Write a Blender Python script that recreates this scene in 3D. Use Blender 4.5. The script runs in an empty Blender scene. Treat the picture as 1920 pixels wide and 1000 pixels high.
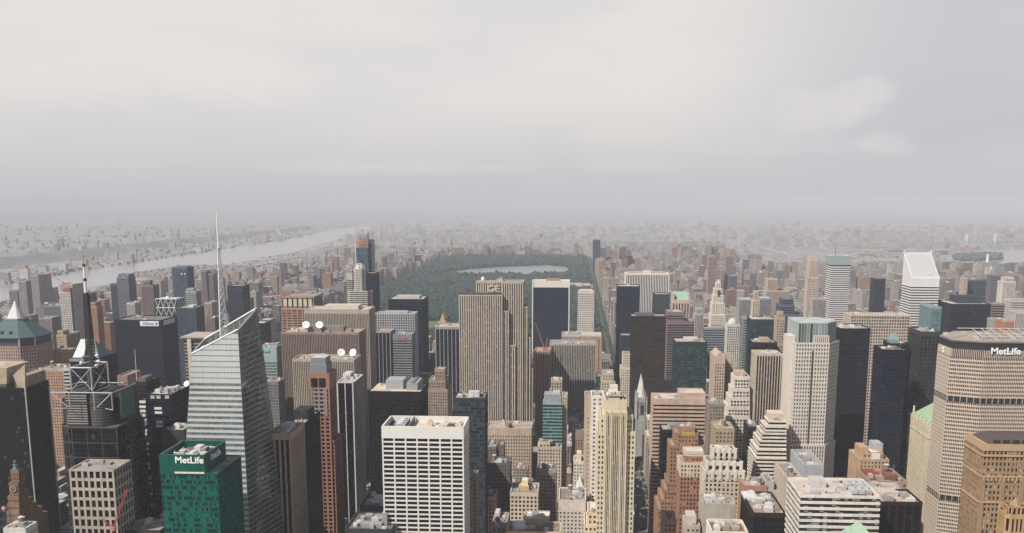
import bpy, bmesh, math, random
import numpy as np
from mathutils import Vector, Matrix
R = random.Random(11)
rad = math.radians
SC = bpy.context.scene
COL = SC.collection

# ------------------------------------------------------------------ camera
HC, FPX, PITCH, YAW, CYP = 345.0, 1900.0, rad(10.5), rad(3.61), 727.0
cam_d = bpy.data.cameras.new('camera')
cam = bpy.data.objects.new('camera', cam_d)
COL.objects.link(cam)
cam.location = (0, 0, HC)
cam.rotation_euler = (rad(90) - PITCH, 0, YAW)
cam_d.sensor_width = 36
cam_d.lens = 36 * FPX / 1920
cam_d.shift_y = (CYP - 500) / 1920
cam_d.clip_start = 1
cam_d.clip_end = 200000
SC.camera = cam

# ------------------------------------------------------------------ light, exposure
SUN_EL, SUN_AZ = rad(48), rad(227)         # azimuth measured clockwise from +Y (up the avenues): low in the south-west
SC.view_settings.view_transform = 'Standard'
SC.view_settings.look = 'None'
SC.view_settings.exposure = 0.06
SC.view_settings.gamma = 1
sd = Vector((math.sin(SUN_AZ) * math.cos(SUN_EL), math.cos(SUN_AZ) * math.cos(SUN_EL), math.sin(SUN_EL)))
sl = bpy.data.lights.new('sun', 'SUN')
sl.energy = 5.0
sl.angle = rad(0.6)
sl.color = (1.0, 0.945, 0.875)
so = bpy.data.objects.new('sun', sl)
so.rotation_euler = sd.to_track_quat('Z', 'Y').to_euler()
so.location = (0, 0, 3000)
COL.objects.link(so)
SC.render.engine = 'CYCLES'
SC.cycles.max_bounces = 6
SC.cycles.diffuse_bounces = 2
SC.cycles.glossy_bounces = 2
SC.cycles.volume_bounces = 0
SC.cycles.use_denoising = True
SC.cycles.sample_clamp_indirect = 4

class NT:
    """thin wrapper for writing node trees"""
    def __init__(s, tree): s.t = tree; s.n = tree.nodes; s.l = tree.links
    def node(s, kind, **kw):
        nd = s.n.new(kind)
        for k, v in kw.items(): setattr(nd, k, v)
        return nd
    def put(s, sock, v):
        if v is None: return
        if hasattr(v, 'links'): s.l.new(v, sock)
        else:
            if hasattr(sock.default_value, '__len__') and not hasattr(v, '__len__'): v = (v, v, v)
            if hasattr(sock.default_value, '__len__') and len(sock.default_value) == 4 and len(v) == 3: v = (*v, 1)
            sock.default_value = v
    def m(s, op, a, b=None, c=None, clamp=False):
        nd = s.node('ShaderNodeMath', operation=op, use_clamp=clamp)
        s.put(nd.inputs[0], a); s.put(nd.inputs[1], b)
        if c is not None: s.put(nd.inputs[2], c)
        return nd.outputs[0]
    def v(s, op, a, b=None, scale=None):
        nd = s.node('ShaderNodeVectorMath', operation=op)
        s.put(nd.inputs[0], a); s.put(nd.inputs[1], b)
        if scale is not None: s.put(nd.inputs['Scale'], scale)
        return nd.outputs['Value'] if op in ('DOT_PRODUCT', 'LENGTH') else nd.outputs[0]
    def mix(s, f, a, b, mode='MIX'):
        nd = s.node('ShaderNodeMix', data_type='RGBA', blend_type=mode)
        s.put(nd.inputs[0], f); s.put(nd.inputs[6], a); s.put(nd.inputs[7], b)
        return nd.outputs[2]
    def xyz(s, v):
        nd = s.node('ShaderNodeSeparateXYZ'); s.put(nd.inputs[0], v); return nd.outputs
    def cxyz(s, x, y, z):
        nd = s.node('ShaderNodeCombineXYZ')
        for i, q in enumerate((x, y, z)): s.put(nd.inputs[i], q)
        return nd.outputs[0]
    def noise(s, vec, scale, detail=3, rough=.55):
        nd = s.node('ShaderNodeTexNoise'); s.put(nd.inputs['Vector'], vec)
        nd.inputs['Scale'].default_value = scale; nd.inputs['Detail'].default_value = detail; nd.inputs['Roughness'].default_value = rough
        return nd.outputs[0]
    def ramp(s, f, lo, hi):
        nd = s.node('ShaderNodeMapRange', interpolation_type='SMOOTHSTEP'); s.put(nd.inputs[0], f)
        nd.inputs[1].default_value = lo; nd.inputs[2].default_value = hi
        return nd.outputs[0]
    def white(s, vec):
        nd = s.node('ShaderNodeTexWhiteNoise', noise_dimensions='3D'); s.put(nd.inputs[0], vec); return nd.outputs

# ------------------------------------------------------------------ sky
W = bpy.data.worlds.new('World'); SC.world = W; W.use_nodes = True
def build_sky():
    g = NT(W.node_tree); g.n.clear()
    out = g.node('ShaderNodeOutputWorld'); bg = g.node('ShaderNodeBackground')
    g.l.new(bg.outputs[0], out.inputs[0])
    sky = g.node('ShaderNodeTexSky', sky_type='NISHITA')
    sky.sun_disc = False; sky.sun_elevation = SUN_EL; sky.sun_rotation = SUN_AZ
    sky.air_density = 1.0; sky.dust_density = .8; sky.altitude = 300
    tc = g.node('ShaderNodeTexCoord')
    d = g.v('NORMALIZE', tc.outputs['Generated'])
    x, y, z = g.xyz(d)
    az = g.m('MULTIPLY', g.m('ARCTAN2', x, y), 57.2958)
    el = g.m('MULTIPLY', g.m('ARCSINE', z), 57.2958)
    # thin high overcast with drifts of slightly different thickness
    n1 = g.noise(g.cxyz(g.m('MULTIPLY', az, .045), g.m('MULTIPLY', el, .16), 3.1), 1.0, 4)
    n2 = g.noise(g.cxyz(g.m('MULTIPLY', az, .10), g.m('MULTIPLY', el, .45), 8.3), 1.0, 5)
    veil = g.mix(g.ramp(el, -1.0, 7.0), (5.4, 5.27, 5.6), (7.8, 7.45, 7.2))
    veil = g.mix(g.m('MULTIPLY', g.ramp(n1, .44, .68), .26), veil, (5.0, 5.3, 6.0))
    east = g.m('MULTIPLY', g.m('MULTIPLY', g.ramp(az, 3, 20), .7), g.ramp(el, -.5, 3.5))
    veil = g.mix(east, veil, (5.05, 5.0, 5.5))
    # low cumulus: banks at chosen bearings, edges from noise
    for (ca, ce, ra, re, k) in ((12.6, 4.55, 2.9, 1.35, .85), (15.0, 5.3, 1.7, 1.15, .95), (2.6, 3.6, 3.4, .7, .6), (16.2, 2.9, 1.7, .75, .6), (-10.5, 1.75, 8.5, .42, .5), (2.6, 1.9, 3.4, .4, .4), (11, 2.9, 5, .7, .3)):
        da = g.m('DIVIDE', g.m('SUBTRACT', az, ca), ra); de = g.m('DIVIDE', g.m('SUBTRACT', el, ce), re)
        q = g.m('ADD', g.m('MULTIPLY', da, da), g.m('MULTIPLY', de, de))
        nn = g.noise(g.cxyz(g.m('MULTIPLY', az, .55), g.m('MULTIPLY', el, 1.3), ca), 1.0, 6, .6)
        f = g.m('ADD', g.m('SUBTRACT', 1.0, q), g.m('MULTIPLY', g.m('SUBTRACT', nn, .5), 2.6))
        veil = g.mix(g.m('MULTIPLY', g.ramp(f, -.15, 1.0), k * .62), veil, (7.35, 7.1, 6.8))
    veil = g.mix(g.m('MULTIPLY', g.ramp(n2, .5, .75), .12), veil, (6.9, 6.7, 6.5))
    veil = g.v('SCALE', veil, scale=1.667)
    colr = g.mix(g.m('MULTIPLY_ADD', g.ramp(el, 11.5, 24), -.90, .97), sky.outputs[0], veil)
    g.l.new(colr, bg.inputs[0]); bg.inputs[1].default_value = .06
build_sky()

# ------------------------------------------------------------------ picture <-> place
_fw = Vector((-math.sin(YAW) * math.cos(PITCH), math.cos(YAW) * math.cos(PITCH), -math.sin(PITCH)))
_rt = Vector((math.cos(YAW), math.sin(YAW), 0))
_up = _rt.cross(_fw)
CAM = Vector((0, 0, HC))
def ray(px, py): return _fw + _rt * ((px - 960) / FPX) + _up * ((CYP - py) / FPX)
def at(px, py, Y):
    d = ray(px, py); return CAM + d * (Y / d.y)
def ground(px, py, z=0):
    d = ray(px, py); return CAM + d * ((z - HC) / d.z)
def pix(p):
    d = Vector(p) - CAM; k = d.dot(_fw)
    return 960 + FPX * d.dot(_rt) / k, CYP - FPX * d.dot(_up) / k, k
def St(n): return 45 + (n - 34) * 80.5       # street number -> metres up the avenue

# ------------------------------------------------------------------ meshes
class MB:
    def __init__(s): s.v = []; s.f = []
    def add(s, vs, fs):
        o = len(s.v); s.v += [tuple(p) for p in vs]; s.f += [tuple(i + o for i in f) for f in fs]
    def box(s, x0, x1, y0, y1, z0, z1, bottom=True):
        s.add([(x0, y0, z0), (x1, y0, z0), (x1, y1, z0), (x0, y1, z0), (x0, y0, z1), (x1, y0, z1), (x1, y1, z1), (x0, y1, z1)],
              [(0, 1, 5, 4), (1, 2, 6, 5), (2, 3, 7, 6), (3, 0, 4, 7), (4, 5, 6, 7)] + ([(3, 2, 1, 0)] if bottom else []))
    def obox(s, o, d, n, u0, u1, n0, n1, z0, z1):
        """box along a facade: o corner, d along it, n outward"""
        def P(u, k, z): return (o[0] + d[0] * u + n[0] * k, o[1] + d[1] * u + n[1] * k, z)
        s.add([P(u0, n1, z0), P(u1, n1, z0), P(u1, n0, z0), P(u0, n0, z0), P(u0, n1, z1), P(u1, n1, z1), P(u1, n0, z1), P(u0, n0, z1)],
              [(0, 1, 5, 4), (1, 2, 6, 5), (2, 3, 7, 6), (3, 0, 4, 7), (4, 5, 6, 7), (3, 2, 1, 0)])
    def prism(s, poly, z0, z1, top=None):
        n = len(poly); t = top or poly
        s.add([(*p[:2], z0) for p in poly] + [(*p[:2], z1) for p in t],
              [(i, (i + 1) % n, n + (i + 1) % n, n + i) for i in range(n)] + [tuple(range(n, 2 * n)), tuple(range(n - 1, -1, -1))])
    def cyl(s, x, y, z0, z1, r0, r1=None, n=12):
        r1 = r0 if r1 is None else r1
        a = [(math.cos(2 * math.pi * i / n), math.sin(2 * math.pi * i / n)) for i in range(n)]
        s.prism([(x + r0 * c, y + r0 * q) for c, q in a], z0, z1, [(x + max(r1, .01) * c, y + max(r1, .01) * q) for c, q in a])
    def bar(s, p, q, r, n=4, r1=None):
        p, q = Vector(p), Vector(q); r1 = r if r1 is None else r1
        d = (q - p).normalized(); a = d.orthogonal().normalized(); b = d.cross(a)
        vs = []
        for c, k in ((p, r), (q, r1)):
            for i in range(n):
                t = 2 * math.pi * (i + .5) / n; vs.append(c + a * math.cos(t) * k + b * math.sin(t) * k)
        s.add(vs, [(i, (i + 1) % n, n + (i + 1) % n, n + i) for i in range(n)] + [tuple(range(n - 1, -1, -1)), tuple(range(n, 2 * n))])
    def dome(s, x, y, z, r, h, n=12, m=5):
        vs = []; fs = []
        for j in range(m):
            t = math.pi / 2 * j / m
            for i in range(n):
                a = 2 * math.pi * i / n; vs.append((x + r * math.cos(t) * math.cos(a), y + r * math.cos(t) * math.sin(a), z + h * math.sin(t)))
        vs.append((x, y, z + h))
        for j in range(m - 1):
            for i in range(n): fs.append((j * n + i, j * n + (i + 1) % n, (j + 1) * n + (i + 1) % n, (j + 1) * n + i))
        for i in range(n): fs.append(((m - 1) * n + i, (m - 1) * n + (i + 1) % n, m * n))
        s.add(vs, fs)
    def mesh(s, name, m):
        me = bpy.data.meshes.new(name); me.from_pydata(s.v, [], s.f); me.update()
        if m is not None: me.materials.append(m)
        return me
    def build(s, name, m, parent=None, smooth=False):
        o = bpy.data.objects.new(name, s.mesh(name, m)); COL.objects.link(o)
        if parent is not None: o.parent = parent; o.matrix_parent_inverse = Matrix.Translation(parent.location).inverted()
        if smooth:
            for p in o.data.polygons: p.use_smooth = True
        return o

LABELS = {}
def tag(o, label=None, cat=None, group=None, kind=None):
    if label:
        o['label'] = label
    if cat: o['category'] = cat
    if group: o['group'] = group
    if kind: o['kind'] = kind
    return o
def root(name, x, y, z, label, cat, group=None):
    o = bpy.data.objects.new(name, None); o.location = (x, y, z); o.empty_display_size = 5; COL.objects.link(o)
    return tag(o, label, cat, group)

# ------------------------------------------------------------------ materials
_mc = {}
def cached(f):
    def g(*a, **k):
        key = (f.__name__, a, tuple(sorted(k.items())))
        if key not in _mc: _mc[key] = f(*a, **k)
        return _mc[key]
    return g
def newmat(name):
    m = bpy.data.materials.new(name); m.use_nodes = True
    g = NT(m.node_tree); b = g.n['Principled BSDF']
    return m, g, b
def facade_uv(g):
    """position along a wall (any bearing), height, and |normal.z|"""
    ge = g.node('ShaderNodeNewGeometry')
    nx, ny, nz = g.xyz(ge.outputs['True Normal'])
    tl = g.m('SQRT', g.m('ADD', g.m('ADD', g.m('MULTIPLY', nx, nx), g.m('MULTIPLY', ny, ny)), 1e-6))
    px, py, pz = g.xyz(ge.outputs['Position'])
    u = g.m('DIVIDE', g.m('SUBTRACT', g.m('MULTIPLY', px, ny), g.m('MULTIPLY', py, nx)), tl)
    return ge, u, pz, g.m('ABSOLUTE', nz)
@cached
def wall(c, var=.3, rough=.85, joint=0.0):
    m, g, b = newmat('masonry')
    ge = g.node('ShaderNodeNewGeometry'); p = ge.outputs['Position']
    n1 = g.noise(p, .035, 4); n2 = g.noise(g.v('MULTIPLY', p, (.55, .55, .03)), 1.0, 4); n3 = g.noise(p, .6, 2)
    f = g.m('ADD', g.m('MULTIPLY', n1, .40), g.m('ADD', g.m('MULTIPLY', n2, .45), g.m('MULTIPLY', n3, .15)))
    k = g.m('MULTIPLY_ADD', g.m('SUBTRACT', f, .5), var * 3.9, 1.0)
    cell = g.white(g.v('FLOOR', g.v('MULTIPLY', g.v('ADD', p, (.31, .17, .4)), (.21, .21, .27))))[0]
    k = g.m('ADD', k, g.m('MULTIPLY', g.m('SUBTRACT', cell, .5), var * .5))
    col = g.mix(1.0, c, g.cxyz(k, k, g.m('MULTIPLY', k, .99)), 'MULTIPLY')
    g.put(b.inputs['Base Color'], col); b.inputs['Roughness'].default_value = rough
    b.inputs['Specular IOR Level'].default_value = .25
    return m
@cached
def glass(c=(.012, .016, .022), span=None, bay=1.5, fl=3.6, sf=.35, blind=.12, blindc=(.20, .19, .17), rough=.12, ior=1.5, wob=.03, var=1.0, spec=None):
    """window wall: dark panes that differ from one to the next, some with blinds; spandrel band if span is given"""
    m, g, b = newmat('window_glass')
    ge, u, z, nz = facade_uv(g)
    cu = g.m('FLOOR', g.m('DIVIDE', u, bay)); cz = g.m('FLOOR', g.m('DIVIDE', z, fl))
    w = g.white(g.cxyz(cu, cz, 1.7)); h, hc = w[0], w[1]
    w2 = g.white(g.cxyz(g.m('FLOOR', g.m('DIVIDE', u, bay * 4)), cz, 5.1))[0]
    k = g.m('ADD', g.m('MULTIPLY', h, .9 * var), g.m('MULTIPLY_ADD', w2, .9 * var, 1 - .9 * var))
    col = g.mix(1.0, c, g.cxyz(k, k, k), 'MULTIPLY')
    if blind > 0:
        fz = g.m('FRACT', g.m('DIVIDE', z, fl))
        drop = g.m('GREATER_THAN', fz, g.m('MULTIPLY_ADD', w[0], 6.0, -5.2))
        bl = g.m('MULTIPLY', g.m('GREATER_THAN', g.white(g.cxyz(cu, cz, 9.4))[0], 1 - blind), drop)
        col = g.mix(bl, col, blindc)
    r = rough
    if span is not None:
        fz = g.m('FRACT', g.m('DIVIDE', z, fl)); sm = g.m('LESS_THAN', fz, sf)
        col = g.mix(sm, col, span); r = g.m('MULTIPLY_ADD', sm, .45, rough)
    g.put(b.inputs['Base Color'], col); g.put(b.inputs['Roughness'], r)
    b.inputs['IOR'].default_value = ior; b.inputs['Specular IOR Level'].default_value = spec if spec is not None else .32 if max(c) > .03 else .16
    if wob > 0:
        nv = g.v('NORMALIZE', g.v('ADD', ge.outputs['Normal'], g.v('SCALE', g.v('SUBTRACT', hc, (.5, .5, .5)), scale=wob)))
        g.l.new(nv, b.inputs['Normal'])
    return m
@cached
def roofm(c=(.28, .26, .24), var=.5):
    m, g, b = newmat('roofing')
    ge = g.node('ShaderNodeNewGeometry'); p = ge.outputs['Position']
    n1 = g.noise(p, .09, 5, .65); n2 = g.noise(p, .7, 3)
    k = g.m('ADD', g.m('MULTIPLY', n1, 1.5 * var), g.m('MULTIPLY_ADD', n2, .6 * var, 1 - 1.05 * var))
    col = g.mix(1.0, c, g.cxyz(k, k, k), 'MULTIPLY')
    pat = g.white(g.v('FLOOR', g.v('MULTIPLY', p, (.12, .17, 0))))[0]
    col = g.mix(g.m('MULTIPLY', g.m('GREATER_THAN', pat, .82), .35), col, (.09, .085, .08))
    g.put(b.inputs['Base Color'], col); b.inputs['Roughness'].default_value = .9
    b.inputs['Specular IOR Level'].default_value = .2
    return m
@cached
def plain(c, rough=.6, metal=0.0, name='painted_metal', var=.12):
    m, g, b = newmat(name)
    ge = g.node('ShaderNodeNewGeometry'); n = g.noise(ge.outputs['Position'], .4, 3)
    k = g.m('MULTIPLY_ADD', g.m('SUBTRACT', n, .5), var * 2, 1)
    g.put(b.inputs['Base Color'], g.mix(1.0, c, g.cxyz(k, k, k), 'MULTIPLY'))
    b.inputs['Roughness'].default_value = rough; b.inputs['Metallic'].default_value = metal
    return m
def block_material(name, attr, bay=3.1, fl=3.3, pf=.52, sf=.52, winc=(.03, .034, .042), roofs=((.16, .15, .14), (.36, .34, .32))):
    """small masonry block with window openings, wall colour from the object or from a per-block attribute"""
    m, g, b = newmat(name)
    ge, u, z, nz = facade_uv(g)
    if attr:
        a = g.node('ShaderNodeVertexColor'); a.layer_name = 'tint'; base = a.outputs[0]; sel = a.outputs[1]
    else:
        a = g.node('ShaderNodeObjectInfo'); base = a.outputs['Color']; sel = a.outputs['Alpha']
    U = g.m('DIVIDE', u, bay); Z = g.m('DIVIDE', z, fl)
    wide = g.m('MULTIPLY_ADD', g.m('GREATER_THAN', sel, .66), .3, pf)
    mu = g.m('LESS_THAN', g.m('FRACT', U), wide); mz = g.m('LESS_THAN', g.m('FRACT', Z), sf)
    tall = g.m('LESS_THAN', sel, .33)
    mz = g.m('MAXIMUM', mz, tall)
    side = g.m('LESS_THAN', nz, .5)
    win = g.m('MULTIPLY', g.m('MULTIPLY', mu, mz), side)
    h = g.white(g.cxyz(g.m('FLOOR', U), g.m('FLOOR', Z), 2.2))[0]
    p = ge.outputs['Position']
    n1 = g.noise(p, .05, 4); n2 = g.noise(g.v('MULTIPLY', p, (.5, .5, .04)), 1.0, 3)
    k = g.m('MULTIPLY_ADD', g.m('SUBTRACT', g.m('ADD', g.m('MULTIPLY', n1, .6), g.m('MULTIPLY', n2, .4)), .5), 1.0, 1.0)
    wc = g.mix(1.0, base, g.cxyz(k, k, k), 'MULTIPLY')
    pn = g.noise(p, .13, 4, .7)
    rc = g.mix(g.ramp(pn, .38, .62), *roofs)
    wc = g.mix(g.m('SUBTRACT', 1.0, side), wc, rc)
    gl = g.mix(h, winc, (.085, .085, .085))
    g.put(b.inputs['Base Color'], g.mix(win, wc, gl))
    g.put(b.inputs['Roughness'], g.m('MULTIPLY_ADD', win, -.6, .85))
    b.inputs['Specular IOR Level'].default_value = .3
    return m

# ------------------------------------------------------------------ facades
def style(bay=3.0, pf=.4, fl=3.8, sf=.4, crown=3.0, pp=.5, sp=.35, par=1.2, cm=None):
    return dict(bay=bay, pf=pf, fl=fl, sf=sf, crown=crown, pp=pp, sp=sp, par=par)
def edges(poly):
    n = len(poly)
    for i in range(n):
        a, b = Vector(poly[i]), Vector(poly[(i + 1) % n]); d = b - a; L = d.length; d = d / L
        yield a, d, Vector((d.y, -d.x)), L          # footprint runs counter-clockwise, so the right-hand side is outside
def rect(x0, x1, y0, y1): return [(x0, y0), (x1, y0), (x1, y1), (x0, y1)]
def facing(a, d, n, L):
    mid = a + d * (L / 2); return n.x * (0 - mid.x) + n.y * (0 - mid.y) > 0
def tier(wm, gm, poly, z0, z1, st, panels=None, mode=None):
    """one storey-stack: core, piers, spandrels and a parapet; window panes are collected in panels"""
    bay, pf, fl, sf, crown, pp, sp, par = (st[k] for k in ('bay', 'pf', 'fl', 'sf', 'crown', 'pp', 'sp', 'par'))
    (gm if mode is None and gm is not None else wm).prism(poly, z0, z1 - par - .15)
    zt = z1 - crown
    nr = max(1, round((zt - z0) / fl)); f = (zt - z0) / nr
    for ei, (a, d, n, L) in enumerate(edges(poly)):
        vis = facing(a, d, n, L)
        q = pp + .12
        wm.obox(a, d, n, -(q - .03), L + (q - .03), .02 if crown > par + .3 else -.35, q, zt, z1 - par) if crown > par + .3 else None
        wm.obox(a, d, n, -(q - .04), L + (q - .04), -.5, q + .02, z1 - par, z1)
        if not vis: continue
        nc = max(1, round(L / bay)); bw = L / nc; w = bw * pf
        if pf > 0:
            for k in range(nc + 1):
                u = k * bw
                u0, u1 = u - w / 2, u + w / 2
                if k == 0: u0 = -(pp - .03)
                if k == nc: u1 = L + (pp - .03)
                wm.obox(a, d, n, u0, u1, -.1, pp, z0, zt + .01)
        if sf > 0:
            e = (sp - .02) if pf == 0 else -.02
            for k in range(nr):
                wm.obox(a, d, n, -e, L + e, -.1, sp, z0 + k * f, z0 + k * f + f * sf)
        if panels is not None and mode:
            if mode == 'cells':
                for k in range(nc):
                    for r in range(nr): panels.append((a, d, n, k * bw + w / 2, (k + 1) * bw - w / 2, z0 + r * f + f * sf, z0 + (r + 1) * f))
            elif mode == 'bands':
                for r in range(nr): panels.append((a, d, n, .02, L - .02, z0 + r * f + f * sf, z0 + (r + 1) * f))
            elif mode == 'strips':
                for k in range(nc): panels.append((a, d, n, k * bw + w / 2, (k + 1) * bw - w / 2, z0, zt))
def put_panels(panels, gmat, parent, name='window', limit=100):
    """the panes seen largest become parts of their own, the rest of a big facade one part"""
    near = []; rest = []
    for p in panels:
        a, d, n, u0, u1, z0, z1 = p
        c = Vector((a.x + d.x * (u0 + u1) / 2, a.y + d.y * (u0 + u1) / 2, (z0 + z1) / 2))
        x, y, k = pix(c)
        ytop = pix((c.x, c.y, z1))[1]
        if -20 < x < 1940 and ytop < 1000: near.append((k, p))
        else: rest.append(p)
    near.sort(key=lambda t: t[0])
    rest += [p for _, p in near[limit:]]
    shared = {}
    for _, (a, d, n, u0, u1, z0, z1) in near[:limit]:
        key = (round(u1 - u0, 2), round(z1 - z0, 2))
        if key not in shared:
            mb = MB(); mb.obox((0, 0), (1, 0), (0, -1), -key[0] / 2 - .05, key[0] / 2 + .05, -.05, .06, -key[1] / 2 - .05, key[1] / 2 + .05)
            shared[key] = mb.mesh(name, gmat)
        o = bpy.data.objects.new(name, shared[key]); COL.objects.link(o); o.parent = parent
        um = (u0 + u1) / 2
        o.location = (a.x + d.x * um - parent.location.x, a.y + d.y * um - parent.location.y, (z0 + z1) / 2 - parent.location.z)
        o.rotation_euler = (0, 0, math.atan2(d.y, d.x))
    if rest:
        mb = MB()
        for a, d, n, u0, u1, z0, z1 in rest: mb.obox(a, d, n, u0 - .05, u1 + .05, -.05, .06, z0 - .05, z1 + .05)
        tag(mb.build(name, gmat, parent), kind='stuff' if near[limit:] else None)

FOOT = []                                             # footprints of everything built by hand: the street fabric keeps off them
HAND = []                                             # (left, right, top, depth front, depth back ...) for the visibility sketch
def foot(x0, x1, y0, y1, h): FOOT.append((x0, x1, y0, y1, h))
def roof_units(parent, x0, x1, y0, y1, z, n, rnd, big=1.0):
    for i in range(n):
        w, l, h = rnd.uniform(2, 6) * big, rnd.uniform(2, 6) * big, rnd.uniform(1.2, 3.2) * big
        w = min(w, (x1 - x0) * .4); l = min(l, (y1 - y0) * .4)
        x = rnd.uniform(x0 + w / 2 + 1, x1 - w / 2 - 1); y = rnd.uniform(y0 + l / 2 + 1, y1 - l / 2 - 1)
        mb = MB(); mb.box(x - w / 2, x + w / 2, y - l / 2, y + l / 2, z - .2, z + h)
        k = rnd.random()
        if k < .4:
            mb.cyl(x, y, z + h - .1, z + h + .5, min(w, l) * .32, n=10); nm = 'cooling_fan'
        elif k < .7: mb.box(x - w * .3, x + w * .3, y - l * .3, y + l * .3, z + h - .1, z + h + .7); nm = 'air_handler'
        else: nm = 'stair_bulkhead'
        c = rnd.choice(((.42, .41, .39), (.55, .54, .51), (.3, .29, .27), (.62, .6, .56), (.36, .27, .2)))
        mb.build(nm, plain(c, .7), parent)
def near_roof(parent, x0, x1, y0, y1, z, rnd):
    for k in range(rnd.choice((2, 3))):
        mb = MB(); x, y = rnd.uniform(x0, x1), rnd.uniform(y0, y1); l = rnd.uniform(.25, .6) * (x1 - x0); t = rnd.uniform(.18, .4)
        xe = min(x1, x + l); mb.bar((x, y, z + t + .15), (xe, y, z + t + .15), t, 6); ye = min(y1, y + rnd.uniform(2, 9)); mb.bar((xe, y, z + t + .15), (xe, ye, z + t + .15), t, 6)
        mb.build('roof_duct', plain(rnd.choice(((.5, .5, .49), (.36, .34, .31), (.62, .6, .57))), .5), parent)
    for k in range(rnd.choice((2, 3, 4))):
        mb = MB(); x, y = rnd.uniform(x0, x1), rnd.uniform(y0, y1); mb.cyl(x, y, z - .1, z + rnd.uniform(.8, 2.2), rnd.uniform(.3, .6), n=8)
        mb.build('roof_vent', plain(rnd.choice(((.6, .58, .55), (.3, .28, .26))), .6), parent)
    if rnd.random() < .5:
        mb = MB(); x, y = rnd.uniform(x0 + 2, x1 - 2), rnd.uniform(y0 + 2, y1 - 2); h = rnd.uniform(5, 11); mb.bar((x, y, z - .1), (x, y, z + h), .12); mb.bar((x - 1, y, z + h * .8), (x + 1, y, z + h * .8), .06)
        mb.build('aerial', plain((.3, .3, .3), .6), parent)
def water_tank(parent, x, y, z, r=2.1, h=3.4, legs=2.6, c=(.24, .14, .08)):
    mb = MB()
    for a in range(4):
        t = math.pi / 4 + a * math.pi / 2; mb.bar((x + r * .75 * math.cos(t), y + r * .75 * math.sin(t), z - .3), (x + r * .75 * math.cos(t), y + r * .75 * math.sin(t), z + legs + .2), .16)
    mb.cyl(x, y, z + legs, z + legs + h, r, r * .96, n=14)
    t = mb.build('water_tank', plain(c, .85, name='tank_wood', var=.4), parent)
    m2 = MB(); m2.cyl(x, y, z + legs + h - .02, z + legs + h + r * .55, r * 1.12, .05, n=14); m2.build('tank_roof', plain(R.choice(((.3, .29, .27), (.42, .24, .13), (.5, .48, .45))), .7), t)
def dish(parent, x, y, z, r=3.0, az=180, el=35):
    a, e = rad(az), rad(el)
    dv = Vector((math.sin(a) * math.cos(e), math.cos(a) * math.cos(e), math.sin(e)))
    q = dv.to_track_quat('Z', 'Y'); c = Vector((x, y, z + r * 1.15))
    mb = MB(); n = 20; vs = []; fs = []
    rings = ((.02, 0), (.35, .03), (.7, .11), (1, .24))
    for t, k in rings:
        for i in range(n):
            an = 2 * math.pi * i / n; vs.append(c + q @ Vector((r * t * math.cos(an), r * t * math.sin(an), r * k)))
    for t, k in reversed(rings):
        for i in range(n):
            an = 2 * math.pi * i / n; vs.append(c + q @ Vector((r * t * math.cos(an), r * t * math.sin(an), r * k - .14)))
    for j in range(7):
        for i in range(n): fs.append((j * n + i, j * n + (i + 1) % n, (j + 1) * n + (i + 1) % n, (j + 1) * n + i))
    fs.append(tuple(range(n - 1, -1, -1))); fs.append(tuple(range(7 * n, 8 * n)))
    mb.add(vs, fs); d = mb.build('satellite_dish', plain((.82, .81, .78), .5), parent, True)
    m2 = MB(); m2.bar((x, y, z - .3), c - dv * .3, .35, 8, .25); m2.bar(c, c + dv * r * .8, .1, 6); m2.build('dish_mount', plain((.4, .4, .4)), d)
def sign_text(txt, parent, loc, size, mat_, rotz=0, name='lettering', ext=.25, sx=1.0, bold=.0):
    cu = bpy.data.curves.new(name, 'FONT'); cu.body = txt; cu.size = size; cu.extrude = ext; cu.align_x = 'CENTER'; cu.align_y = 'CENTER'; cu.offset = bold
    cu.materials.append(mat_)
    tmp = bpy.data.objects.new(name, cu); COL.objects.link(tmp)
    dg = bpy.context.evaluated_depsgraph_get(); me = bpy.data.meshes.new_from_object(tmp.evaluated_get(dg)); bpy.data.objects.remove(tmp)
    o = bpy.data.objects.new(name, me); COL.objects.link(o); o.parent = parent
    if not me.materials: me.materials.append(mat_)
    o.location = Vector(loc) - parent.location; o.rotation_euler = (rad(90), 0, rotz); o.scale = (sx, 1, 1)
    return o

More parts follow.
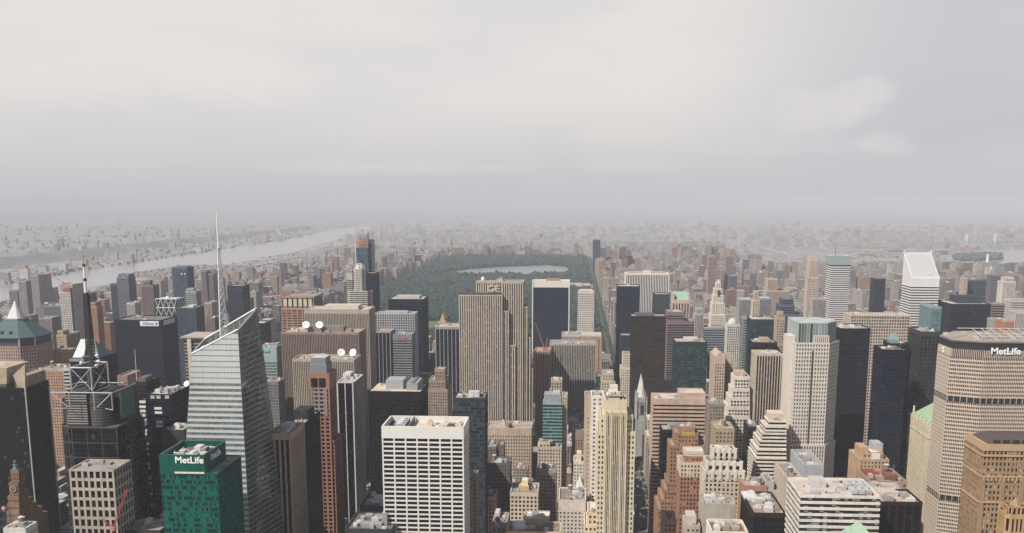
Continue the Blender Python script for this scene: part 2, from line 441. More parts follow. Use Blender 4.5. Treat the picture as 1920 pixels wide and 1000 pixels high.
def span(L, Rr, top, Y, D=None, E=None):
    a = at(L, top, Y); b = at(Rr, top, Y); z = (a.z + b.z) / 2
    if E is not None: D = Y * ((((Rr if Rr < 1082 else L) - 1082) / (E - 1082)) - 1)
    return a.x, b.x, Y, Y + D, z
def tw(name, label, cat, L, Rr, top, Y, D, st, wc=(.42, .36, .29), gl=None, rc=(.3, .28, .26), mode=None, tiers=(), mech=(), clut=0, tank=0, E=None, group=None, pname=None, wvar=.3, wmat=None, seed=None, limit=100):
    """a tower from the picture position of its street front: left, right, top, distance, depth"""
    if max(wc) < .12: wc = tuple(q * .45 for q in wc)
    rnd = random.Random(seed if seed is not None else hash((L, Rr, top)) & 0xffff)
    T = [span(L, Rr, top, Y, D, E)] + [span(*t[:5]) for t in tiers]
    x0, x1, y0, y1, z1 = T[0]
    r = root(name, (x0 + x1) / 2, (y0 + y1) / 2, 0, label, cat, group)
    wm, gm, pan = MB(), MB(), []
    for i, (a, b, c, d, z) in enumerate(T):
        s2 = tiers[i - 1][5] if i > 0 and len(tiers[i - 1]) > 5 else st
        zb = -1
        if i > 0 and len(tiers[i - 1]) > 6: zb = at(tiers[i - 1][0], tiers[i - 1][6], c).z
        tier(wm, gm, rect(a, b, c, d), zb, z, s2, pan, mode)
        foot(a, b, c, d, z)
        ro = MB(); ro.box(a + .3, b - .3, c + .3, d - .3, z - st['par'] - .1, z - st['par'] + .06); ro.build('roof', roofm(rc), r)
    g_ = gl or glass()
    wm.build('wall', wmat or wall(wc, wvar), r)
    if gm.v: gm.build('glazing', g_, r)
    if pan: put_panels(pan, g_, r, pname or {'cells': 'window', 'bands': 'window_band', 'strips': 'window_strip'}[mode], limit)
    zr = z1 - st['par'] + .06
    for mc in mech:
        fx0, fx1, fy0, fy1, h = mc[:5]; c = mc[5] if len(mc) > 5 else wc
        X0, X1, Y0, Y1 = x0 + fx0 * (x1 - x0), x0 + fx1 * (x1 - x0), y0 + fy0 * (y1 - y0), y0 + fy1 * (y1 - y0)
        mb = MB(); mb.box(X0, X1, Y0, Y1, zr - .3, zr + h)
        mb.box(X0 + .5, X1 - .5, Y0 + .5, Y1 - .5, zr + h - .1, zr + h + .25)
        if len(mc) > 6:
            nl = int((X1 - X0) / 2.2)
            for k in range(nl): mb.box(X0 + (k + .2) * (X1 - X0) / nl, X0 + (k + .7) * (X1 - X0) / nl, Y0 - .25, Y0 + .1, zr + h * .15, zr + h * .85)
        mb.build('mechanical_penthouse', plain(c, .75, name='penthouse_wall', var=.3), r)
    if Y < 1180 and x1 - x0 > 10:
        clut = clut + 3; near_roof(r, x0 + 1.2, x1 - 1.2, y0 + 1.2, y1 - 1.2, zr, rnd)
        if name == 'masonry_building' and not tank and rnd.random() < .7: tank = 1
    if clut: roof_units(r, x0 + 1, x1 - 1, y0 + 1, y1 - 1, zr, clut, rnd)
    for i in range(tank): water_tank(r, rnd.uniform(x0 + 4, x1 - 4), rnd.uniform(y0 + 4, y1 - 4), zr)
    r['box'] = (x0, x1, y0, y1, z1)
    return r
# ------------------------------------------------------------------ the setting: ground, water, park, roads
X5 = 74.0                                             # Fifth Avenue
AVE = {'west_end': -1640, 'tenth': -1375, 'ninth': -1100, 'eighth': -829 + 60, 'seventh': -500, 'sixth': -215, 'fifth': X5, 'madison': X5 + 142, 'park': X5 + 284, 'lex': X5 + 426, 'third': X5 + 566, 'second': X5 + 780, 'first': X5 + 1010, 'york': X5 + 1220}
def sheet(name, pts, z, m, kind='structure'):
    mb = MB(); mb.add([(p[0], p[1], z) for p in pts], [tuple(range(len(pts)))])
    o = mb.build(name, m); o['kind'] = kind
    return o
def gpts(px): return [ground(*p) for p in px]

def build_ground():
    m, g, b = newmat('city_ground')
    ge = g.node('ShaderNodeNewGeometry'); p = ge.outputs['Position']
    n1 = g.noise(p, .004, 6, .7); n2 = g.noise(p, .03, 4); 
    w = g.white(g.v('FLOOR', g.v('MULTIPLY', p, (.03, .025, 0))))
    c = g.mix(w[0], (.22, .21, .21), (.44, .42, .40))
    c = g.mix(g.ramp(n1, .46, .6), c, (.22, .23, .21))
    c = g.mix(g.m('MULTIPLY', n2, .5), c, (.34, .33, .32))
    g.put(b.inputs['Base Color'], c); b.inputs['Roughness'].default_value = .95; b.inputs['Specular IOR Level'].default_value = .1
    # flat to the edge of the city, then falling away with the curve of the earth
    mb = MB(); E = 90000; rows = [-3000, 7000] + [7000 + 83000 * (k / 26) ** 1.6 for k in range(1, 27)]; cols = [-E + 2 * E * k / 40 for k in range(41)]
    vs = [(x, y, -max(0, math.hypot(x, y) - 7000) ** 2 / 12.742e6 if y > 7000 else 0) for y in rows for x in cols]
    mb.add(vs, [(j * 41 + i, j * 41 + i + 1, j * 41 + 42 + i, j * 41 + 41 + i) for j in range(len(rows) - 1) for i in range(40)])
    o = mb.build('ground', m); o['kind'] = 'structure'
build_ground()

def water_mat(c=(.25, .245, .245), rough=.2):
    m, g, b = newmat('water')
    ge = g.node('ShaderNodeNewGeometry'); n = g.noise(ge.outputs['Position'], .002, 4)
    g.put(b.inputs['Base Color'], g.mix(n, c, tuple(q * 1.25 for q in c))); b.inputs['Roughness'].default_value = rough
    bm = g.node('ShaderNodeBump'); bm.inputs['Strength'].default_value = .06; bm.inputs['Distance'].default_value = .6
    g.put(bm.inputs['Height'], g.noise(ge.outputs['Position'], .06, 3)); g.l.new(bm.outputs[0], b.inputs['Normal'])
    return m
WATER = water_mat()
HUDSON = [(-420, 620), (-160, 588), (40, 563), (200, 534), (330, 505), (470, 491), (560, 471), (640, 447), (700, 428), (680, 424), (620, 432), (540, 449), (400, 470), (330, 480), (250, 492), (130, 509), (0, 533), (-200, 560), (-420, 590)]
sheet('river', gpts(HUDSON), .35, WATER)
EASTR = [(1764, 484), (1800, 470), (1925, 466), (2100, 468), (2300, 520), (2100, 560), (1925, 543), (1870, 531), (1838, 520), (1812, 507), (1790, 497)]
sheet('strait', gpts(EASTR), .35, WATER)
sheet('inlet', gpts([(1395, 466), (1440, 462), (1530, 459), (1600, 462), (1690, 466), (1640, 471), (1560, 469), (1450, 470)]), .36, WATER)
sheet('bay', gpts([(1610, 449), (1800, 444), (2100, 446), (2100, 452), (1800, 451)]), .36, WATER)

def green_mat(name, a, b_, s=.02):
    m, g, b = newmat(name)
    ge = g.node('ShaderNodeNewGeometry'); p = ge.outputs['Position']
    n = g.noise(p, s, 5, .65); h = g.noise(p, s * 7, 2)
    c = g.mix(g.ramp(n, .35, .65), a, b_); c = g.mix(g.m('MULTIPLY', h, .35), c, tuple(q * .55 for q in a))
    g.put(b.inputs['Base Color'], c); b.inputs['Roughness'].default_value = .9; b.inputs['Specular IOR Level'].default_value = .15
    return m
# far bank of the river: wooded ridge with suburbs behind it
FARBANK = [(-420, 590), (-200, 560), (0, 533), (130, 509), (250, 492), (330, 480), (400, 470), (540, 449), (620, 432), (680, 424), (500, 420), (200, 424), (-100, 430), (-420, 440)]
sheet('far_bank', gpts(FARBANK), .2, green_mat('wooded_bank', (.24, .25, .245), (.36, .345, .335), .0016))
def ridge(name, line, h, wdt, m, seed):
    """a long low hill following a line on the ground"""
    rnd = random.Random(seed); P = [ground(*p) for p in line]; vs = []; fs = []; n = 0
    for i in range(len(P) - 1):
        for k in range(8):
            t = k / 8; c = P[i].lerp(P[i + 1], t); hh = h * (.75 + .5 * rnd.random()); d = c.normalized()
            vs += [(c.x - d.x * wdt, c.y - d.y * wdt, -1), (c.x, c.y, hh * .8), (c.x + d.x * wdt * .6, c.y + d.y * wdt * .6, hh), (c.x + d.x * wdt * 3, c.y + d.y * wdt * 3, -1)]
            if n: fs += [(4 * n - 4 + j, 4 * n + j, 4 * n + j + 1, 4 * n - 3 + j) for j in range(3)]
            n += 1
    mb = MB(); mb.add(vs, fs); o = mb.build(name, m, smooth=True); o['kind'] = 'structure'
RM = green_mat('ridge_woods', (.17, .185, .18), (.25, .26, .25), .003)
ridge('hills', [(-420, 560), (-200, 525), (60, 492), (200, 476), (350, 458), (470, 444), (590, 428)], 38, 300, RM, 3)

# the park
PARK_W, PARK_E, PARK_S, PARK_N = -745.0, X5 - 16, St(59) + 20, St(110)
GRASS = green_mat('park_grass', (.055, .085, .035), (.09, .12, .05), .02)
sheet('park_lawn', [(PARK_W, PARK_S), (PARK_E, PARK_S), (PARK_E, PARK_N), (PARK_W, PARK_N)], .15, GRASS)
RES = gpts([(831, 511), (870, 506), (915, 502), (965, 499.5), (1030, 498), (1060, 500), (1069, 505), (1070, 514), (1040, 519), (960, 519), (905, 519), (860, 519), (828, 516)])
sheet('reservoir', RES, .4, water_mat((.17, .18, .19), .3))
LAWNS = [(ground(806, 612), 75), (ground(812, 618), 70), (ground(1046, 545), 50), (ground(905, 566), 40), (ground(1085, 600), 40), (ground(770, 580), 40), (ground(940, 478), 60), (ground(850, 540), 40), (ground(700, 640), 45)]
sheet('meadow', [(LAWNS[0][0].x + 95 * math.cos(t * .5236), LAWNS[0][0].y + 120 * math.sin(t * .5236)) for t in range(12)], .3, green_mat('mown_grass', (.12, .17, .05), (.15, .20, .07)))
def inpoly(x, y, P):
    c = False; j = len(P) - 1
    for i in range(len(P)):
        if (P[i][1] > y) != (P[j][1] > y) and x < (P[j][0] - P[i][0]) * (y - P[i][1]) / (P[j][1] - P[i][1]) + P[i][0]: c = not c
        j = i
    return c
ICO = bmesh.new(); bmesh.ops.create_icosphere(ICO, subdivisions=1, radius=1)
ICO_V = np.array([v.co[:] for v in ICO.verts]); ICO_F = np.array([[v.index for v in f.verts] for f in ICO.faces]); ICO.free()
def crowns(name, pts, m, seed):
    """pts: x, y, z, radius; leafy lumps of uneven outline, one mesh"""
    rs = np.random.RandomState(seed); n = len(pts); A = np.array(pts)
    V = ICO_V[None] * (1 + .35 * (rs.rand(n, len(ICO_V), 1) - .5) * 2)
    ang = rs.rand(n) * 6.28; c, s = np.cos(ang)[:, None], np.sin(ang)[:, None]
    X = V[..., 0] * c - V[..., 1] * s; Y_ = V[..., 0] * s + V[..., 1] * c
    P = np.stack([X * A[:, 3:4] + A[:, 0:1], Y_ * A[:, 3:4] + A[:, 1:2], V[..., 2] * A[:, 3:4] * (.75 + .4 * rs.rand(n, 1)) + A[:, 2:3]], -1).reshape(-1, 3)
    F = (ICO_F[None] + (np.arange(n) * len(ICO_V))[:, None, None]).reshape(-1, 3)
    me = bpy.data.meshes.new(name); me.from_pydata(P.tolist(), [], F.tolist()); me.materials.append(m)
    o = bpy.data.objects.new(name, me); COL.objects.link(o); return o
def leaf_mat(name, dark, light):
    m, g, b = newmat(name)
    ge = g.node('ShaderNodeNewGeometry'); p = ge.outputs['Position']
    a = g.noise(p, .012, 3); h = g.noise(p, .11, 4, .7)
    c = g.mix(g.ramp(g.m('ADD', g.m('MULTIPLY', a, .5), g.m('MULTIPLY', h, .5)), .38, .62), dark, light)
    g.put(b.inputs['Base Color'], c); b.inputs['Roughness'].default_value = .8; b.inputs['Specular IOR Level'].default_value = .15
    return m
def build_park():
    rnd = random.Random(5); pts = []
    y = PARK_S + 5
    while y < PARK_N - 5:
        r = 7.0 + 4.0 * (y - PARK_S) / 4000; x = PARK_W + 6
        while x < PARK_E - 6:
            X, Y_ = x + rnd.uniform(-5, 5), y + rnd.uniform(-5, 5)
            ok = not inpoly(X, Y_, RES) and all((X - c.x) ** 2 / 1.0 + ((Y_ - c.y) / 1.6) ** 2 > (q * rnd.uniform(.8, 1.1)) ** 2 for c, q in LAWNS)
            q = math.sin(X * .013 + 1.3 * math.sin(Y_ * .006)) * math.sin(Y_ * .009 + math.sin(X * .017))
            if ok and rnd.random() > (.06 if q < .62 else .93): pts.append((X, Y_, rnd.uniform(7, 16), r * rnd.choice((.55, .8, 1, 1.15, 1.4)) * rnd.uniform(.85, 1.15)))
            x += r * 1.75
        y += r * 1.75
    o = crowns('park_trees', pts, leaf_mat('foliage', (.018, .041, .037), (.029, .058, .047)), 2); o['kind'] = 'stuff'
    o['label'] = 'dense green tree canopy filling the long park round the reservoir'
build_park()

# islands in the strait
for k, line in enumerate(([(1788, 484), (1830, 480), (1876, 481), (1878, 487), (1835, 490), (1790, 489)], [(1829, 508), (1850, 504), (1900, 503), (1935, 506), (1935, 520), (1885, 519), (1850, 513)])):
    P = gpts(line); sheet('island', P, .8, GRASS); cx = sum(p.x for p in P) / len(P); cy = sum(p.y for p in P) / len(P)
    rnd = random.Random(k); pts = []
    x0, x1 = min(p.x for p in P), max(p.x for p in P); y0, y1 = min(p.y for p in P), max(p.y for p in P)
    for i in range(700):
        X, Y_ = rnd.uniform(x0, x1), rnd.uniform(y0, y1)
        if inpoly(X, Y_, P) and (k == 0 or rnd.random() < .6): pts.append((X, Y_, rnd.uniform(10, 18), rnd.uniform(9, 16)))
    o = crowns('island_trees', pts, leaf_mat('foliage', (.06, .085, .07), (.09, .12, .085)), 9 + k); o['kind'] = 'stuff'

# streets: Fifth Avenue and the cross streets as asphalt with kerbed pavements
ASPH = roofm((.085, .084, .084), .25); PAVE = roofm((.22, .21, .20), .3)
AVES = [('fifth', 15)] 
def build_roads():
    mb = MB(); m2 = MB(); m3 = MB()
    y0, y1 = 500, PARK_N
    mb.add([(X5 - 9, y0, .12), (X5 + 9, y0, .12), (X5 + 9, y1, .12), (X5 - 9, y1, .12)], [(0, 1, 2, 3)])
    o = mb.build('avenue', ASPH); o['kind'] = 'structure'
    for n in range(38, 60):
        y = St(n)
        for xa, xb in ((X5 - 14, X5 - 9), (X5 + 9, X5 + 14)): m2.box(xa, xb, y + 7, y + 73.5, -.5, .27)
    o = m2.build('pavement', PAVE); o['kind'] = 'structure'
    for n in range(38, 62):
        y = St(n)
        for k in range(-8, 8, 2): m3.add([(X5 + k, y - 8.5, .126), (X5 + k + .9, y - 8.5, .126), (X5 + k + .9, y - 5.5, .126), (X5 + k, y - 5.5, .126)], [(0, 1, 2, 3)])
        for s in (-5.4, -1.8, 1.8, 5.4):
            for q in range(5): m3.add([(X5 + s - .08, y + 10 + q * 12, .126), (X5 + s + .08, y + 10 + q * 12, .126), (X5 + s + .08, y + 15 + q * 12, .126), (X5 + s - .08, y + 15 + q * 12, .126)], [(0, 1, 2, 3)])
    o = m3.build('lane_markings', plain((.7, .7, .68), .7)); o['kind'] = 'structure'
    m4 = MB()
    for n in range(38, 60):
        y = St(n)
        for xa, xb in ((AVE['sixth'], X5 - 9.2), (X5 + 9.2, AVE['park'])): m4.add([(xa, y - 5, .116), (xb, y - 5, .116), (xb, y + 5, .116), (xa, y + 5, .116)], [(0, 1, 2, 3)])
    o = m4.build('cross_street', ASPH); o['kind'] = 'structure'
build_roads()

# haze over everything, sky outside it
def build_haze():
    mb = MB(); E = 95000
    mb.box(-E, E, -4000, E, -1300, 385)
    m = bpy.data.materials.new('haze'); m.use_nodes = True; g = NT(m.node_tree); g.n.clear()
    out = g.node('ShaderNodeOutputMaterial'); v = g.node('ShaderNodeVolumePrincipled')
    v.inputs['Color'].default_value = (.93, .925, .985, 1); v.inputs['Density'].default_value = 6.4e-5; v.inputs['Anisotropy'].default_value = -.10
    g.l.new(v.outputs[0], out.inputs['Volume'])
    o = mb.build('haze', m); o['kind'] = 'stuff'
build_haze()
# ------------------------------------------------------------------ towers with plain outlines, from the left of the picture to the right
OT, SK, BD = 'office_tower', 'skyscraper', 'building'
LIME, BROWN, ORANGE, WHITE, CREAM, GREY = (.44, .38, .30), (.25, .19, .15), (.38, .19, .09), (.74, .72, .68), (.62, .54, .39), (.34, .34, .34)
BLACK, NAVY = (.010, .011, .013), (.003, .011, .031)
G_NAVY = glass(NAVY, (.002, .008, .023), 1.6, 3.9, .35, .04, (.03, .036, .045), rough=.15)
G_BLK = glass((.004, .0045, .006), (.003, .0035, .0045), 1.5, 3.8, .4, .04, (.03, .03, .03), rough=.16)
G_WIN = glass((.014, .016, .02), None, 1.5, 3.7, .4, .16)
G_STRIP = glass((.014, .015, .018), (.04, .036, .03), 1.5, 3.8, .38, .12)
PIER = style(2.0, .5, 3.9, 0, 3, .55, .3)
PUNCH = style(3.0, .55, 3.6, .5, 3, .3, .26)
BANDS = style(3.0, 0, 3.9, .5, 3.5, .3, .3)
GRID = style(3.0, .3, 3.9, .4, 4, .45, .3)
CURT = style(1.6, .14, 3.9, .12, 3, .14, .1)
A = tw

# Hudson side, far to near
A('apartment_tower', 'dark slim tower at the far left, nearest the copper pyramid roof', SK, 17, 32, 545, 2450, 30, GRID, (.28, .24, .25), G_NAVY)
A('apartment_tower', 'grey paired riverside tower with a rounded flat top, left of its taller twin', SK, 34, 48, 527, 2400, 60, PIER, (.42, .40, .40), G_NAVY)
A('apartment_tower', 'taller grey riverside twin tower with a dark right side', SK, 58, 71, 516, 2350, 60, PIER, (.44, .41, .40), G_NAVY)
A('apartment_tower', 'small pale tower with two stepped tops beside the grey riverside twins', SK, 80, 90, 541, 2500, 50, PUNCH, (.44, .38, .35), tiers=[(80, 95, 556, 2502, 40)])
A(OT, 'wide grey-blue slab behind the riverside, under the twin towers', BD, 82, 116, 573, 1900, 50, GRID, (.20, .21, .25), G_NAVY, clut=3)
A('apartment_tower', 'grey ribbed mid-rise slab below the dark riverside slab', BD, 73, 96, 596, 1750, 30, PIER, (.33, .29, .29), E=112, clut=3)
t = A('unfinished_tower', 'pale tower under construction with raw red floors on top and a crane', SK, 113, 131, 548, 1500, 40, style(2.6, .5, 3.4, .3, 2), (.60, .55, .52), G_STRIP, tiers=[(112, 135, 533, 1504, 34)])
A('apartment_tower', 'dark grey tower just right of the unfinished pale tower', SK, 148, 160, 551, 1750, 40, GRID, (.17, .18, .22), G_NAVY)
A('apartment_tower', 'red brick tower with a stepped flat crown and grey right side', SK, 166, 181, 575, 1600, 40, style(2.4, .45, 3.3, .45, 3), (.42, .24, .17), tiers=[(169, 178, 567, 1606, 20)], E=192)
A('apartment_tower', 'tall grey glass tower with a stepped crown beside the river', SK, 219, 240, 520, 2100, 35, GRID, (.20, .20, .23), G_NAVY, tiers=[(222, 241, 514, 2108, 25)], clut=2)
A('apartment_tower', 'lower blue glass shaft left of the stepped grey riverside tower', SK, 207, 218, 532, 2140, 35, CURT, (.12, .17, .22), G_NAVY)
A('apartment_tower', 'brown brick tower with a raised square centre', SK, 265, 286, 535, 2000, 30, PIER, (.27, .21, .20), tiers=[(272, 280, 526, 2008, 14)])
A('apartment_block', 'pale ribbed block in front of the stepped grey riverside tower', BD, 238, 252, 568, 1750, 25, PIER, (.55, .50, .47), clut=1)
A(OT, 'far slanted blue glass tower with a dark slot near its top', SK, 322, 350, 502, 2150, 40, CURT, (.10, .14, .18), glass((.035, .06, .08), (.03, .05, .07), 2, 4, .3, .02), mech=((.3, .9, .3, .8, 3),))
A('apartment_tower', 'far violet-grey tower with a taller left half', SK, 377, 386, 508, 2500, 30, PIER, (.25, .22, .25), tiers=[(377, 399, 513, 2504, 30)])
A('apartment_block', 'grey stepped block between the slanted glass tower and the lattice spire', BD, 348, 367, 546, 2000, 30, GRID, (.36, .37, .38), tiers=[(350, 362, 541, 2006, 15)], clut=2)
A(OT, 'plain slate-blue slab right of the white diagrid tower', SK, 329, 367, 577, 1740, 60, CURT, (.07, .09, .12), glass((.045, .06, .085), (.04, .055, .08), 2, 4, .3, .0), E=383, mech=((.45, .75, .3, .8, 3, (.6, .57, .5)),))
A(OT, 'dark slate tower standing just right of the lattice spire', SK, 426, 455, 536, 1900, 40, CURT, (.05, .07, .09), glass((.028, .042, .055), (.024, .035, .05), 2, 4, .3, .02))
A('apartment_tower', 'slim brown tower with a small pointed pale cap right of the dark slate tower', SK, 457, 469, 560, 1980, 22, PUNCH, (.30, .22, .19), tiers=[(460, 466, 552, 1986, 10)])
A(OT, 'low dark block with a white streak behind the faceted glass tower', BD, 481, 497, 606, 1620, 30, CURT, (.03, .035, .05), G_NAVY, mech=((.1, .9, .1, .4, 2, (.6, .6, .6)),))
A('apartment_tower', 'dark grey-brown tower in front of the lattice spire, left of the tan one', BD, 386, 402, 596, 1500, 30, PUNCH, (.20, .18, .18), clut=2)
A('apartment_tower', 'beige ribbed tower right of the plain slate-blue slab', BD, 384, 396, 567, 1660, 30, PIER, (.46, .40, .35))
A('concrete_building', 'brown concrete slab with a flat overhanging roof and one pale stair pillar', BD, 345, 398, 634, 1120, 40, BANDS, (.27, .23, .20), G_WIN)
A(OT, 'copper-brown brick block low behind the copper pyramid roof', BD, 86, 116, 660, 1330, 40, PUNCH, (.44, .29, .19), clut=4, tank=1)
A(OT, 'orange-tan low block left of the pitched glass roofs', BD, 60, 122, 694, 1130, 45, PUNCH, (.42, .27, .18), clut=5, tank=1)
A('apartment_block', 'tan stepped block below the unfinished pale tower', BD, 106, 124, 628, 1400, 40, PUNCH, (.46, .36, .27), tiers=[(108, 118, 620, 1408, 15)], clut=2)

# Broadway and Sixth Avenue
t = A(OT, 'navy glass tower carrying a white rooftop name panel', SK, 214, 302, 600, 1390, 57, style(1.8, .18, 3.8, .25, 9, .16, .12), (.024, .034, .052), G_NAVY, (.2, .18, .17), clut=6)
z = t['box'][4]
for (a, b_, txt, rot) in ((262, 297, 'Allianz', 0),):
    p, q = at(a, 606, 1388), at(b_, 606, 1388); mb = MB(); mb.box(p.x, q.x, 1388.6, 1389.8, z - 8.6, z - 1.6)
    s = mb.build('sign_board', plain((.75, .76, .80), .6), t)
    sign_text(txt, t, ((p.x * .56 + q.x * .44), 1388.5, z - 5.2), 6.0, plain((.03, .10, .30), .5), name='sign_lettering', ext=.1)
    mb = MB(); mb.cyl(0, 0, 0, .3, 1.7, n=16); o = mb.build('emblem', plain((.08, .2, .42), .5), t); o.matrix_parent_inverse = Matrix(); o.location = Vector((q.x - 3.4, 1388.4, z - 5.1)) - t.location; o.rotation_euler = (rad(90), 0, 0)
mb = MB(); mb.box(t['box'][1] + .3, t['box'][1] + .9, t['box'][2] + 6, t['box'][3] - 10, z - 8.6, z - 1.6); mb.build('sign_board', plain((.5, .52, .56), .6), t)
A('hotel_tower', 'rust-brown slab behind the mast tower, above its green sign', SK, 221, 238, 704, 960, 70, style(3, .7, 3.2, .3, 20), (.34, .21, .16), G_BLK, E=264)
A(OT, 'dark block topped by a thin white pole, left of the bright-window tower', BD, 254, 274, 716, 900, 30, GRID, (.05, .05, .055), G_BLK, mech=((.1, .8, .1, .7, 4, (.16, .12, .1)),))
t = A(OT, 'near-black glass tower with scattered bright window bands', SK, 273, 321, 739, 800, 42, style(2.4, .25, 3.7, .35, 7, .2, .15), (.020, .026, .04), G_NAVY, (.3, .28, .26), clut=5, tiers=[(259, 274, 749, 806, 30)])
rnd = random.Random(4)
for (a, b_, ya) in ((289, 303, 764), (290, 304, 772), (292, 305, 790), (292, 305, 797), (261, 273, 752), (261, 273, 761), (262, 273, 769), (263, 274, 777), (271, 276, 786), (271, 276, 793), (272, 277, 806), (272, 277, 812), (274, 279, 832), (274, 279, 840), (275, 280, 850), (276, 281, 868), (277, 282, 876), (278, 283, 895), (279, 284, 905), (281, 286, 925), (282, 287, 945), (284, 289, 975)):
    Y = 799 if a > 285 else 798.5
    p, q = at(a, ya, Y), at(b_, ya + 4.5, Y); mb = MB(); mb.box(p.x, q.x, Y + .1, Y + 1.5, q.z, p.z); mb.build('window_reflection', plain((.72, .78, .70), .3), t)  # window bands in pale colour: bright reflections painted onto the dark glass
for a in (282, 293, 309):
    p, q = at(a, 742, 799), at(a + 8, 748, 799); mb = MB(); mb.box(p.x, q.x, 799, 800.2, q.z, p.z); mb.build('crown_window', plain((.50, .47, .46), .3), t)
dish(t, t['box'][0] + 21, t['box'][3] - 6, t['box'][4] - 1, 2.6, 190, 30)
A(OT, 'plain grey box block tucked between the bright-window tower and the faceted glass tower', BD, 305, 345, 806, 775, 22, style(4, .6, 4, .6, 12), (.085, .09, .085), G_BLK, (.4, .34, .28), clut=2)
A(OT, 'pale green glass tower with blue sign boards near its top', SK, 486, 518, 650, 1290, 45, style(2, .1, 3.9, .4, 21, .12, .2), (.34, .41, .39), glass((.03, .06, .065), (.1, .16, .16), 2, 3.9, .4, .05), E=528, clut=5, mech=((.1, .9, .55, .9, 3, (.3, .3, .3)),))
t = bpy.context.scene.objects
A(OT, 'grey stone tower with a pale ribbed band, under the pale green glass tower', SK, 489, 521, 716, 1150, 35, style(2.2, .45, 3.6, .42, 4, .3, .26), (.23, .23, .23), E=534)
A(OT, 'bronze slab with cream piers right of the faceted glass tower', SK, 505, 543, 813, 762, 40, style(4.6, .34, 3.9, 0, 5, .8, .3), (.40, .31, .21), G_BLK, (.3, .26, .22), mode='strips', clut=7, mech=((.35, .8, .35, .7, 5, (.45, .44, .43)), (.05, .25, .3, .6, 3, (.35, .28, .2))))
A(OT, 'all-black slab with a rounded black penthouse', SK, 541, 572, 793, 835, 50, CURT, (.010, .010, .012), G_BLK, (.40, .37, .33), mech=((-.05, .85, .35, .8, 8, (.014, .014, .016)),), clut=2)
t = A(OT, 'black tower with tall white corner fins and a pale roof', SK, 633, 661, 717, 985, 47, style(6.2, .12, 3.9, 0, .9, .9, .3, .8), (.55, .52, .48), G_BLK, (.45, .42, .38), mode='strips', clut=4, mech=((-.02, .5, .5, .9, 5, (.55, .53, .5)),))
t = A(OT, 'limestone ribbed slab carrying two white dishes, behind the rust-red stepped tower', SK, 549, 663, 674, 1100, 36, PIER, (.40, .35, .28), G_STRIP, (.36, .30, .25), clut=5, mech=((.22, .5, .1, .6, 4, (.42, .38, .32)),))
b = t['box']; dish(t, b[0] + .72 * (b[1] - b[0]), b[2] + 24, b[4] - 1, 4.4, 160, 25); dish(t, b[0] + .92 * (b[1] - b[0]), b[2] + 24, b[4] - 1, 4.4, 200, 25)
t = A(OT, 'wide brown ribbed slab with two white dishes, middle one of the three ribbed slabs', SK, 528, 672, 623, 1195, 40, style(2.0, .5, 3.9, 0, 3, .55, .3), (.28, .22, .18), G_STRIP, (.46, .34, .26), mech=((.3, .78, .3, .8, 6, (.2, .17, .15)), (.8, .88, .3, .6, 3)), clut=6)
b = t['box']; dish(t, b[0] + .30 * (b[1] - b[0]), b[2] + 9, b[4] - 1 + 3, 4.6, 170, 28); dish(t, b[0] + .475 * (b[1] - b[0]), b[2] + 9, b[4] - 1 + 3, 4.6, 170, 28); dish(t, b[0] + .74 * (b[1] - b[0]), b[2] + 12, b[4] + 1, 2.6, 110, 25)
A(OT, 'tallest pale ribbed slab of the three, with a long low penthouse', SK, 571, 691, 580, 1290, 40, style(2.0, .5, 3.9, 0, 6, .55, .3), (.42, .37, .30), G_STRIP, (.5, .44, .37), mech=((.28, .82, .2, .8, 5, (.55, .50, .43)),), clut=3)
A(OT, 'red-brown banded tower with cream panels round its top', SK, 528, 586, 578, 1500, 50, style(7.5, .22, 3.8, .45, 3, .5, .3), (.40, .25, .19), G_WIN, tiers=[(528, 588, 556, 1500.5, 48, style(7.5, .14, 12, .06, 2.5, .5, .3), 578)], E=597, clut=3)
for k in range(6):
    p, q = at(531 + k * 9.4, 561, 1499.8), at(538 + k * 9.4, 575, 1499.8); mb = MB(); mb.box(p.x, q.x, 1499.75, 1500.6, q.z, p.z); mb.build('crown_panel', wall((.58, .51, .38)), [o for o in COL.objects if o.get('label', '').startswith('red-brown banded')][0])
t = A(OT, 'light grey grid tower with a row of tall top openings', SK, 703, 777, 588, 1545, 42, style(3.6, .36, 3.9, .3, 2, .5, .35), (.44, .44, .46), G_NAVY, (.4, .38, .36), E=783, clut=8, mech=((.2, .8, .3, .8, 3, (.4, .4, .4)),))
A(OT, 'deep blue-black glass tower in front of the park, behind the light grey grid tower', SK, 728, 793, 561, 1640, 58, CURT, (.018, .030, .048), G_NAVY, (.5, .45, .38), mech=((.15, .85, .3, .8, 4, (.42, .4, .36)),), clut=2)
A(OT, 'dark glass slab with thin pale ribs and a brown roof', SK, 703, 731, 622, 1440, 40, style(5.2, .16, 3.9, 0, 2, .6, .3), (.34, .31, .29), G_NAVY, (.42, .28, .2))
A(OT, 'grey tower of horizontal louvred bands', SK, 737, 772, 627, 1425, 30, style(3, 0, 3.6, .55, 9, .3, .35), (.24, .25, .27), G_BLK, E=778, clut=4)
A(OT, 'black tower with evenly spaced pale vertical ribs, left of the big limestone slab', SK, 817, 862, 613, 1440, 45, style(5.6, .16, 3.9, 0, 3.5, .8, .3), (.37, .34, .32), G_NAVY, (.5, .42, .34), clut=2)
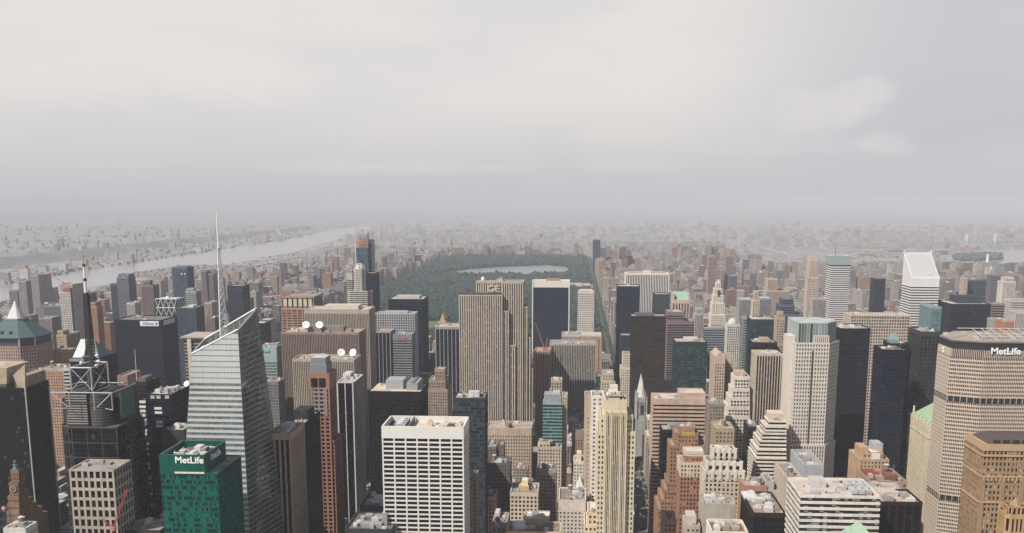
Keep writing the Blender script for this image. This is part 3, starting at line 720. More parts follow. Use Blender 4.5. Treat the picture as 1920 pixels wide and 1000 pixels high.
t = A(OT, 'black tower with a broad tan roof holding a grey box and a cooling bank', SK, 691, 789, 734, 890, 42, style(3.2, .3, 3.8, .42, 8, .3, .25), (.016, .019, .028), G_BLK, (.52, .44, .35), mode='bands', par=None) if False else A(OT, 'black tower with a broad tan roof holding a grey box and a cooling bank', SK, 691, 789, 734, 890, 42, style(3.2, .3, 3.8, .42, 8, .3, .25, .6), (.016, .019, .028), G_BLK, (.60, .50, .40), mech=((.28, .62, .3, .85, 8, (.34, .35, .36)),))
b = t['box']; mb = MB(); x0 = b[0] + .7 * (b[1] - b[0]); mb.box(x0, x0 + 10, b[2] + 8, b[3] - 4, b[4] - .8, b[4] + 6)
o = mb.build('cooling_tower', plain((.30, .31, .32), .6), t)
for k in range(5):
    m2 = MB(); m2.cyl(x0 + 5, b[2] + 11.5 + k * 5.4, b[4] + 5.9, b[4] + 7.2, 2.2, n=14); m2.build('fan_stack', plain((.2, .2, .2), .7), o)
A('masonry_tower', 'brown stepped masonry tower with a pink flat cap, in front of the black ribbed tower', SK, 805, 834, 712, 1160, 30, style(2.6, .5, 3.5, .4, 4), (.33, .26, .21), G_WIN, (.5, .33, .26), tiers=[(816, 833, 692, 1163, 16), (803, 838, 730, 1158, 34)], clut=2)
A(OT, 'blue-grey glass tower with a staggered checker of panes', SK, 850, 909, 746, 900, 42, style(2.7, .1, 3.7, .1, 4, .12, .1), (.08, .095, .11), glass((.014, .021, .028), (.045, .055, .064), 2.7, 3.7, .3, .3, (.06, .075, .09), .1, 1.55, .05), (.22, .22, .22), E=914, clut=9, mech=((.45, .8, .3, .6, 5, (.5, .5, .5)),))
A(OT, 'square tan block with rows of small punched windows, below the big limestone slab', BD, 912, 996, 803, 1150, 38, style(3.1, .52, 3.9, .5, 9, .35, .3), (.50, .39, .29), G_WIN, (.4, .33, .27), mode='cells', clut=5, tank=1)

# the white slab by the library
t = A(OT, 'white concrete slab with a grid of wide black windows, nearest of all', SK, 717, 868, 800, 715, 36, style(8.25, .13, 3.42, .35, 9, .55, .4, 4.2), (.70, .675, .62), glass((.008, .009, .010), None, 8.25, 3.42, .4, .05, (.03, .03, .03), .1), (.58, .52, .44), mode='cells', wvar=.1)
b = t['box']; zr = b[4] - 4.1
mb = MB(); mb.box(b[0] + 1.2, b[0] + 18, b[2] + 2, b[3] - 2, zr - .5, zr + .25); mb.build('sunken_well', plain((.02, .02, .02), .9), t)
mb = MB(); mb.box(b[0] + 8, b[0] + 16, b[2] + 5, b[3] - 8, zr, zr + 4.6); o = mb.build('cooling_tower', plain((.50, .51, .52), .5, .3), t)
for k in range(3):
    m2 = MB(); m2.cyl(b[0] + 12, b[2] + 9 + k * 7, zr + 4.5, zr + 5.6, 2.6, n=14); m2.build('fan_stack', plain((.6, .6, .6), .5), o)
mb = MB(); mb.box(b[0] + 18, b[0] + 18.8, b[2] + 1.5, b[3] - 1.5, zr - .2, zr + 4); mb.build('screen_wall', plain((.16, .13, .10), .8), t)
for (fx, fy, w, h, nm, c) in ((.55, .5, 1.8, 5, 'exhaust_stack', (.62, .5, .36)), (.67, .28, 2.6, 2.2, 'air_handler', (.7, .68, .62)), (.72, .66, 3.4, 2.6, 'air_handler', (.66, .62, .55)), (.82, .42, 2.6, 2.4, 'air_handler', (.12, .09, .07)), (.9, .7, 2, 1.6, 'stair_bulkhead', (.6, .54, .45))):
    mb = MB(); x = b[0] + fx * (b[1] - b[0]); y = b[2] + fy * (b[3] - b[2]); mb.box(x - w, x + w, y - w * .8, y + w * .8, zr - .1, zr + h); mb.cyl(x, y, zr + h - .1, zr + h + .8, w * .55, n=12); mb.build(nm, plain(c, .7), t)
mb = MB()
for (u0, v0, u1, v1) in ((.62, .2, .62, .8), (.62, .8, .95, .8), (.7, .45, .95, .45), (.95, .45, .95, .8)): mb.bar((b[0] + u0 * (b[1] - b[0]), b[2] + v0 * 36, zr + .5), (b[0] + u1 * (b[1] - b[0]), b[2] + v1 * 36, zr + .5), .45)
mb.build('roof_pipe', plain((.45, .36, .25), .7), t)

# Fifth Avenue and the park front
t = A(OT, 'dark glass slab framed in white concrete, standing against the park', SK, 1000, 1066, 527, 1950, 40, style(1.6, 0, 3.9, 0, 12.5, .06, .05), (.70, .66, .58), glass((.004, .014, .032), (.003, .011, .026), 1.6, 3.9, .3, .0, rough=.1, var=.5), (.6, .54, .46), wvar=.08, mech=((.35, .75, .2, .7, 4, (.35, .2, .15)),))
b = t['box']; mb = MB()
for x in (b[0] - 2.4, b[1] + .3): mb.box(x, x + 2.1, b[2] - 1.2, b[3] + .8, -1, b[4] - .4)
mb.build('side_frame', wall((.70, .66, .58), .08), t)
A('apartment_tower', 'pale square tower of small punched windows at the head of the avenue', SK, 1084, 1114, 546, 1780, 26, style(3.1, .5, 3.9, .48, 5, .4, .35), (.60, .54, .47), G_WIN, E=None, mech=((.1, .9, .1, .9, 2.5),))
A(OT, 'pale ribbed block left of the brown brick end wall', BD, 1054, 1090, 628, 1575, 40, PIER, (.52, .47, .43), G_STRIP, clut=3)
A(OT, 'red-brown slab with a blank wall and a ladder of dark side slots', BD, 1091, 1128, 631, 1555, 44, style(8, .75, 4, .5, 5), (.40, .25, .18), G_BLK, (.5, .4, .32), mech=((0, 1, .2, .8, 3, (.55, .48, .4)),))
A(OT, 'grey-tan ribbed slab crowned with tall dark slots', SK, 1031, 1116, 645, 1410, 42, style(2.35, .46, 3.9, 0, 2.5, .6, .3), (.37, .33, .29), G_STRIP, (.3, .28, .25), clut=10)
t = A(OT, 'narrow tan ribbed slab with a red hoist and a rust crane on its roof', SK, 1004, 1031, 657, 1385, 30, style(2.35, .46, 3.9, 0, 2.5, .6, .3), (.42, .33, .26), G_STRIP, (.5, .28, .2))
b = t['box']; mb = MB(); mb.box(b[0] - 3, b[0] - .7, b[2] - 2, b[2] + 3, b[4] - 70, b[4] + 1)
for k in range(14): mb.box(b[0] - 3.3, b[0] - .68, b[2] - 2.2, b[2] + 3.2, b[4] - 70 + 5 * k, b[4] - 69.4 + 5 * k)
mb.build('hoist', plain((.42, .09, .05), .7), t)
A(OT, 'green glass banded tower with a grey metal penthouse above the old low blocks', SK, 1018, 1054, 757, 1060, 26, style(3, 0, 3.5, .30, 1.5, .2, .25), (.26, .36, .34), glass((.02, .07, .07), None, 3, 3.5, .3, .1, (.1, .2, .19)), (.3, .3, .3), mode='bands', mech=((.05, .95, .15, .9, 10, (.30, .31, .33)), (.5, .9, .2, .8, 12, (.42, .43, .45))))
A('masonry_tower', 'slender tan tower with a red roof behind the green banded tower', SK, 1034, 1053, 713, 1130, 20, style(3, .5, 3.6, .3, 3), (.45, .37, .28), G_WIN, (.55, .2, .12), tiers=[(1031, 1056, 735, 1127, 26)], clut=1)
A('masonry_tower', 'thin tan pier block along the right side of the green banded tower', SK, 1055, 1063, 741, 1065, 18, style(3, .6, 3.6, .4, 3), (.46, .38, .29), G_WIN)
A('masonry_building', 'brown brick block with a blank upper wall, behind the cream stepped tower', BD, 1073, 1099, 806, 1140, 30, style(3.4, .6, 3.6, .5, 12), (.31, .23, .17), G_WIN, clut=3)
A('masonry_tower', 'tan windowless side wall of a tall block left of the cream stepped tower', SK, 1097.5, 1109, 743, 902, 26, style(9, .8, 4, .7, 20), (.48, .38, .29), G_WIN, clut=1)
A('masonry_tower', 'white painted wall with small square windows touching the cream stepped tower', SK, 1109.6, 1131, 742, 900, 26, style(4.2, .62, 3.9, .6, 3), (.74, .68, .58), G_WIN, clut=2, mode='cells')
A(OT, 'dark blue-black glass tower at the avenue with the white ribbed slab behind it', SK, 1158, 1200, 537, 1830, 42, CURT, (.020, .032, .05), G_NAVY, (.45, .4, .36), clut=2)
A(OT, 'white ribbed slab, the widest tower at the end of the avenue', SK, 1174, 1254, 513, 1995, 40, style(3.2, .42, 3.9, 0, 3, 1.2, .3), (.74, .70, .66), G_NAVY, (.5, .4, .32), mech=((.42, .6, .2, .8, 5, (.6, .56, .5)), (.05, .95, .55, .9, 3, (.45, .36, .3))), wvar=.1)
A(OT, 'bronze-black glass tower mirroring brown facades, by the white spire', SK, 1184, 1249, 593, 1440, 36, style(3, .07, 3.9, .06, 3, .1, .08), (.028, .024, .022), glass((.022, .020, .024), (.035, .026, .018), 6, 3.9, .5, .35, (.052, .034, .022), .1), (.3, .28, .26), mech=((.12, .65, .2, .7, 4, (.10, .11, .13)),), clut=2)
A(OT, 'grey-green glass tower set between the white ribbed slab and the pink pedimented tower', SK, 1228, 1256, 552, 1850, 40, CURT, (.07, .09, .10), glass((.04, .055, .06), (.05, .06, .07), 2, 3.9, .4, .1, (.07, .12, .11)))
A(OT, 'small dark glass stepped block at the foot of the dark blue avenue tower', BD, 1164, 1183, 629, 1560, 30, BANDS, (.05, .08, .10), G_NAVY, tiers=[(1168, 1183, 652, 1553, 30)])
A('masonry_building', 'cream ornate block tucked left of the bronze-black tower', BD, 1168, 1183, 663, 1450, 24, PUNCH, (.60, .53, .42), tiers=[(1164, 1183, 690, 1444, 30)], clut=1)
A(OT, 'plum-brown banded block stepping down to the right', BD, 1252, 1282, 585, 1560, 40, style(3, 0, 3.7, .5, 6, .3, .3), (.20, .15, .16), G_BLK, (.4, .3, .26), tiers=[(1252, 1302, 602, 1556, 40)], clut=3)
A('masonry_tower', 'slim grey ribbed tower under a dark square cap, right of the plum-brown block', SK, 1304, 1319, 588, 1660, 18, PIER, (.44, .40, .38), G_STRIP, tiers=[(1306, 1317, 578, 1662, 12)], mech=((.1, .9, .1, .9, 5, (.10, .11, .11)),))
A(OT, 'grey-teal banded block at the foot of the white stepped crown tower', BD, 1321, 1359, 615, 1640, 40, BANDS, (.24, .28, .28), G_NAVY, clut=2)
A('apartment_tower', 'grey-green slim slab left of the dark green glass block', SK, 1395, 1408, 597, 1620, 30, BANDS, (.28, .31, .29), G_NAVY)
A(OT, 'dark green glass block behind the black roof-garden block', BD, 1409, 1456, 599, 1500, 40, CURT, (.04, .09, .09), glass((.018, .045, .05), (.02, .04, .045), 2, 3.9, .3, .03), (.4, .38, .34), clut=4)
A(OT, 'low black block with pale machinery sunk into its roof', BD, 1412, 1457, 642, 1350, 36, CURT, (.02, .024, .032), G_BLK, (.35, .33, .3), clut=5, mech=((.35, .75, .3, .7, 5, (.4, .3, .22)),))
A(OT, 'grey slab left of the slim tan spire tower', BD, 1387, 1410, 561, 1780, 30, PIER, (.34, .33, .34), G_NAVY, (.6, .58, .54))
A(OT, 'grey slab right of the slim tan spire tower', BD, 1425, 1446, 559, 1790, 30, PIER, (.30, .32, .35), G_NAVY, (.6, .58, .54))
A('masonry_tower', 'slim tan spire tower rising between two matching grey slabs', SK, 1412, 1424, 562, 1740, 16, style(2.6, .5, 3.6, .3, 4), (.56, .46, .38), G_WIN, tiers=[(1415, 1421, 546, 1743, 8)])
A('masonry_tower', 'brick column tower with a pale square lantern top', SK, 1457, 1471, 594, 1380, 16, style(3, .55, 3.6, .45, 5), (.40, .31, .24), G_WIN, tiers=[(1459, 1468, 584, 1383, 8), (1451, 1478, 643, 1374, 30)], clut=1)
A(OT, 'dark glass tower with wavy stepped floors behind the brick column tower', SK, 1464, 1490, 573, 1660, 40, BANDS, (.10, .12, .15), G_NAVY, tiers=[(1468, 1488, 560, 1664, 30), (1464, 1506, 590, 1656, 44)], clut=3)
A('apartment_block', 'pink-tan far block with a square raised top, above the wavy dark glass tower', BD, 1440, 1458, 523, 2250, 30, PIER, (.52, .40, .33), tiers=[(1436, 1480, 545, 2240, 30)], clut=2)
t = A(OT, 'tall white-banded tower with a plain grey-green crown and one dark antenna', SK, 1560, 1594, 497, 2010, 45, style(3, 0, 4.2, .52, 1.2, .3, .4), (.68, .66, .64), G_BLK, tiers=[(1559.5, 1594.5, 480, 2009, 46, style(30, .1, 40, .9, 17, .3, .3), 498)], mech=((.3, .8, .3, .8, 4, (.5, .4, .36)),), wvar=.12)
A('apartment_tower', 'tall slim pink-tan tower with an orange square crown', SK, 1518, 1532, 488, 2060, 18, style(2.6, .5, 3.4, .35, 3), (.52, .42, .36), G_WIN, tiers=[(1519, 1531, 478, 2062, 12, style(20, .9, 9, .9, 8)), (1515, 1535, 520, 2058, 24)])
A('apartment_tower', 'grey ribbed slab between the slim pink-tan tower and the white-banded tower', BD, 1525, 1549, 560, 1850, 30, PIER, (.40, .37, .36), G_NAVY, clut=2)
A('apartment_tower', 'dark slate tower in the haze left of the slant-roofed tower', SK, 1640, 1661, 523, 2200, 30, CURT, (.05, .07, .10), G_NAVY)
A('apartment_tower', 'dark blue tower standing alone over the east edge of the park', SK, 1112, 1126, 450, 4800, 40, CURT, (.06, .09, .12), G_NAVY)
A('apartment_tower', 'brown slab standing alone in the haze right of the dark blue one', SK, 1162, 1174, 463, 4600, 30, PIER, (.25, .17, .15), G_NAVY)
A('apartment_tower', 'brown twin tower in the haze, left one of the pair over the white stepped crown', SK, 1329, 1343, 480, 3100, 24, PIER, (.36, .26, .22))
A('apartment_tower', 'brown twin tower in the haze, right one of the pair over the white stepped crown', SK, 1361, 1375, 480, 3150, 24, PIER, (.34, .26, .24))

# Park Avenue and the east
A(OT, 'deep green glass tower with white roof machinery, left of the brick gable tower', SK, 1267, 1326, 641, 1320, 40, style(2.2, .1, 3.9, .22, 6, .14, .14), (.035, .075, .07), glass((.012, .035, .04), (.02, .05, .05), 3, 3.9, .3, .25, (.06, .12, .10)), (.42, .38, .34), clut=12, mech=((.3, .75, .3, .7, 4, (.55, .5, .45)),))
A(OT, 'pale grey tower with a rounded dome top and white ribs', SK, 1364, 1387, 608, 1560, 20, style(3, .45, 3.7, .25, 4), (.60, .56, .51), G_WIN)
A('masonry_tower', 'tan brick tower with a pointed gable and arched top windows', SK, 1341, 1359, 668, 1150, 40, style(2.4, .52, 3.5, .4, 9), (.48, .37, .29), G_WIN, tiers=[(1358, 1374, 668, 1165, 24)])
A('masonry_tower', 'white ziggurat tower with dark window strips, stepping down on its left', SK, 1378, 1405, 706, 1090, 26, style(3.4, .34, 3.6, .36, 4, .45, .4), (.66, .60, .52), glass((.016, .017, .02), None, 3.4, 3.6, .4, .1), (.4, .32, .27), tiers=[(1374, 1405, 728, 1088, 29), (1370, 1405, 745, 1086, 32), (1366, 1405, 762, 1084, 35), (1362, 1405, 780, 1082, 38)], mech=((.1, .8, .2, .8, 5, (.5, .36, .29)),), clut=2, mode='cells')
A(OT, 'brown tower with thin white ribs and a taller top storey', SK, 1419, 1465, 664, 1180, 33, style(3.0, .32, 3.9, 0, 2.5, .7, .3), (.52, .44, .36), glass((.02, .018, .018), (.05, .04, .035), 3, 3.9, .4, .04), (.42, .34, .28), clut=5)
A(OT, 'dark windowless slab joined to the right of the brown white-ribbed tower', SK, 1466, 1483, 670, 1240, 40, style(4, .6, 3.9, .5, 6), (.09, .085, .085), G_BLK, (.5, .47, .42))
A(OT, 'pink granite tower with long black ribbon windows', SK, 1225.5, 1322, 748, 965, 30, style(3, 0, 3.75, .56, 6, .3, .45), (.50, .36, .28), G_BLK, (.55, .48, .42), mode='bands', tiers=[(1276, 1322, 737, 968, 26, style(3, 0, 3.75, .6, 9, .3, .45))], clut=3)
A(OT, 'dark glass block with a grey rooftop plant, wedged before the pink granite tower', BD, 1241, 1305, 806, 935, 24, CURT, (.02, .028, .034), G_BLK, (.35, .34, .33), mech=((.25, .98, .1, .6, 5, (.22, .24, .27), 1),), clut=3)
A('masonry_building', 'brown brick block with a pale green copper roof, right of the pink granite tower', BD, 1342, 1376, 803, 900, 30, style(3.2, .55, 3.6, .5, 4), (.40, .30, .20), G_WIN, (.32, .44, .26), clut=4, mode='cells')
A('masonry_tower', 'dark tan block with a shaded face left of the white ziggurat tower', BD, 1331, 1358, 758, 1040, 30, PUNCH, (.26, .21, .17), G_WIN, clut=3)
A(OT, 'white-banded office block whose floors step out like stairs', BD, 1442, 1474, 789, 960, 24, style(3, 0, 3.6, .48, 1.8, .3, .5), (.72, .66, .57), G_BLK, (.5, .44, .36), mode='bands', tiers=[(1436, 1474, 799, 957, 28), (1430, 1474, 812, 954, 32), (1425, 1474, 826, 951, 36), (1420, 1474, 842, 948, 40), (1418, 1474, 858, 946, 44)], mech=((.05, .98, .2, .9, 7, (.62, .5, .38)),))
A(OT, 'dark slab seen left of the white-banded stepped block', BD, 1404, 1426, 800, 1010, 30, CURT, (.05, .05, .055), G_BLK, (.16, .15, .15), clut=2)
A(OT, 'black steel slab rising behind the pale octagonal tower', SK, 1576, 1632, 616, 1110, 44, style(2, .2, 3.7, .22, 6, .25, .2), (.020, .024, .034), glass((.012, .016, .024), (.02, .024, .03), 4, 3.7, .4, .06, (.05, .055, .06)), (.42, .39, .35), clut=7)
A(OT, 'broad tan slab with a grid of small square windows and a colonnaded top', SK, 1596, 1706, 592, 1250, 36, style(3.0, .34, 3.75, .38, 1.5, .5, .4), (.50, .42, .35), G_WIN, (.45, .38, .32), clut=6)
A(OT, 'slim black tower in front of a small green copper pyramid', SK, 1656, 1701, 656, 1020, 32, CURT, (.016, .018, .026), G_NAVY, (.14, .12, .11))
t = A('masonry_tower', 'dark square tower capped by a green copper pyramid', SK, 1669, 1704, 644, 1085, 24, CURT, (.025, .03, .04), G_NAVY)
b = t['box']; xm = (b[0] + b[1]) / 2 - 3; mb = MB(); mb.prism(rect(xm - 5, xm + 5, b[2] + 7, b[2] + 17), b[4] - 1, b[4] + 3); mb.prism(rect(xm - 4.6, xm + 4.6, b[2] + 7.4, b[2] + 16.6), b[4] + 3, b[4] + 9, rect(xm - 1.6, xm + 1.6, b[2] + 10.4, b[2] + 13.6)); mb.cyl(xm, b[2] + 12, b[4] + 8.9, b[4] + 13, 1.2, .1, 8); mb.build('copper_roof', plain((.20, .31, .28), .7, var=.3), t)
A(OT, 'charcoal ribbed tower just left of the great beige octagon slab', SK, 1727, 1763, 622, 1062, 38, style(4.2, .14, 3.9, .05, 5, .4, .1), (.10, .10, .11), glass((.02, .022, .03), (.035, .035, .038), 2, 3.9, .3, .05, (.07, .07, .07)), (.24, .22, .2), clut=4)
A('masonry_tower', 'orange-brown tapering brick spire tower beside the broad tan slab', SK, 1695, 1711, 622, 1350, 14, style(2.4, .6, 3.5, .4, 5), (.48, .30, .17), tiers=[(1697, 1709, 608, 1352, 10), (1700, 1706, 600, 1354, 5)])
A(OT, 'pale teal glass block at the foot of the slant-roofed tower', BD, 1748, 1766, 576, 1500, 54, CURT, (.20, .30, .31), glass((.07, .13, .135), (.08, .14, .145), 2, 3.8, .3, .06, (.16, .22, .22)))
A(OT, 'wide navy block with a smaller navy storey on top', BD, 1783, 1858, 570, 1560, 60, CURT, (.028, .04, .06), G_NAVY, (.5, .46, .42), mech=((.28, .86, .3, .9, 10, (.026, .036, .055)),), tiers=[(1783, 1858, 611, 1559, 61, style(2.6, .5, 5, 0, .8, .7, .3), 618)], clut=2)
A('apartment_tower', 'cream fluted tower with a stepped crown near the right edge', SK, 1881, 1904, 528, 2000, 24, PIER, (.62, .57, .51), G_STRIP, tiers=[(1884, 1901, 520, 2003, 16)])
A('apartment_tower', 'brown-grey curved block right of the wide navy block', BD, 1863, 1884, 570, 1690, 26, BANDS, (.26, .21, .19), G_BLK)
A('apartment_tower', 'pale grey ribbed slab at the far right edge', BD, 1905, 1945, 585, 1600, 30, PIER, (.52, .47, .44), G_STRIP, clut=2)
A('apartment_block', 'white gridded slab behind the pale grey ribbed slab', BD, 1897, 1935, 563, 1760, 30, GRID, (.52, .48, .45), G_NAVY)
A('apartment_block', 'grey low block beside the orange brick cluster', BD, 1868, 1890, 600, 1480, 30, PIER, (.36, .33, .31), clut=1)
A('apartment_block', 'orange brick cluster at the right, below the cream fluted tower', BD, 1884, 1902, 603, 1450, 30, PUNCH, (.46, .22, .13), clut=2)
A('apartment_tower', 'blue-grey slab by the strait, above the wide navy block', BD, 1816, 1850, 524, 2350, 30, CURT, (.13, .16, .2), G_NAVY, clut=2)
A('apartment_tower', 'tan slim slab touching the blue-grey slab by the strait', BD, 1808, 1815, 521, 2330, 24, PUNCH, (.46, .36, .29))
A('apartment_tower', 'dark violet slab by the strait, left of the cream fluted tower', SK, 1860, 1879, 516, 2500, 30, GRID, (.17, .16, .2), G_NAVY, clut=1)
t = A(OT, 'tan terraced brick block with roof huts, in front of the slim black tower', BD, 1613, 1666, 861, 900, 36, style(3.3, .55, 3.6, .5, 2.5), (.46, .32, .20), G_WIN, (.5, .42, .34), tiers=[(1619, 1655, 848, 905, 24)], mech=((.05, .35, .2, .7, 10, (.46, .31, .18)), (.45, .75, .1, .6, 5, (.7, .65, .58)), (.6, .95, .4, .8, 12, (.4, .4, .38))), clut=6, mode='cells')
A('masonry_building', 'low red-roofed block at the foot of the tan terraced block', BD, 1632, 1700, 902, 800, 40, PUNCH, (.36, .25, .17), G_WIN, (.15, .06, .05), mech=((.05, .45, .35, .8, 2, (.27, .045, .03)), (.5, .75, .1, .45, 4, (.20, .08, .06))), clut=3)
A('masonry_building', 'low tan block with a long grey roof, below the red-roofed block', BD, 1620, 1705, 925, 730, 34, PUNCH, (.30, .22, .17), G_WIN, (.42, .38, .34), clut=8)
A(OT, 'dark brown bronze-framed block right of the white-striped block', BD, 1652, 1728, 941, 655, 30, style(5.2, .2, 3.9, .08, 3, .5, .3), (.050, .030, .024), G_BLK, (.46, .36, .29), mode='strips', clut=10, mech=((.1, .6, .5, .9, 3, (.5, .44, .38)),))
t = A(OT, 'white-striped office block with a broad pinkish roof and a sunken fan bay', BD, 1502, 1650, 929, 610, 40, style(2.4, 0, 3.9, .45, 1.8, .3, .5), (.66, .60, .53), glass((.02, .025, .028), None, 2.4, 3.9, .45, .25, (.22, .24, .23)), (.54, .46, .41), mode='bands', mech=((.24, .42, .5, .8, 4.5, (.5, .47, .46)),), clut=3)
b = t['box']; mb = MB(); mb.box(b[0] + .68 * (b[1] - b[0]), b[1] - 2, b[2] + 4, b[3] - 3, b[4] - 1.2, b[4] - 1.0); mb.build('sunken_well', plain((.03, .03, .03), .9), t)
for k in range(6):
    mb = MB(); x = b[0] + (.72 + .09 * (k % 3)) * (b[1] - b[0]); y = b[2] + 11 + 14 * (k // 3); mb.box(x - 1.9, x + 1.9, y - 4.5, y + 4.5, b[4] - 1.1, b[4] + 1.6); mb.cyl(x, y, b[4] + 1.5, b[4] + 2.5, 1.5, n=12); mb.build('cooling_fan', plain((.45, .46, .46), .5), t)
t = A(OT, 'pale grey block with an open roof full of machinery, before the pale octagonal tower', BD, 1509, 1544, 872, 800, 52, style(30, .1, 6, .5, 12, .3, .3, 3), (.40, .41, .42), glass((.03, .06, .06), None, 3, 4, .4, .05), (.40, .33, .24), clut=12)
A('masonry_building', 'beige blank-walled block between the white-striped block and the pale grey one', BD, 1484, 1512, 906, 720, 60, style(20, .8, 5, .8, 20), (.50, .41, .32), G_WIN)
t = A(OT, 'dark bronze block with a brick side wall and cluttered pale roof', BD, 1413, 1473, 962, 650, 50, style(2.2, .12, 3.9, .1, 3.5, .2, .12), (.045, .034, .028), G_BLK, (.30, .22, .19), clut=12, mech=((-.02, .42, .66, .98, 1.5, (.62, .62, .58)),))
A('masonry_building', 'red-brown brick block with three rows of small windows, under the white deco tower', BD, 1394, 1437, 911, 765, 26, style(3.1, .55, 3.7, .55, 8), (.36, .20, .13), G_WIN, (.4, .3, .24), mode='cells', clut=4)
A('masonry_building', 'grey rendered block joined to the red-brown brick one', BD, 1437.6, 1450, 903, 766, 24, style(8, .75, 3.7, .6, 16), (.42, .40, .38), G_WIN, clut=1)
A('masonry_building', 'low grey rendered wing with two window columns', BD, 1450.6, 1459, 919, 764, 26, style(3.4, .6, 3.7, .6, 6), (.44, .42, .40), G_WIN, mode='cells')
t = A(OT, 'beige windowless box with green glass edges and rooftop pipes', BD, 1320, 1379, 945, 690, 24, style(40, .35, 30, .7, 22, .3, .3), (.40, .36, .29), glass((.02, .04, .035)), (.3, .3, .28), clut=10)
t = A(OT, 'low block with a white parapet and brown sunken roof at the bottom edge', BD, 1335, 1402, 997, 585, 24, style(3, .4, 4, .4, 1.4, .3, .26, 1.8), (.70, .64, .56), G_BLK, (.22, .13, .09), clut=8)
A('masonry_building', 'small brick block with a roof hut at the bottom, right of the avenue', BD, 1245, 1268, 976, 745, 26, PUNCH, (.44, .28, .18), G_WIN, (.5, .42, .34), clut=4, tank=1)
A('masonry_building', 'grey-beige stepped block at the bottom, left of the beige windowless box', BD, 1287, 1312, 985, 690, 24, PUNCH, (.46, .40, .33), G_WIN, (.46, .44, .42), mech=((.1, .8, .2, .8, 6, (.5, .45, .38)),), clut=3)
# low old blocks in the middle
t = A('masonry_building', 'cream loft building with paired windows, cornice and a tan roof hut', BD, 957, 1008, 924, 905, 34, style(3.4, .42, 3.9, .42, 3.6, .3, .26), (.58, .48, .37), G_WIN, (.22, .2, .18), mode='cells', mech=((.32, .66, .3, .7, 4, (.55, .38, .2)), (.4, .62, .4, .7, 9, (.72, .65, .45))), clut=5)
A('masonry_building', 'tan narrow loft building with red roof tanks', BD, 899, 928, 932, 925, 26, style(3.2, .4, 3.9, .42, 3.5, .3, .26), (.55, .42, .31), G_WIN, (.2, .1, .08), mode='cells', clut=3, tank=2)
A('masonry_building', 'white blank-fronted building pierced by small square windows low down', BD, 1048, 1098, 938, 855, 40, style(3.3, .55, 3.5, .52, 11, .3, .26), (.66, .58, .50), G_WIN, (.2, .19, .18), mode='cells', clut=9, tank=1)
A('masonry_building', 'sandy building with arched upper windows and a white roof', BD, 983, 1029, 973, 800, 22, style(3.2, .5, 4.2, .42, 4, .35, .3), (.60, .46, .29), G_WIN, (.72, .70, .64), mode='cells', clut=2)
A('masonry_building', 'low sandy front wing at the bottom edge with a white roof box', BD, 951, 1050, 997, 770, 26, style(3.6, .5, 4, .42, 3), (.58, .45, .29), G_WIN, (.22, .17, .13), mech=((.1, .32, .3, .9, 2.5, (.74, .72, .68)),), clut=4, tank=1)
A('masonry_building', 'grey-roofed low block with white parapet edges', BD, 922, 948, 988, 800, 40, style(3.6, .5, 4, .42, 1.4), (.36, .30, .26), G_WIN, (.30, .29, .29), mech=((.05, .4, .6, .95, 5, (.55, .5, .5)),), clut=4)
A('masonry_building', 'cream french-roofed block under the green banded tower', BD, 1009, 1052, 838, 1050, 26, style(3.2, .5, 3.7, .42, 3), (.58, .49, .36), G_WIN, (.33, .28, .24), mode='cells', tiers=[(1012, 1030, 829, 1052, 16)], clut=4)
A('masonry_building', 'white low block with a small round-topped turret', BD, 1076, 1113, 866, 985, 26, PUNCH, (.70, .63, .50), G_WIN, (.5, .44, .36), mech=((.15, .38, .2, .6, 9, (.66, .60, .44)),), clut=4)
A('masonry_building', 'dark brown loft block with twin white roof tanks behind the cream loft building', BD, 1006, 1042, 886, 960, 30, style(3.2, .45, 3.6, .42, 3), (.24, .19, .15), G_WIN, (.2, .18, .16), clut=3, tank=2)
A('masonry_building', 'dark narrow block squeezed against the right side of the white slab', BD, 886, 893, 893, 772, 18, PUNCH, (.22, .19, .16), G_WIN)
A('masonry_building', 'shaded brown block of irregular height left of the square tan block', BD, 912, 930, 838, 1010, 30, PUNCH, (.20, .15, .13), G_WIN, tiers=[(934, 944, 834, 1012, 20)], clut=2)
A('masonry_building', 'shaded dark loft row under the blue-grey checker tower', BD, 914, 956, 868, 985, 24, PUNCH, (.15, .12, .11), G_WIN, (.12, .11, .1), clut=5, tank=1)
A(OT, 'dark grey low office block with a plant-covered roof left of the white slab', BD, 648, 734, 992, 700, 40, style(4, .3, 4.2, .4, 6), (.085, .09, .09), G_BLK, (.12, .12, .12), clut=12, mech=((.72, .84, .3, .5, 9, (.3, .29, .28)), (.3, .75, .15, .35, 2.5, (.3, .29, .28))))
A(OT, 'second dark grey low block behind, with pale roof units and a tan tank', BD, 676, 736, 949, 800, 40, style(4, .3, 4.2, .4, 5), (.10, .10, .105), G_BLK, (.15, .15, .15), clut=10, tank=1, mech=((.3, .7, .3, .6, 4, (.5, .48, .5)),))
A('masonry_building', 'white louvred rooftop block at the bottom left corner', BD, 8, 47, 990, 620, 14, style(2, .4, 4, .4, 4), (.60, .58, .54), G_BLK, (.4, .38, .36), clut=6)
A('masonry_building', 'dark low block with a pale roof under the stone-gridded front block', BD, 232, 300, 994, 700, 30, PUNCH, (.10, .08, .07), G_BLK, (.3, .27, .24), clut=7)
A('masonry_building', 'small grey block on the avenue with a round white skylight strip', BD, 1226, 1240, 905, 1035, 24, PUNCH, (.34, .28, .22), G_WIN, (.66, .6, .5), clut=2)
A('masonry_building', 'white-balconied block on the avenue below the pink granite tower', BD, 1222, 1232, 872, 1090, 24, BANDS, (.70, .66, .60), G_BLK, clut=1)
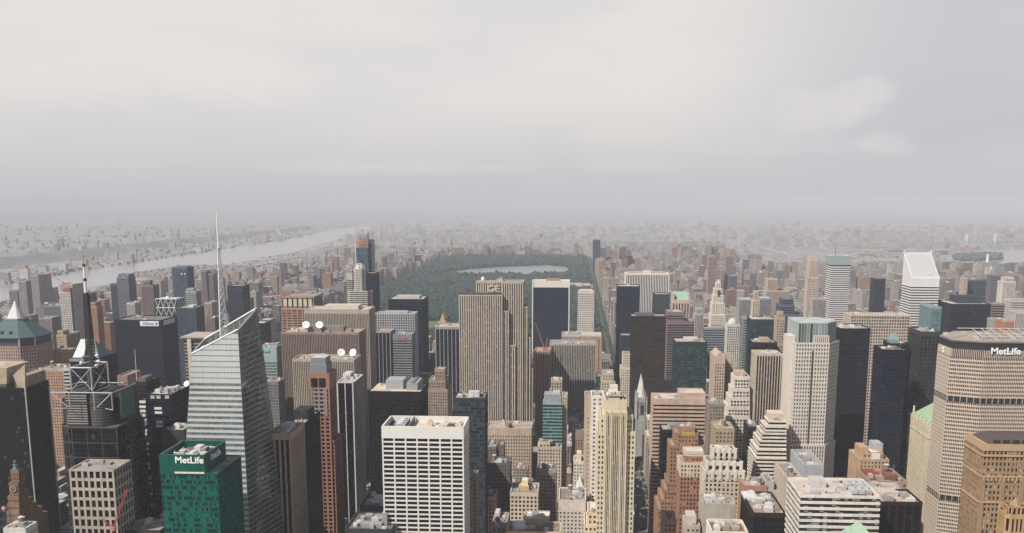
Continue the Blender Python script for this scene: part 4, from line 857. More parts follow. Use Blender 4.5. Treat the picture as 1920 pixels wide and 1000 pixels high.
A('masonry_building', 'tan avenue block beside the white spire, with a pale roof', BD, 1212, 1240, 818, 1210, 34, PUNCH, (.46, .37, .28), G_WIN, (.62, .55, .46), clut=4)
A('masonry_building', 'cream low cathedral-side block at the foot of the white spire', BD, 1214, 1228, 786, 1300, 30, PUNCH, (.55, .47, .36), G_WIN, (.66, .62, .56), clut=3)
A('masonry_building', 'tan corner block with a flat brown roof in front of the bronze-black tower', BD, 1232, 1262, 780, 1235, 30, PUNCH, (.36, .28, .21), G_WIN, clut=3)
A('masonry_building', 'narrow tan block left of the avenue, behind the cream stepped tower', BD, 1130, 1150, 700, 1270, 30, PUNCH, (.50, .42, .33), G_WIN, clut=2, tiers=[(1128, 1152, 715, 1266, 36)])
A(OT, 'dark green glass block low on the avenue left of the white spire', BD, 1118, 1132, 706, 1340, 30, CURT, (.03, .09, .08), glass((.015, .05, .045)), clut=1)
# ------------------------------------------------------------------ towers with outlines of their own
def part(mb, name, m, r, smooth=False): return mb.build(name, m, r, smooth)
def octa(cx, cy, sx, sy, c): return [(cx - sx + c, cy - sy), (cx + sx - c, cy - sy), (cx + sx, cy - sy + c), (cx + sx, cy + sy - c), (cx + sx - c, cy + sy), (cx - sx + c, cy + sy), (cx - sx, cy + sy - c), (cx - sx, cy - sy + c)]
def roofing(poly, z, c, r, name='roof'):
    mb = MB(); mb.prism([(p[0], p[1]) for p in poly], z - .1, z + .05); return mb.build(name, roofm(c), r)
def shrink(poly, k):
    cx = sum(p[0] for p in poly) / len(poly); cy = sum(p[1] for p in poly) / len(poly)
    return [(cx + (p[0] - cx) * k, cy + (p[1] - cy) * k) for p in poly]

# copper pyramid tower
def copper_pyramid():
    Y = 1270; c = at(6, 640, Y); X = c.x; k = Y / 1880.0
    r = root(OT, X, Y + 36, 0, 'brick tower with a green copper pyramid roof and white glass tip', SK)
    cy = Y + 36; S = 37; ze = at(6, 634, Y).z; zb = at(6, 650, Y).z
    wm, gm = MB(), MB(); tier(wm, gm, octa(X, cy, S, S, 15), -1, at(6, 694, Y).z, style(3.3, .52, 3.6, .48, 3), None)
    P2 = octa(X, cy, S - 1.5, S - 1.5, 14); tier(wm, gm, P2, at(6, 694, Y).z - .5, zb, style(3.3, .5, 4.2, .4, 1.4), None)
    part(wm, 'wall', wall((.46, .33, .27)), r); part(gm, 'glazing', G_WIN, r)
    mb = MB(); P3 = octa(X, cy, S - 4, S - 4, 13); mb.prism(P3, zb - 1.2, ze); part(mb, 'loggia', plain((.05, .06, .075), .6), r)
    mb = MB()
    for p in octa(X, cy, S - 2.6, S - 2.6, 13.5): mb.cyl(p[0], p[1], zb - 1.4, ze, 1.3, n=8)
    part(mb, 'corner_column', wall((.5, .42, .36)), r)
    zt = at(6, 601, Y).z; mb = MB(); mb.prism(octa(X, cy, S - 1, S - 1, 14.5), ze, zt - 2, octa(X, cy, 11, 11, 4)); mb.prism(octa(X, cy, S - .2, S - .2, 14.8), ze - .8, ze + .1); cr = part(mb, 'copper_roof', plain((.065, .115, .115), .75, name='copper', var=.35), r)
    for q in range(3):
        m2 = MB(); m2.box(X - 18 + q * 12, X - 15.5 + q * 12, cy - S + 5.0, cy - S + 10, ze + 5, ze + 8); m2.build('dormer', plain((.05, .07, .07), .7), cr)
    mb = MB(); mb.prism(octa(X, cy, 12, 12, 4), zt - 2.2, zt - .6); part(mb, 'collar', plain((.3, .33, .33), .6), r)
    mb = MB(); mb.prism(octa(X, cy, 9.5, 9.5, 3), zt - .7, at(6, 573, Y).z + 3, octa(X, cy, .2, .2, .05)); part(mb, 'glass_tip', plain((.62, .60, .56), .25), r)
    foot(X - S, X + S, Y - 1, cy + S, ze)
copper_pyramid()

# dark tower with concrete crown and blade fins
def finned_tower():
    Y = 860; x0, x1, _, y1, z = span(-90, 47, 727, Y, 40)
    r = root(OT, (x0 + x1) / 2, Y + 20, 0, 'dark tower with a concrete crown of sharp triangular fins', SK)
    wm, gm = MB(), MB(); tier(wm, gm, rect(x0, x1, Y, y1), -1, z, style(1.9, .24, 3.9, .1, 1.6, .3, .12), None)
    part(wm, 'wall', wall((.014, .013, .014), .2), r); part(gm, 'glazing', glass((.008, .009, .014), (.004, .005, .008), 1.9, 3.9, .4, .02), r)
    roofing(rect(x0 + .5, x1 - .5, Y + .5, y1 - .5), z - 1, (.2, .18, .16), r)
    zt = at(0, 690, Y).z; mb = MB(); xc = at(13, 700, Y).x; mb.prism(rect(x0, xc - 2, Y + 1.5, y1 - 4), z + 3, zt, rect(x0, xc, Y, y1 - 2)); mb.box(x0, xc - 5, Y + 5, y1 - 8, z - 1.1, z + 3.1); part(mb, 'crown_block', wall((.46, .37, .28)), r)
    for (px0, px1, px2, ytop, yy, d, nm) in ((24, 46.5, 46.5, 683, Y - .6, 2.2, 0), (22, 43, 66, 672, y1 - 1, 2.0, 1)):
        mb = MB(); a = at(px0, 704, yy); b = at(px1, ytop, yy); c = at(47, 727, yy); d0 = at(32, 722, yy)
        v = [(a.x, yy, a.z), (d0.x, yy, d0.z), (c.x, yy, z - .5), (b.x, yy, b.z)]
        mb.add(v + [(p[0], p[1] + d, p[2]) for p in v], [(0, 1, 2, 3), (7, 6, 5, 4), (0, 4, 5, 1), (1, 5, 6, 2), (2, 6, 7, 3), (3, 7, 4, 0)])
        part(mb, 'crown_fin', wall((.46, .37, .28)), r)
    zf = at(60, 700, Y + 20).z; mb = MB(); mb.box(x1 - 13, x1 - 1.2, Y + 6, y1 - 1.6, z - 1.1, zf); part(mb, 'crown_block', wall((.30, .25, .20)), r)
    for x, y in ((x1 + .2, Y - .5), (x1 + .2, y1 - .6)):
        mb = MB(); mb.box(x - .5, x + .6, y - .5, y + .6, -1, z + .4); part(mb, 'corner_fin', wall((.42, .38, .33)), r)
    for k in range(3):
        mb = MB(); xx = at(4 + 3.5 * k, 690, Y + 14).x; mb.cyl(xx, Y + 14, zt - .2, zt + 3.4, .8, n=8); part(mb, 'roof_vent', plain((.7, .68, .62)), r)
    foot(x0, x1, Y, y1, zt)
finned_tower()

# stepped clock tower with a globe
def clock_tower():
    Y = 805
    r = root('clock_tower', at(25, 960, Y).x, Y + 12, 0, 'brown brick stepped tower with a clock face and a globe on top', SK)
    wm, gm = MB(), MB()
    T = [(17, 33, 905, Y, 9), (20, 34, 881, Y + 2, 7), (15, 34.5, 930, Y - .5, 15), (14, 35, 944, Y - 1, 21), (13, 35.5, 958, Y - 1.5, 29), (12, 36, 972, Y - 2, 37), (10, 37, 988, Y - 2.5, 46)]
    for (a, b, t, y, d) in T:
        x0, x1, _, y1, z = span(a, b, t, y, d); tier(wm, gm, rect(x0, x1, y, y1), -1, z, style(2.6, .6, 3.6, .55, 3.5, .26, .22, .9), None); foot(x0, x1, y, y1, z)
    part(wm, 'wall', wall((.24, .155, .09), .45), r); part(gm, 'glazing', G_BLK, r)
    c = at(24.5, 917, Y - .8); mb = MB(); n = 24; yv = Y - .6
    mb.add([(c.x + 3.1 * math.cos(6.283 * i / n), yv, c.z + 3.1 * math.sin(6.283 * i / n)) for i in range(n)] + [(c.x + 3.1 * math.cos(6.283 * i / n), yv - .3, c.z + 3.1 * math.sin(6.283 * i / n)) for i in range(n)], [(i, (i + 1) % n, n + (i + 1) % n, n + i) for i in range(n)] + [tuple(range(n, 2 * n))])
    f = part(mb, 'clock_face', plain((.10, .08, .06), .6), r)
    mb = MB()
    for i in range(12):
        t = 6.283 * i / 12; mb.box(c.x + 2.5 * math.cos(t) - .28, c.x + 2.5 * math.cos(t) + .28, yv - .5, yv - .29, c.z + 2.5 * math.sin(t) - .28, c.z + 2.5 * math.sin(t) + .28)
    mb.build('hour_marks', plain((.72, .68, .58), .5), f)
    mb = MB(); mb.bar((c.x, yv - .4, c.z), (c.x + 1.2, yv - .4, c.z + 1.3), .14); mb.bar((c.x, yv - .45, c.z), (c.x - .6, yv - .45, c.z + 1.9), .1); mb.build('clock_hands', plain((.72, .68, .58), .5), f)
    t = at(29, 881, Y + 4); mb = MB(); mb.cyl(t.x, Y + 5, t.z - .5, t.z + 4, 2.3, 1.7, 10); mb.cyl(t.x, Y + 5, t.z + 3.9, t.z + 4.5, 2.5, n=10); part(mb, 'copper_lantern', plain((.12, .26, .21), .7, var=.3), r)
    mb = MB(); mb.dome(t.x, Y + 5, t.z + 6.4, 2.1, 2.1, 12, 5); mb.cyl(t.x, Y + 5, t.z + 4.4, t.z + 6.45, .9, 2.0, 12); part(mb, 'globe', plain((.05, .05, .045), .5), r, True)
clock_tower()

# rooftop tank frame with a pink ball at the corner
def ball_tower():
    Y = 640; p = at(8, 958, Y); z0 = at(8, 996, Y).z
    r = root('roof_tower', p.x, Y, z0, 'open steel roof tower holding a pink ball, bottom left corner', 'tower')
    mb = MB()
    for sx in (-2.4, 2.4):
        for sy in (-2.4, 2.4): mb.bar((p.x + sx * 1.5, Y + sy * 1.5, 30), (p.x + sx, Y + sy, p.z), .25)
    for k in range(5):
        z = z0 - 8 + k * (p.z - z0 + 8) / 4; s = 2.4 + (p.z - z) * .02
        mb.box(p.x - s, p.x + s, Y - s, Y - s + .3, z - .2, z + .2); mb.box(p.x - s, p.x + s, Y + s - .3, Y + s, z - .2, z + .2)
        mb.bar((p.x - s, Y - s, z), (p.x + s, Y - s, z + 4), .12)
    part(mb, 'frame', plain((.08, .08, .09), .6), r)
    mb = MB(); mb.dome(p.x, Y, p.z + 1.4, 1.7, 1.7); mb.cyl(p.x, Y, p.z - .1, p.z + 1.45, .7, 1.66, 12); part(mb, 'ball', plain((.55, .28, .30), .4), r, True)
ball_tower()

# the mast tower
def mast_tower():
    Y = 735; x0, x1, _, y1, z = span(101, 214, 748, Y, 46)
    r = root(OT, (x0 + x1) / 2, Y + 23, 0, 'dark tower with a white steel roof frame and a tall black and white mast', SK)
    wm, gm = MB(), MB()
    n = 6; P = [(x0 + 12 - 12 * math.sin(math.pi / 2 * i / n), Y + 12 - 12 * math.cos(math.pi / 2 * i / n)) for i in range(n, -1, -1)]
    zs = at(150, 800, Y).z
    tier(wm, gm, P + [(x1, Y), (x1, y1), (x0, y1)], -1, zs, style(14, .04, 11.5, .05, 1.4, .3, .35), None)
    part(wm, 'wall', wall((.08, .075, .07), .2), r); part(gm, 'glazing', glass((.005, .007, .009), (.007, .008, .009), 2.6, 3.9, .35, .05, (.05, .06, .055)), r)
    roofing(rect(x0 + 4, x1 - .5, Y + 6, y1 - .5), zs - 1, (.2, .18, .16), r)
    zc = at(150, 738, Y).z
    # crown: louvred box, ribbed drum, dark side wall with the green sign
    a, b = at(119, 745, Y), at(158, 745, Y); mb = MB(); mb.box(a.x, b.x, Y + 3, Y + 22, zs - 1.1, zc); lv = part(mb, 'louvre_box', plain((.028, .028, .03), .7), r)
    mb = MB()
    for k in range(12): mb.box(a.x - .2, b.x + .2, Y + 2.6, Y + 3.1, zs + 1.2 + k * (zc - zs - 2) / 12, zs + 2.0 + k * (zc - zs - 2) / 12)
    mb.build('louvre_slats', plain((.30, .28, .26), .6), lv)
    cpt = at(187, 745, Y + 12); mb = MB(); mb.cyl(cpt.x, Y + 13, zs - 1.1, zc - 2, 9.5, n=24); dr = part(mb, 'drum', plain((.05, .048, .046), .6), r)
    mb = MB()
    for k in range(10): mb.cyl(cpt.x, Y + 13, zs + .8 + k * (zc - zs - 4) / 10, zs + 1.3 + k * (zc - zs - 4) / 10, 9.75, n=24)
    mb.build('drum_hoops', plain((.15, .14, .13), .6), dr)
    mb = MB(); mb.box(x0 + 2, a.x - .5, Y + 8, y1 - 3, zs - 1.1, zc - 6); mb.box(b.x + .4, x1 - .6, Y + 25, y1 - 2, zs - 1.1, zc - 1.5); part(mb, 'crown_wall', plain((.03, .028, .028), .7), r)
    mb = MB(); q = at(215, 745, Y + 4); mb.box(x1 - .4, x1 + .5, Y + 10, Y + 34, zc - 22, zc + 1); part(mb, 'green_sign', plain((.012, .09, .08), .5), r)
    # roof frame
    mb = MB(); e = .42; zt, zl = zc + 1.2, zc - 12
    A0, B0 = at(100, 742, Y).x, at(213, 742, Y).x
    for (p, q) in (((A0, Y - 3), (B0, Y - 3)), ((A0, y1 - 6), (B0, y1 - 6)), ((A0, Y - 3), (A0, y1 - 6)), ((B0, Y - 3), (B0, y1 - 6))): mb.bar((*p, zt), (*q, zt), e)
    for x in (A0, B0, A0 + 14, B0 - 14): mb.bar((x, Y - 3, zt), (x, Y - 3, zl), .5)
    for x, s in ((A0, 1), (B0, -1)): mb.bar((x, Y - 3, zt), (x + 12 * s, Y - 3, zl + 2), .35); mb.bar((x, Y - 3, zl), (x + 8 * s, Y + 2, zl), .35)
    for k in range(1, 6): mb.bar((A0 + k * (B0 - A0) / 6, Y - 3, zt), (A0 + k * (B0 - A0) / 6, y1 - 6, zt), .25)
    part(mb, 'roof_frame', plain((.46, .44, .42), .5), r)
    a, b = at(131, 690, Y + 6), at(170, 690, Y + 6); zq = at(150, 690, Y + 6).z; yb = Y + 34; mb = MB()
    for x in (a.x, b.x):
        for y in (Y + 6, yb): mb.bar((x, y, zt - 1), (x, y, zq), .6)
    for z_ in (zq,):
        for (p, q) in (((a.x, Y + 6), (b.x, Y + 6)), ((a.x, yb), (b.x, yb)), ((a.x, Y + 6), (a.x, yb)), ((b.x, Y + 6), (b.x, yb))): mb.bar((*p, z_), (*q, z_), .6)
    mb.bar((a.x, Y + 6, zt), (b.x, Y + 6, zq), .3); mb.bar((b.x, Y + 6, zt), (a.x, Y + 6, zq), .3); mb.bar((b.x, Y + 6, zt), (b.x, yb, zq), .3); mb.bar((b.x, yb, zt), (b.x, Y + 6, zq), .3)
    part(mb, 'antenna_cage', plain((.52, .50, .47), .5), r)
    # mast
    mx, my = (a.x + b.x) / 2 + 2, Y + 20; base = zt - 1
    zz = lambda py: at(150, py, my).z
    m = MB()
    def lattice(mb, za, zb, ra, rb, nb, t):
        for k in range(nb):
            h0, h1 = za + (zb - za) * k / nb, za + (zb - za) * (k + 1) / nb; r0, r1 = ra + (rb - ra) * k / nb, ra + (rb - ra) * (k + 1) / nb
            c0 = [(mx + r0 * sx, my + r0 * sy, h0) for sx, sy in ((-1, -1), (1, -1), (1, 1), (-1, 1))]; c1 = [(mx + r1 * sx, my + r1 * sy, h1) for sx, sy in ((-1, -1), (1, -1), (1, 1), (-1, 1))]
            for i in range(4): mb.bar(c0[i], c1[i], t); mb.bar(c0[i], c1[(i + 1) % 4], t * .6); mb.bar(c0[(i + 1) % 4], c1[i], t * .6); mb.bar(c0[i], c0[(i + 1) % 4], t * .6)
    lattice(m, base, zz(552), 2.9, 1.5, 30, .38)
    part(m, 'lattice_mast', plain((.025, .022, .02), .6), r)
    m = MB(); m.cyl(mx, my, base, zz(650), 1.6, 1.2, 8); m.cyl(mx, my, zz(650), zz(553), 1.2, .9, 8); part(m, 'mast_core', plain((.03, .027, .025), .6), r)
    m = MB(); m.cyl(mx, my, zz(553), zz(500), 1.15, .75, 10); part(m, 'white_mast', plain((.72, .71, .68), .5), r)
    m = MB(); m.cyl(mx, my, zz(527), zz(522), 1.35, n=10); m.cyl(mx, my, zz(500), zz(495), 1.1, n=10); m.cyl(mx, my, zz(553.5), zz(549), 1.7, n=10); part(m, 'mast_collar', plain((.03, .03, .03), .6), r)
    m = MB(); m.cyl(mx, my, zz(495), zz(466), .28, .1, 6); part(m, 'whip_antenna', plain((.2, .2, .2), .6), r)
    for k, (dx, dz) in enumerate(((-7, 0), (7, 1.5), (-6, 5), (6, 6), (5, -2))):
        m = MB(); m.bar((mx, my, zq + 2 + dz), (mx + dx, my - 2, zq + 2 + dz), .25); m.dome(mx + dx, my - 2, zq + 1.6 + dz, 1.5, 1.5, 10, 4); m.cyl(mx + dx, my - 2, zq + .2 + dz, zq + 1.65 + dz, .7, 1.46, 10); part(m, 'antenna_drum', plain((.70, .68, .65), .5), r)
    foot(x0, x1, Y, y1, zc)
    # the stone-fronted wing is a block of its own
    tw('office_block', 'pale stone block with tall slots in its top storey, in front of the mast tower', BD, 131, 212, 880, 690, 30, style(4.35, .36, 7.4, .3, 1.6, .5, .4), (.42, .37, .30), G_BLK, (.3, .28, .25), mode='cells', E=246)
mast_tower()

# low crane at the bottom edge
def red_crane():
    Y = 640; p = at(213, 1000, Y); r = root('tower_crane', p.x, Y, p.z - 20, 'red lattice crane with a raised jib in front of the stone block', 'crane')
    def lat(mb, p, q, w, n, t):
        p, q = Vector(p), Vector(q); d = (q - p).normalized(); s = d.cross(Vector((0, 1, 0))).normalized() * w; u = Vector((0, 1, 0)) * w
        for k in range(n):
            a, b = p.lerp(q, k / n), p.lerp(q, (k + 1) / n)
            for o in (s, -s, u): mb.bar(a + o, b + o, t)
            mb.bar(a + s, b - s, t * .7); mb.bar(a - s, b + u, t * .7); mb.bar(a + u, b + s, t * .7)
    RD = plain((.40, .05, .05), .5)
    a, b, c = at(212, 990, Y), at(219, 958, Y), at(233, 921, Y)
    mb = MB(); lat(mb, (a.x, Y, 60), (a.x, Y, a.z), .9, 16, .2); part(mb, 'crane_mast', RD, r)
    mb = MB(); lat(mb, (a.x, Y, a.z), (c.x, Y + 4, c.z), .7, 14, .16); part(mb, 'jib', RD, r)
    mb = MB(); e = at(190, 973, Y); lat(mb, (a.x, Y, a.z), (e.x, Y, e.z), .6, 6, .16); mb.bar((e.x, Y, e.z), (c.x, Y + 4, c.z), .06); part(mb, 'counter_jib', RD, r)
    mb = MB(); mb.box(a.x - 1.6, a.x + 1.6, Y - 1.6, Y + 1.6, a.z - 1.6, a.z + .6); part(mb, 'cab', plain((.45, .2, .1), .5), r)
red_crane()

# pitched glass roofs
def pitched():
    Y = 985; x0, x1, _, y1, z = span(131, 186, 671, Y, 40)
    r = root(OT, (x0 + x1) / 2, Y + 20, 0, 'dark glass tower with two steep pitched roofs, one pale and one slate', SK)
    wm, gm = MB(), MB(); tier(wm, gm, rect(x0, x1, Y, y1), -1, z, CURT, None); part(wm, 'wall', wall((.025, .035, .05)), r); part(gm, 'glazing', G_NAVY, r)
    zt = at(150, 638, Y + 8).z
    for (a, b, m) in ((at(134, 668, Y).x, at(155, 668, Y).x, plain((.36, .40, .38), .35)), (at(161, 668, Y).x, x1 - .5, plain((.08, .12, .13), .3))):
        mb = MB(); mb.add([(a, Y + 1, z - 1), (b, Y + 1, z - 1), (b, y1 - 2, z - 1), (a, y1 - 2, z - 1), (a + 3, Y + 16, zt), (b - 2 if b < x1 - 2 else b - 14, Y + 16, zt)], [(0, 1, 5, 4), (1, 2, 5), (2, 3, 4, 5), (3, 0, 4), (3, 2, 1, 0)]); part(mb, 'pitched_roof', m, r)
    mb = MB(); mb.box(x0 - .5, at(157, 668, Y).x, Y - .6, Y + 3, z - 4, z - .9); part(mb, 'eave_band', plain((.26, .29, .30), .6), r)
    foot(x0, x1, Y, y1, zt)
    tw(OT, 'pale green and white banded slab left of the pitched glass roofs', BD, 119, 133, 690, 1010, 30, BANDS, (.50, .54, .52), G_NAVY, clut=1)
pitched()

# green tower with rooftop letters
def green_tower():
    Y = 640; x0, x1, _, y1, z = span(302, 407, 886, Y, 48)
    r = root(OT, (x0 + x1) / 2, Y + 24, 0, 'emerald green glass tower with white letters on its top wall', SK)
    GR = wall((.0, .08, .061), .35, .3); wm, gm, pan = MB(), MB(), []
    tier(wm, gm, rect(x0, x1, Y, y1), -1, z, style(1.45, .2, 3.75, .36, 1.8, .26, .3, .9), pan, 'bands')
    c1 = span(300.5, 382, 853, Y, 40); zc = c1[4]; poly = rect(x0, c1[1], Y + .05, Y + 40)
    wm.prism(poly, z - 1, zc - 4.6)
    for a, d, n, L in edges(poly): wm.obox(a, d, n, -.5, L + .5, -.6, .55, z - 1.2 if n.y > -.5 else z + .02, zc)
    wm.obox((x0, Y), (1, 0), (0, -1), -.52, c1[1] - x0 + .52, -.1, .56, z - .5, zc - .02)
    part(wm, 'wall', GR, r)
    put_panels(pan, glass((.002, .022, .019), None, 1.45, 3.75, .36, .5, (.006, .15, .115), .1, 1.5, .05, .9), r, 'window_band')
    roofing(rect(x0 + .4, c1[1] - .4, Y + .5, Y + 39.5), zc - 4.5, (.20, .13, .09), r)
    roofing(rect(c1[1] + .8, x1 - .4, Y + .4, y1 - .4), z - .9, (.36, .31, .27), r); roofing(rect(x0 + .4, c1[1] + .8, Y + 40.8, y1 - .4), z - .9, (.36, .31, .27), r)
    mb = MB(); mb.box(at(328, 885, Y - .8).x, c1[1], Y - 1.2, Y - .6, z - .6, z + .5); part(mb, 'ledge', plain((.7, .62, .5), .7), r)
    sign_text('MetLife', r, (at(355.5, 863, Y).x, Y - .75, at(355, 863, Y).z), 6.1, plain((.86, .86, .82), .5), name='sign_lettering', ext=.25, bold=.12, sx=1.06)
    o = sign_text('MetLife', r, (c1[1] + .75, Y + 20, zc - 4.6), 6.1, plain((.62, .70, .72), .5), rotz=rad(90), name='sign_lettering', ext=.2, bold=.12)
    rnd = random.Random(3)
    for k in range(9):
        mb = MB(); x = rnd.uniform(x0 + 3, c1[1] - 5); y = Y + 4 + rnd.random() * 28; w, l = rnd.uniform(1.2, 2.8), rnd.uniform(1.5, 4.5); mb.box(x - w, x + w, y - l, y + l, zc - 4.6, zc - 4.4 + rnd.uniform(1.2, 4)); part(mb, 'air_handler', plain(rnd.choice(((.5, .49, .47), (.62, .6, .56), (.4, .26, .14), (.3, .29, .28))), .6), r)
    mb = MB()
    for k in range(9):
        x = x0 + 2 + rnd.random() * 20; y = Y + 3 + rnd.random() * 32; mb.bar((x, y, zc - 3), (x + rnd.uniform(3, 8), y, zc - 3), .4); mb.bar((x, y, zc - 3), (x, y + rnd.uniform(2, 8), zc - 2.4), .35)
    part(mb, 'roof_pipe', plain((.66, .64, .6), .5), r)
    foot(x0, x1, Y, y1, zc)
green_tower()

# faceted glass tower with a lattice spire
def faceted():
    Y = 712; r0 = at(430, 640, Y)
    r = root(OT, r0.x, Y + 28, 0, 'faceted pale glass tower with a slanting top and a white lattice spire', SK)
    SWt, SWb = at(360, 664, Y), at(338, 1000, Y); SEt, SEb = at(446, 619, Y), at(468, 1000, Y - 2)
    SEc = at(452, 720, Y); NEt, NEb = at(481, 579, Y + 48), at(541, 1000, Y + 55); NWt, NWb = at(383, 637, Y + 48), at(352, 1000, Y + 55)
    def down(t, b): return t + (b - t) * (t.z / (t.z - b.z))
    G0 = [down(SWt, SWb), down(SEt, SEb), down(NEt, NEb), down(NWt, NWb)]; T0 = [SWt, SEt, NEt, NWt]
    # the light front is itself folded along a diagonal
    def plane_strip(mb, quad, z0, z1, out, back=-.3, mid=0):
        def seg(z):
            P = []
            for i in range(4):
                a, b = quad[i], quad[(i + 1) % 4]
                if (a.z - z) * (b.z - z) < 0: P.append(a.lerp(b, (z - a.z) / (b.z - a.z)))
            return sorted(P, key=lambda p: (p - quad[0]).length) if len(P) >= 2 else None
        s0, s1 = seg(z0), seg(z1)
        if not s0 or not s1: return None
        n = (quad[1] - quad[0]).cross(quad[3] - quad[0]).normalized()
        v = [s0[0], s0[-1], s1[-1], s1[0]]
        vs = [p + n * out for p in v] + [p + n * back for p in v]
        mb.add(vs, [(0, 1, 2, 3), (1, 0, 4, 5), (2, 1, 5, 6), (3, 2, 6, 7), (0, 3, 7, 4)])
        return True
    faces = [(G0[0], G0[1], T0[1], T0[0]), (G0[1], G0[2], T0[2], T0[1]), (G0[2], G0[3], T0[3], T0[2]), (G0[3], G0[0], T0[0], T0[3])]
    core = MB(); core.add([p for p in G0] + [p for p in T0], [(0, 1, 5, 4), (1, 2, 6, 5), (2, 3, 7, 6), (3, 0, 4, 7)]); 
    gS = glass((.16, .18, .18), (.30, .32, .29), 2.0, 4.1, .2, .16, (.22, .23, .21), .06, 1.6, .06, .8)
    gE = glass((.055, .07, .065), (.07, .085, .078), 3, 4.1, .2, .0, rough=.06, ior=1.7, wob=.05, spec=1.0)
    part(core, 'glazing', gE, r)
    wl, we = MB(), MB(); nb = 0
    ztop = min(SWt.z, SEt.z) - 1; fl = 4.1; panes = []
    for k in range(0, int(SEt.z / fl)):
        z0 = k * fl + .4
        dense = z0 > SWt.z - 24
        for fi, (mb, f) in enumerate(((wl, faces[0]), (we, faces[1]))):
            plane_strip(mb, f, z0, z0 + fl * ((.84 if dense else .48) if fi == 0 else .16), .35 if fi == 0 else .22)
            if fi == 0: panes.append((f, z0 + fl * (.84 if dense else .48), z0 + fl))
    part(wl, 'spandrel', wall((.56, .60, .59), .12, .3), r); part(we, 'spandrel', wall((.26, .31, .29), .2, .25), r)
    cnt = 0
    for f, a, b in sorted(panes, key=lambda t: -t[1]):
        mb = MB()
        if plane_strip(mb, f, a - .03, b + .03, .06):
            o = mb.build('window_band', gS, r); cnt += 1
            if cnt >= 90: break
    # mullions on the front
    mb = MB(); n = 36
    for k in range(n + 1):
        u = k / n; b_, t_ = faces[0][0].lerp(faces[0][1], u), faces[0][3].lerp(faces[0][2], u); mb.bar(b_ + Vector((0, -.36, 0)), t_ + Vector((0, -.36, 0)), .13)
    part(mb, 'mullion', plain((.42, .44, .41), .5), r)
    mb = MB(); n = 9
    for k in range(n + 1):
        u = k / n; nn = (faces[1][1] - faces[1][0]).cross(faces[1][3] - faces[1][0]).normalized() * .3
        b_, t_ = faces[1][0].lerp(faces[1][1], u), faces[1][3].lerp(faces[1][2], u); mb.bar(b_ + nn, t_ + nn, .16)
    part(mb, 'mullion', plain((.10, .11, .10), .5), r)
    # open crown: roof below the screen walls, edge tubes, bracing
    zr = SWt.z - 4; mb = MB()
    def lev(i, z): return G0[i].lerp(T0[i], (z - G0[i].z) / (T0[i].z - G0[i].z))
    mb.add([lev(i, zr) for i in range(4)], [(0, 1, 2, 3)]); part(mb, 'roof', roofm((.5, .48, .45)), r)
    mb = MB(); TT = [p + Vector((0, 0, .3)) for p in T0]
    for i in range(4): mb.bar(TT[i], TT[(i + 1) % 4], .7)
    for i, j in ((0, 1), (3, 2), (1, 2)):
        for k in range(1, 9):
            u = k / 9; p = TT[i].lerp(TT[j], u); base = lev(i, zr).lerp(lev(j, zr), u); q = TT[i].lerp(TT[j], min(1, u + .1)); mb.bar(p, base, .25)
    for k in range(8):
        u = k / 8; a, b = TT[0].lerp(TT[1], u), TT[3].lerp(TT[2], min(1, u + .06)); mb.bar(a, b, .22)
    part(mb, 'crown_frame', plain((.66, .66, .63), .4), r)
    mb = MB(); c = at(404, 644, Y + 22); mb.box(c.x - 9, c.x + 9, Y + 14, Y + 34, zr, zr + 7); mb.cyl(c.x + 1, Y + 24, zr + 6.9, zr + 9.5, 5, 3.5, 12); part(mb, 'mechanical_penthouse', plain((.60, .60, .58), .5), r)
    c = at(436, 636, Y + 30); mb = MB(); mb.box(c.x - 4, c.x + 7, Y + 24, Y + 40, zr, zr + 14); part(mb, 'mechanical_penthouse', plain((.62, .56, .52), .5), r)
    # spire
    my = Y + 26; mx = at(418, 630, my).x; zz = lambda py: at(416, py, my).z; z0 = zr
    mb = MB(); nb = 15
    prof = [(z0, 3.6), (zz(600), 3.2), (zz(545), 2.2), (zz(500), 1.5), (zz(465), 1.0)]
    def rad_at(z):
        for (a, ra), (b, rb) in zip(prof, prof[1:]):
            if z <= b: return ra + (rb - ra) * (z - a) / (b - a)
        return prof[-1][1]
    lv = [z0 + (zz(465) - z0) * (1 - (1 - k / nb) ** 1.15) for k in range(nb + 1)]
    for k in range(nb):
        h0, h1 = lv[k], lv[k + 1]; ra, rb = rad_at(h0), rad_at(h1)
        C0 = [Vector((mx + ra * math.cos(.4 + 2.094 * i), my + ra * math.sin(.4 + 2.094 * i), h0)) for i in range(3)]; C1 = [Vector((mx + rb * math.cos(.4 + 2.094 * i), my + rb * math.sin(.4 + 2.094 * i), h1)) for i in range(3)]
        for i in range(3): mb.bar(C0[i], C1[i], .42 * (.55 + .45 * ra / 3.6)); mb.bar(C0[i], C1[(i + 1) % 3], .24); mb.bar(C0[(i + 1) % 3], C1[i], .24); mb.bar(C1[i], C1[(i + 1) % 3], .24)
    mb.cyl(mx, my, zz(470), zz(397), .8, .35, 8)
    part(mb, 'lattice_spire', plain((.74, .74, .72), .45), r)
    foot(at(338, 900, Y).x, at(520, 900, Y).x, Y - 2, Y + 60, SWt.z)
faceted()

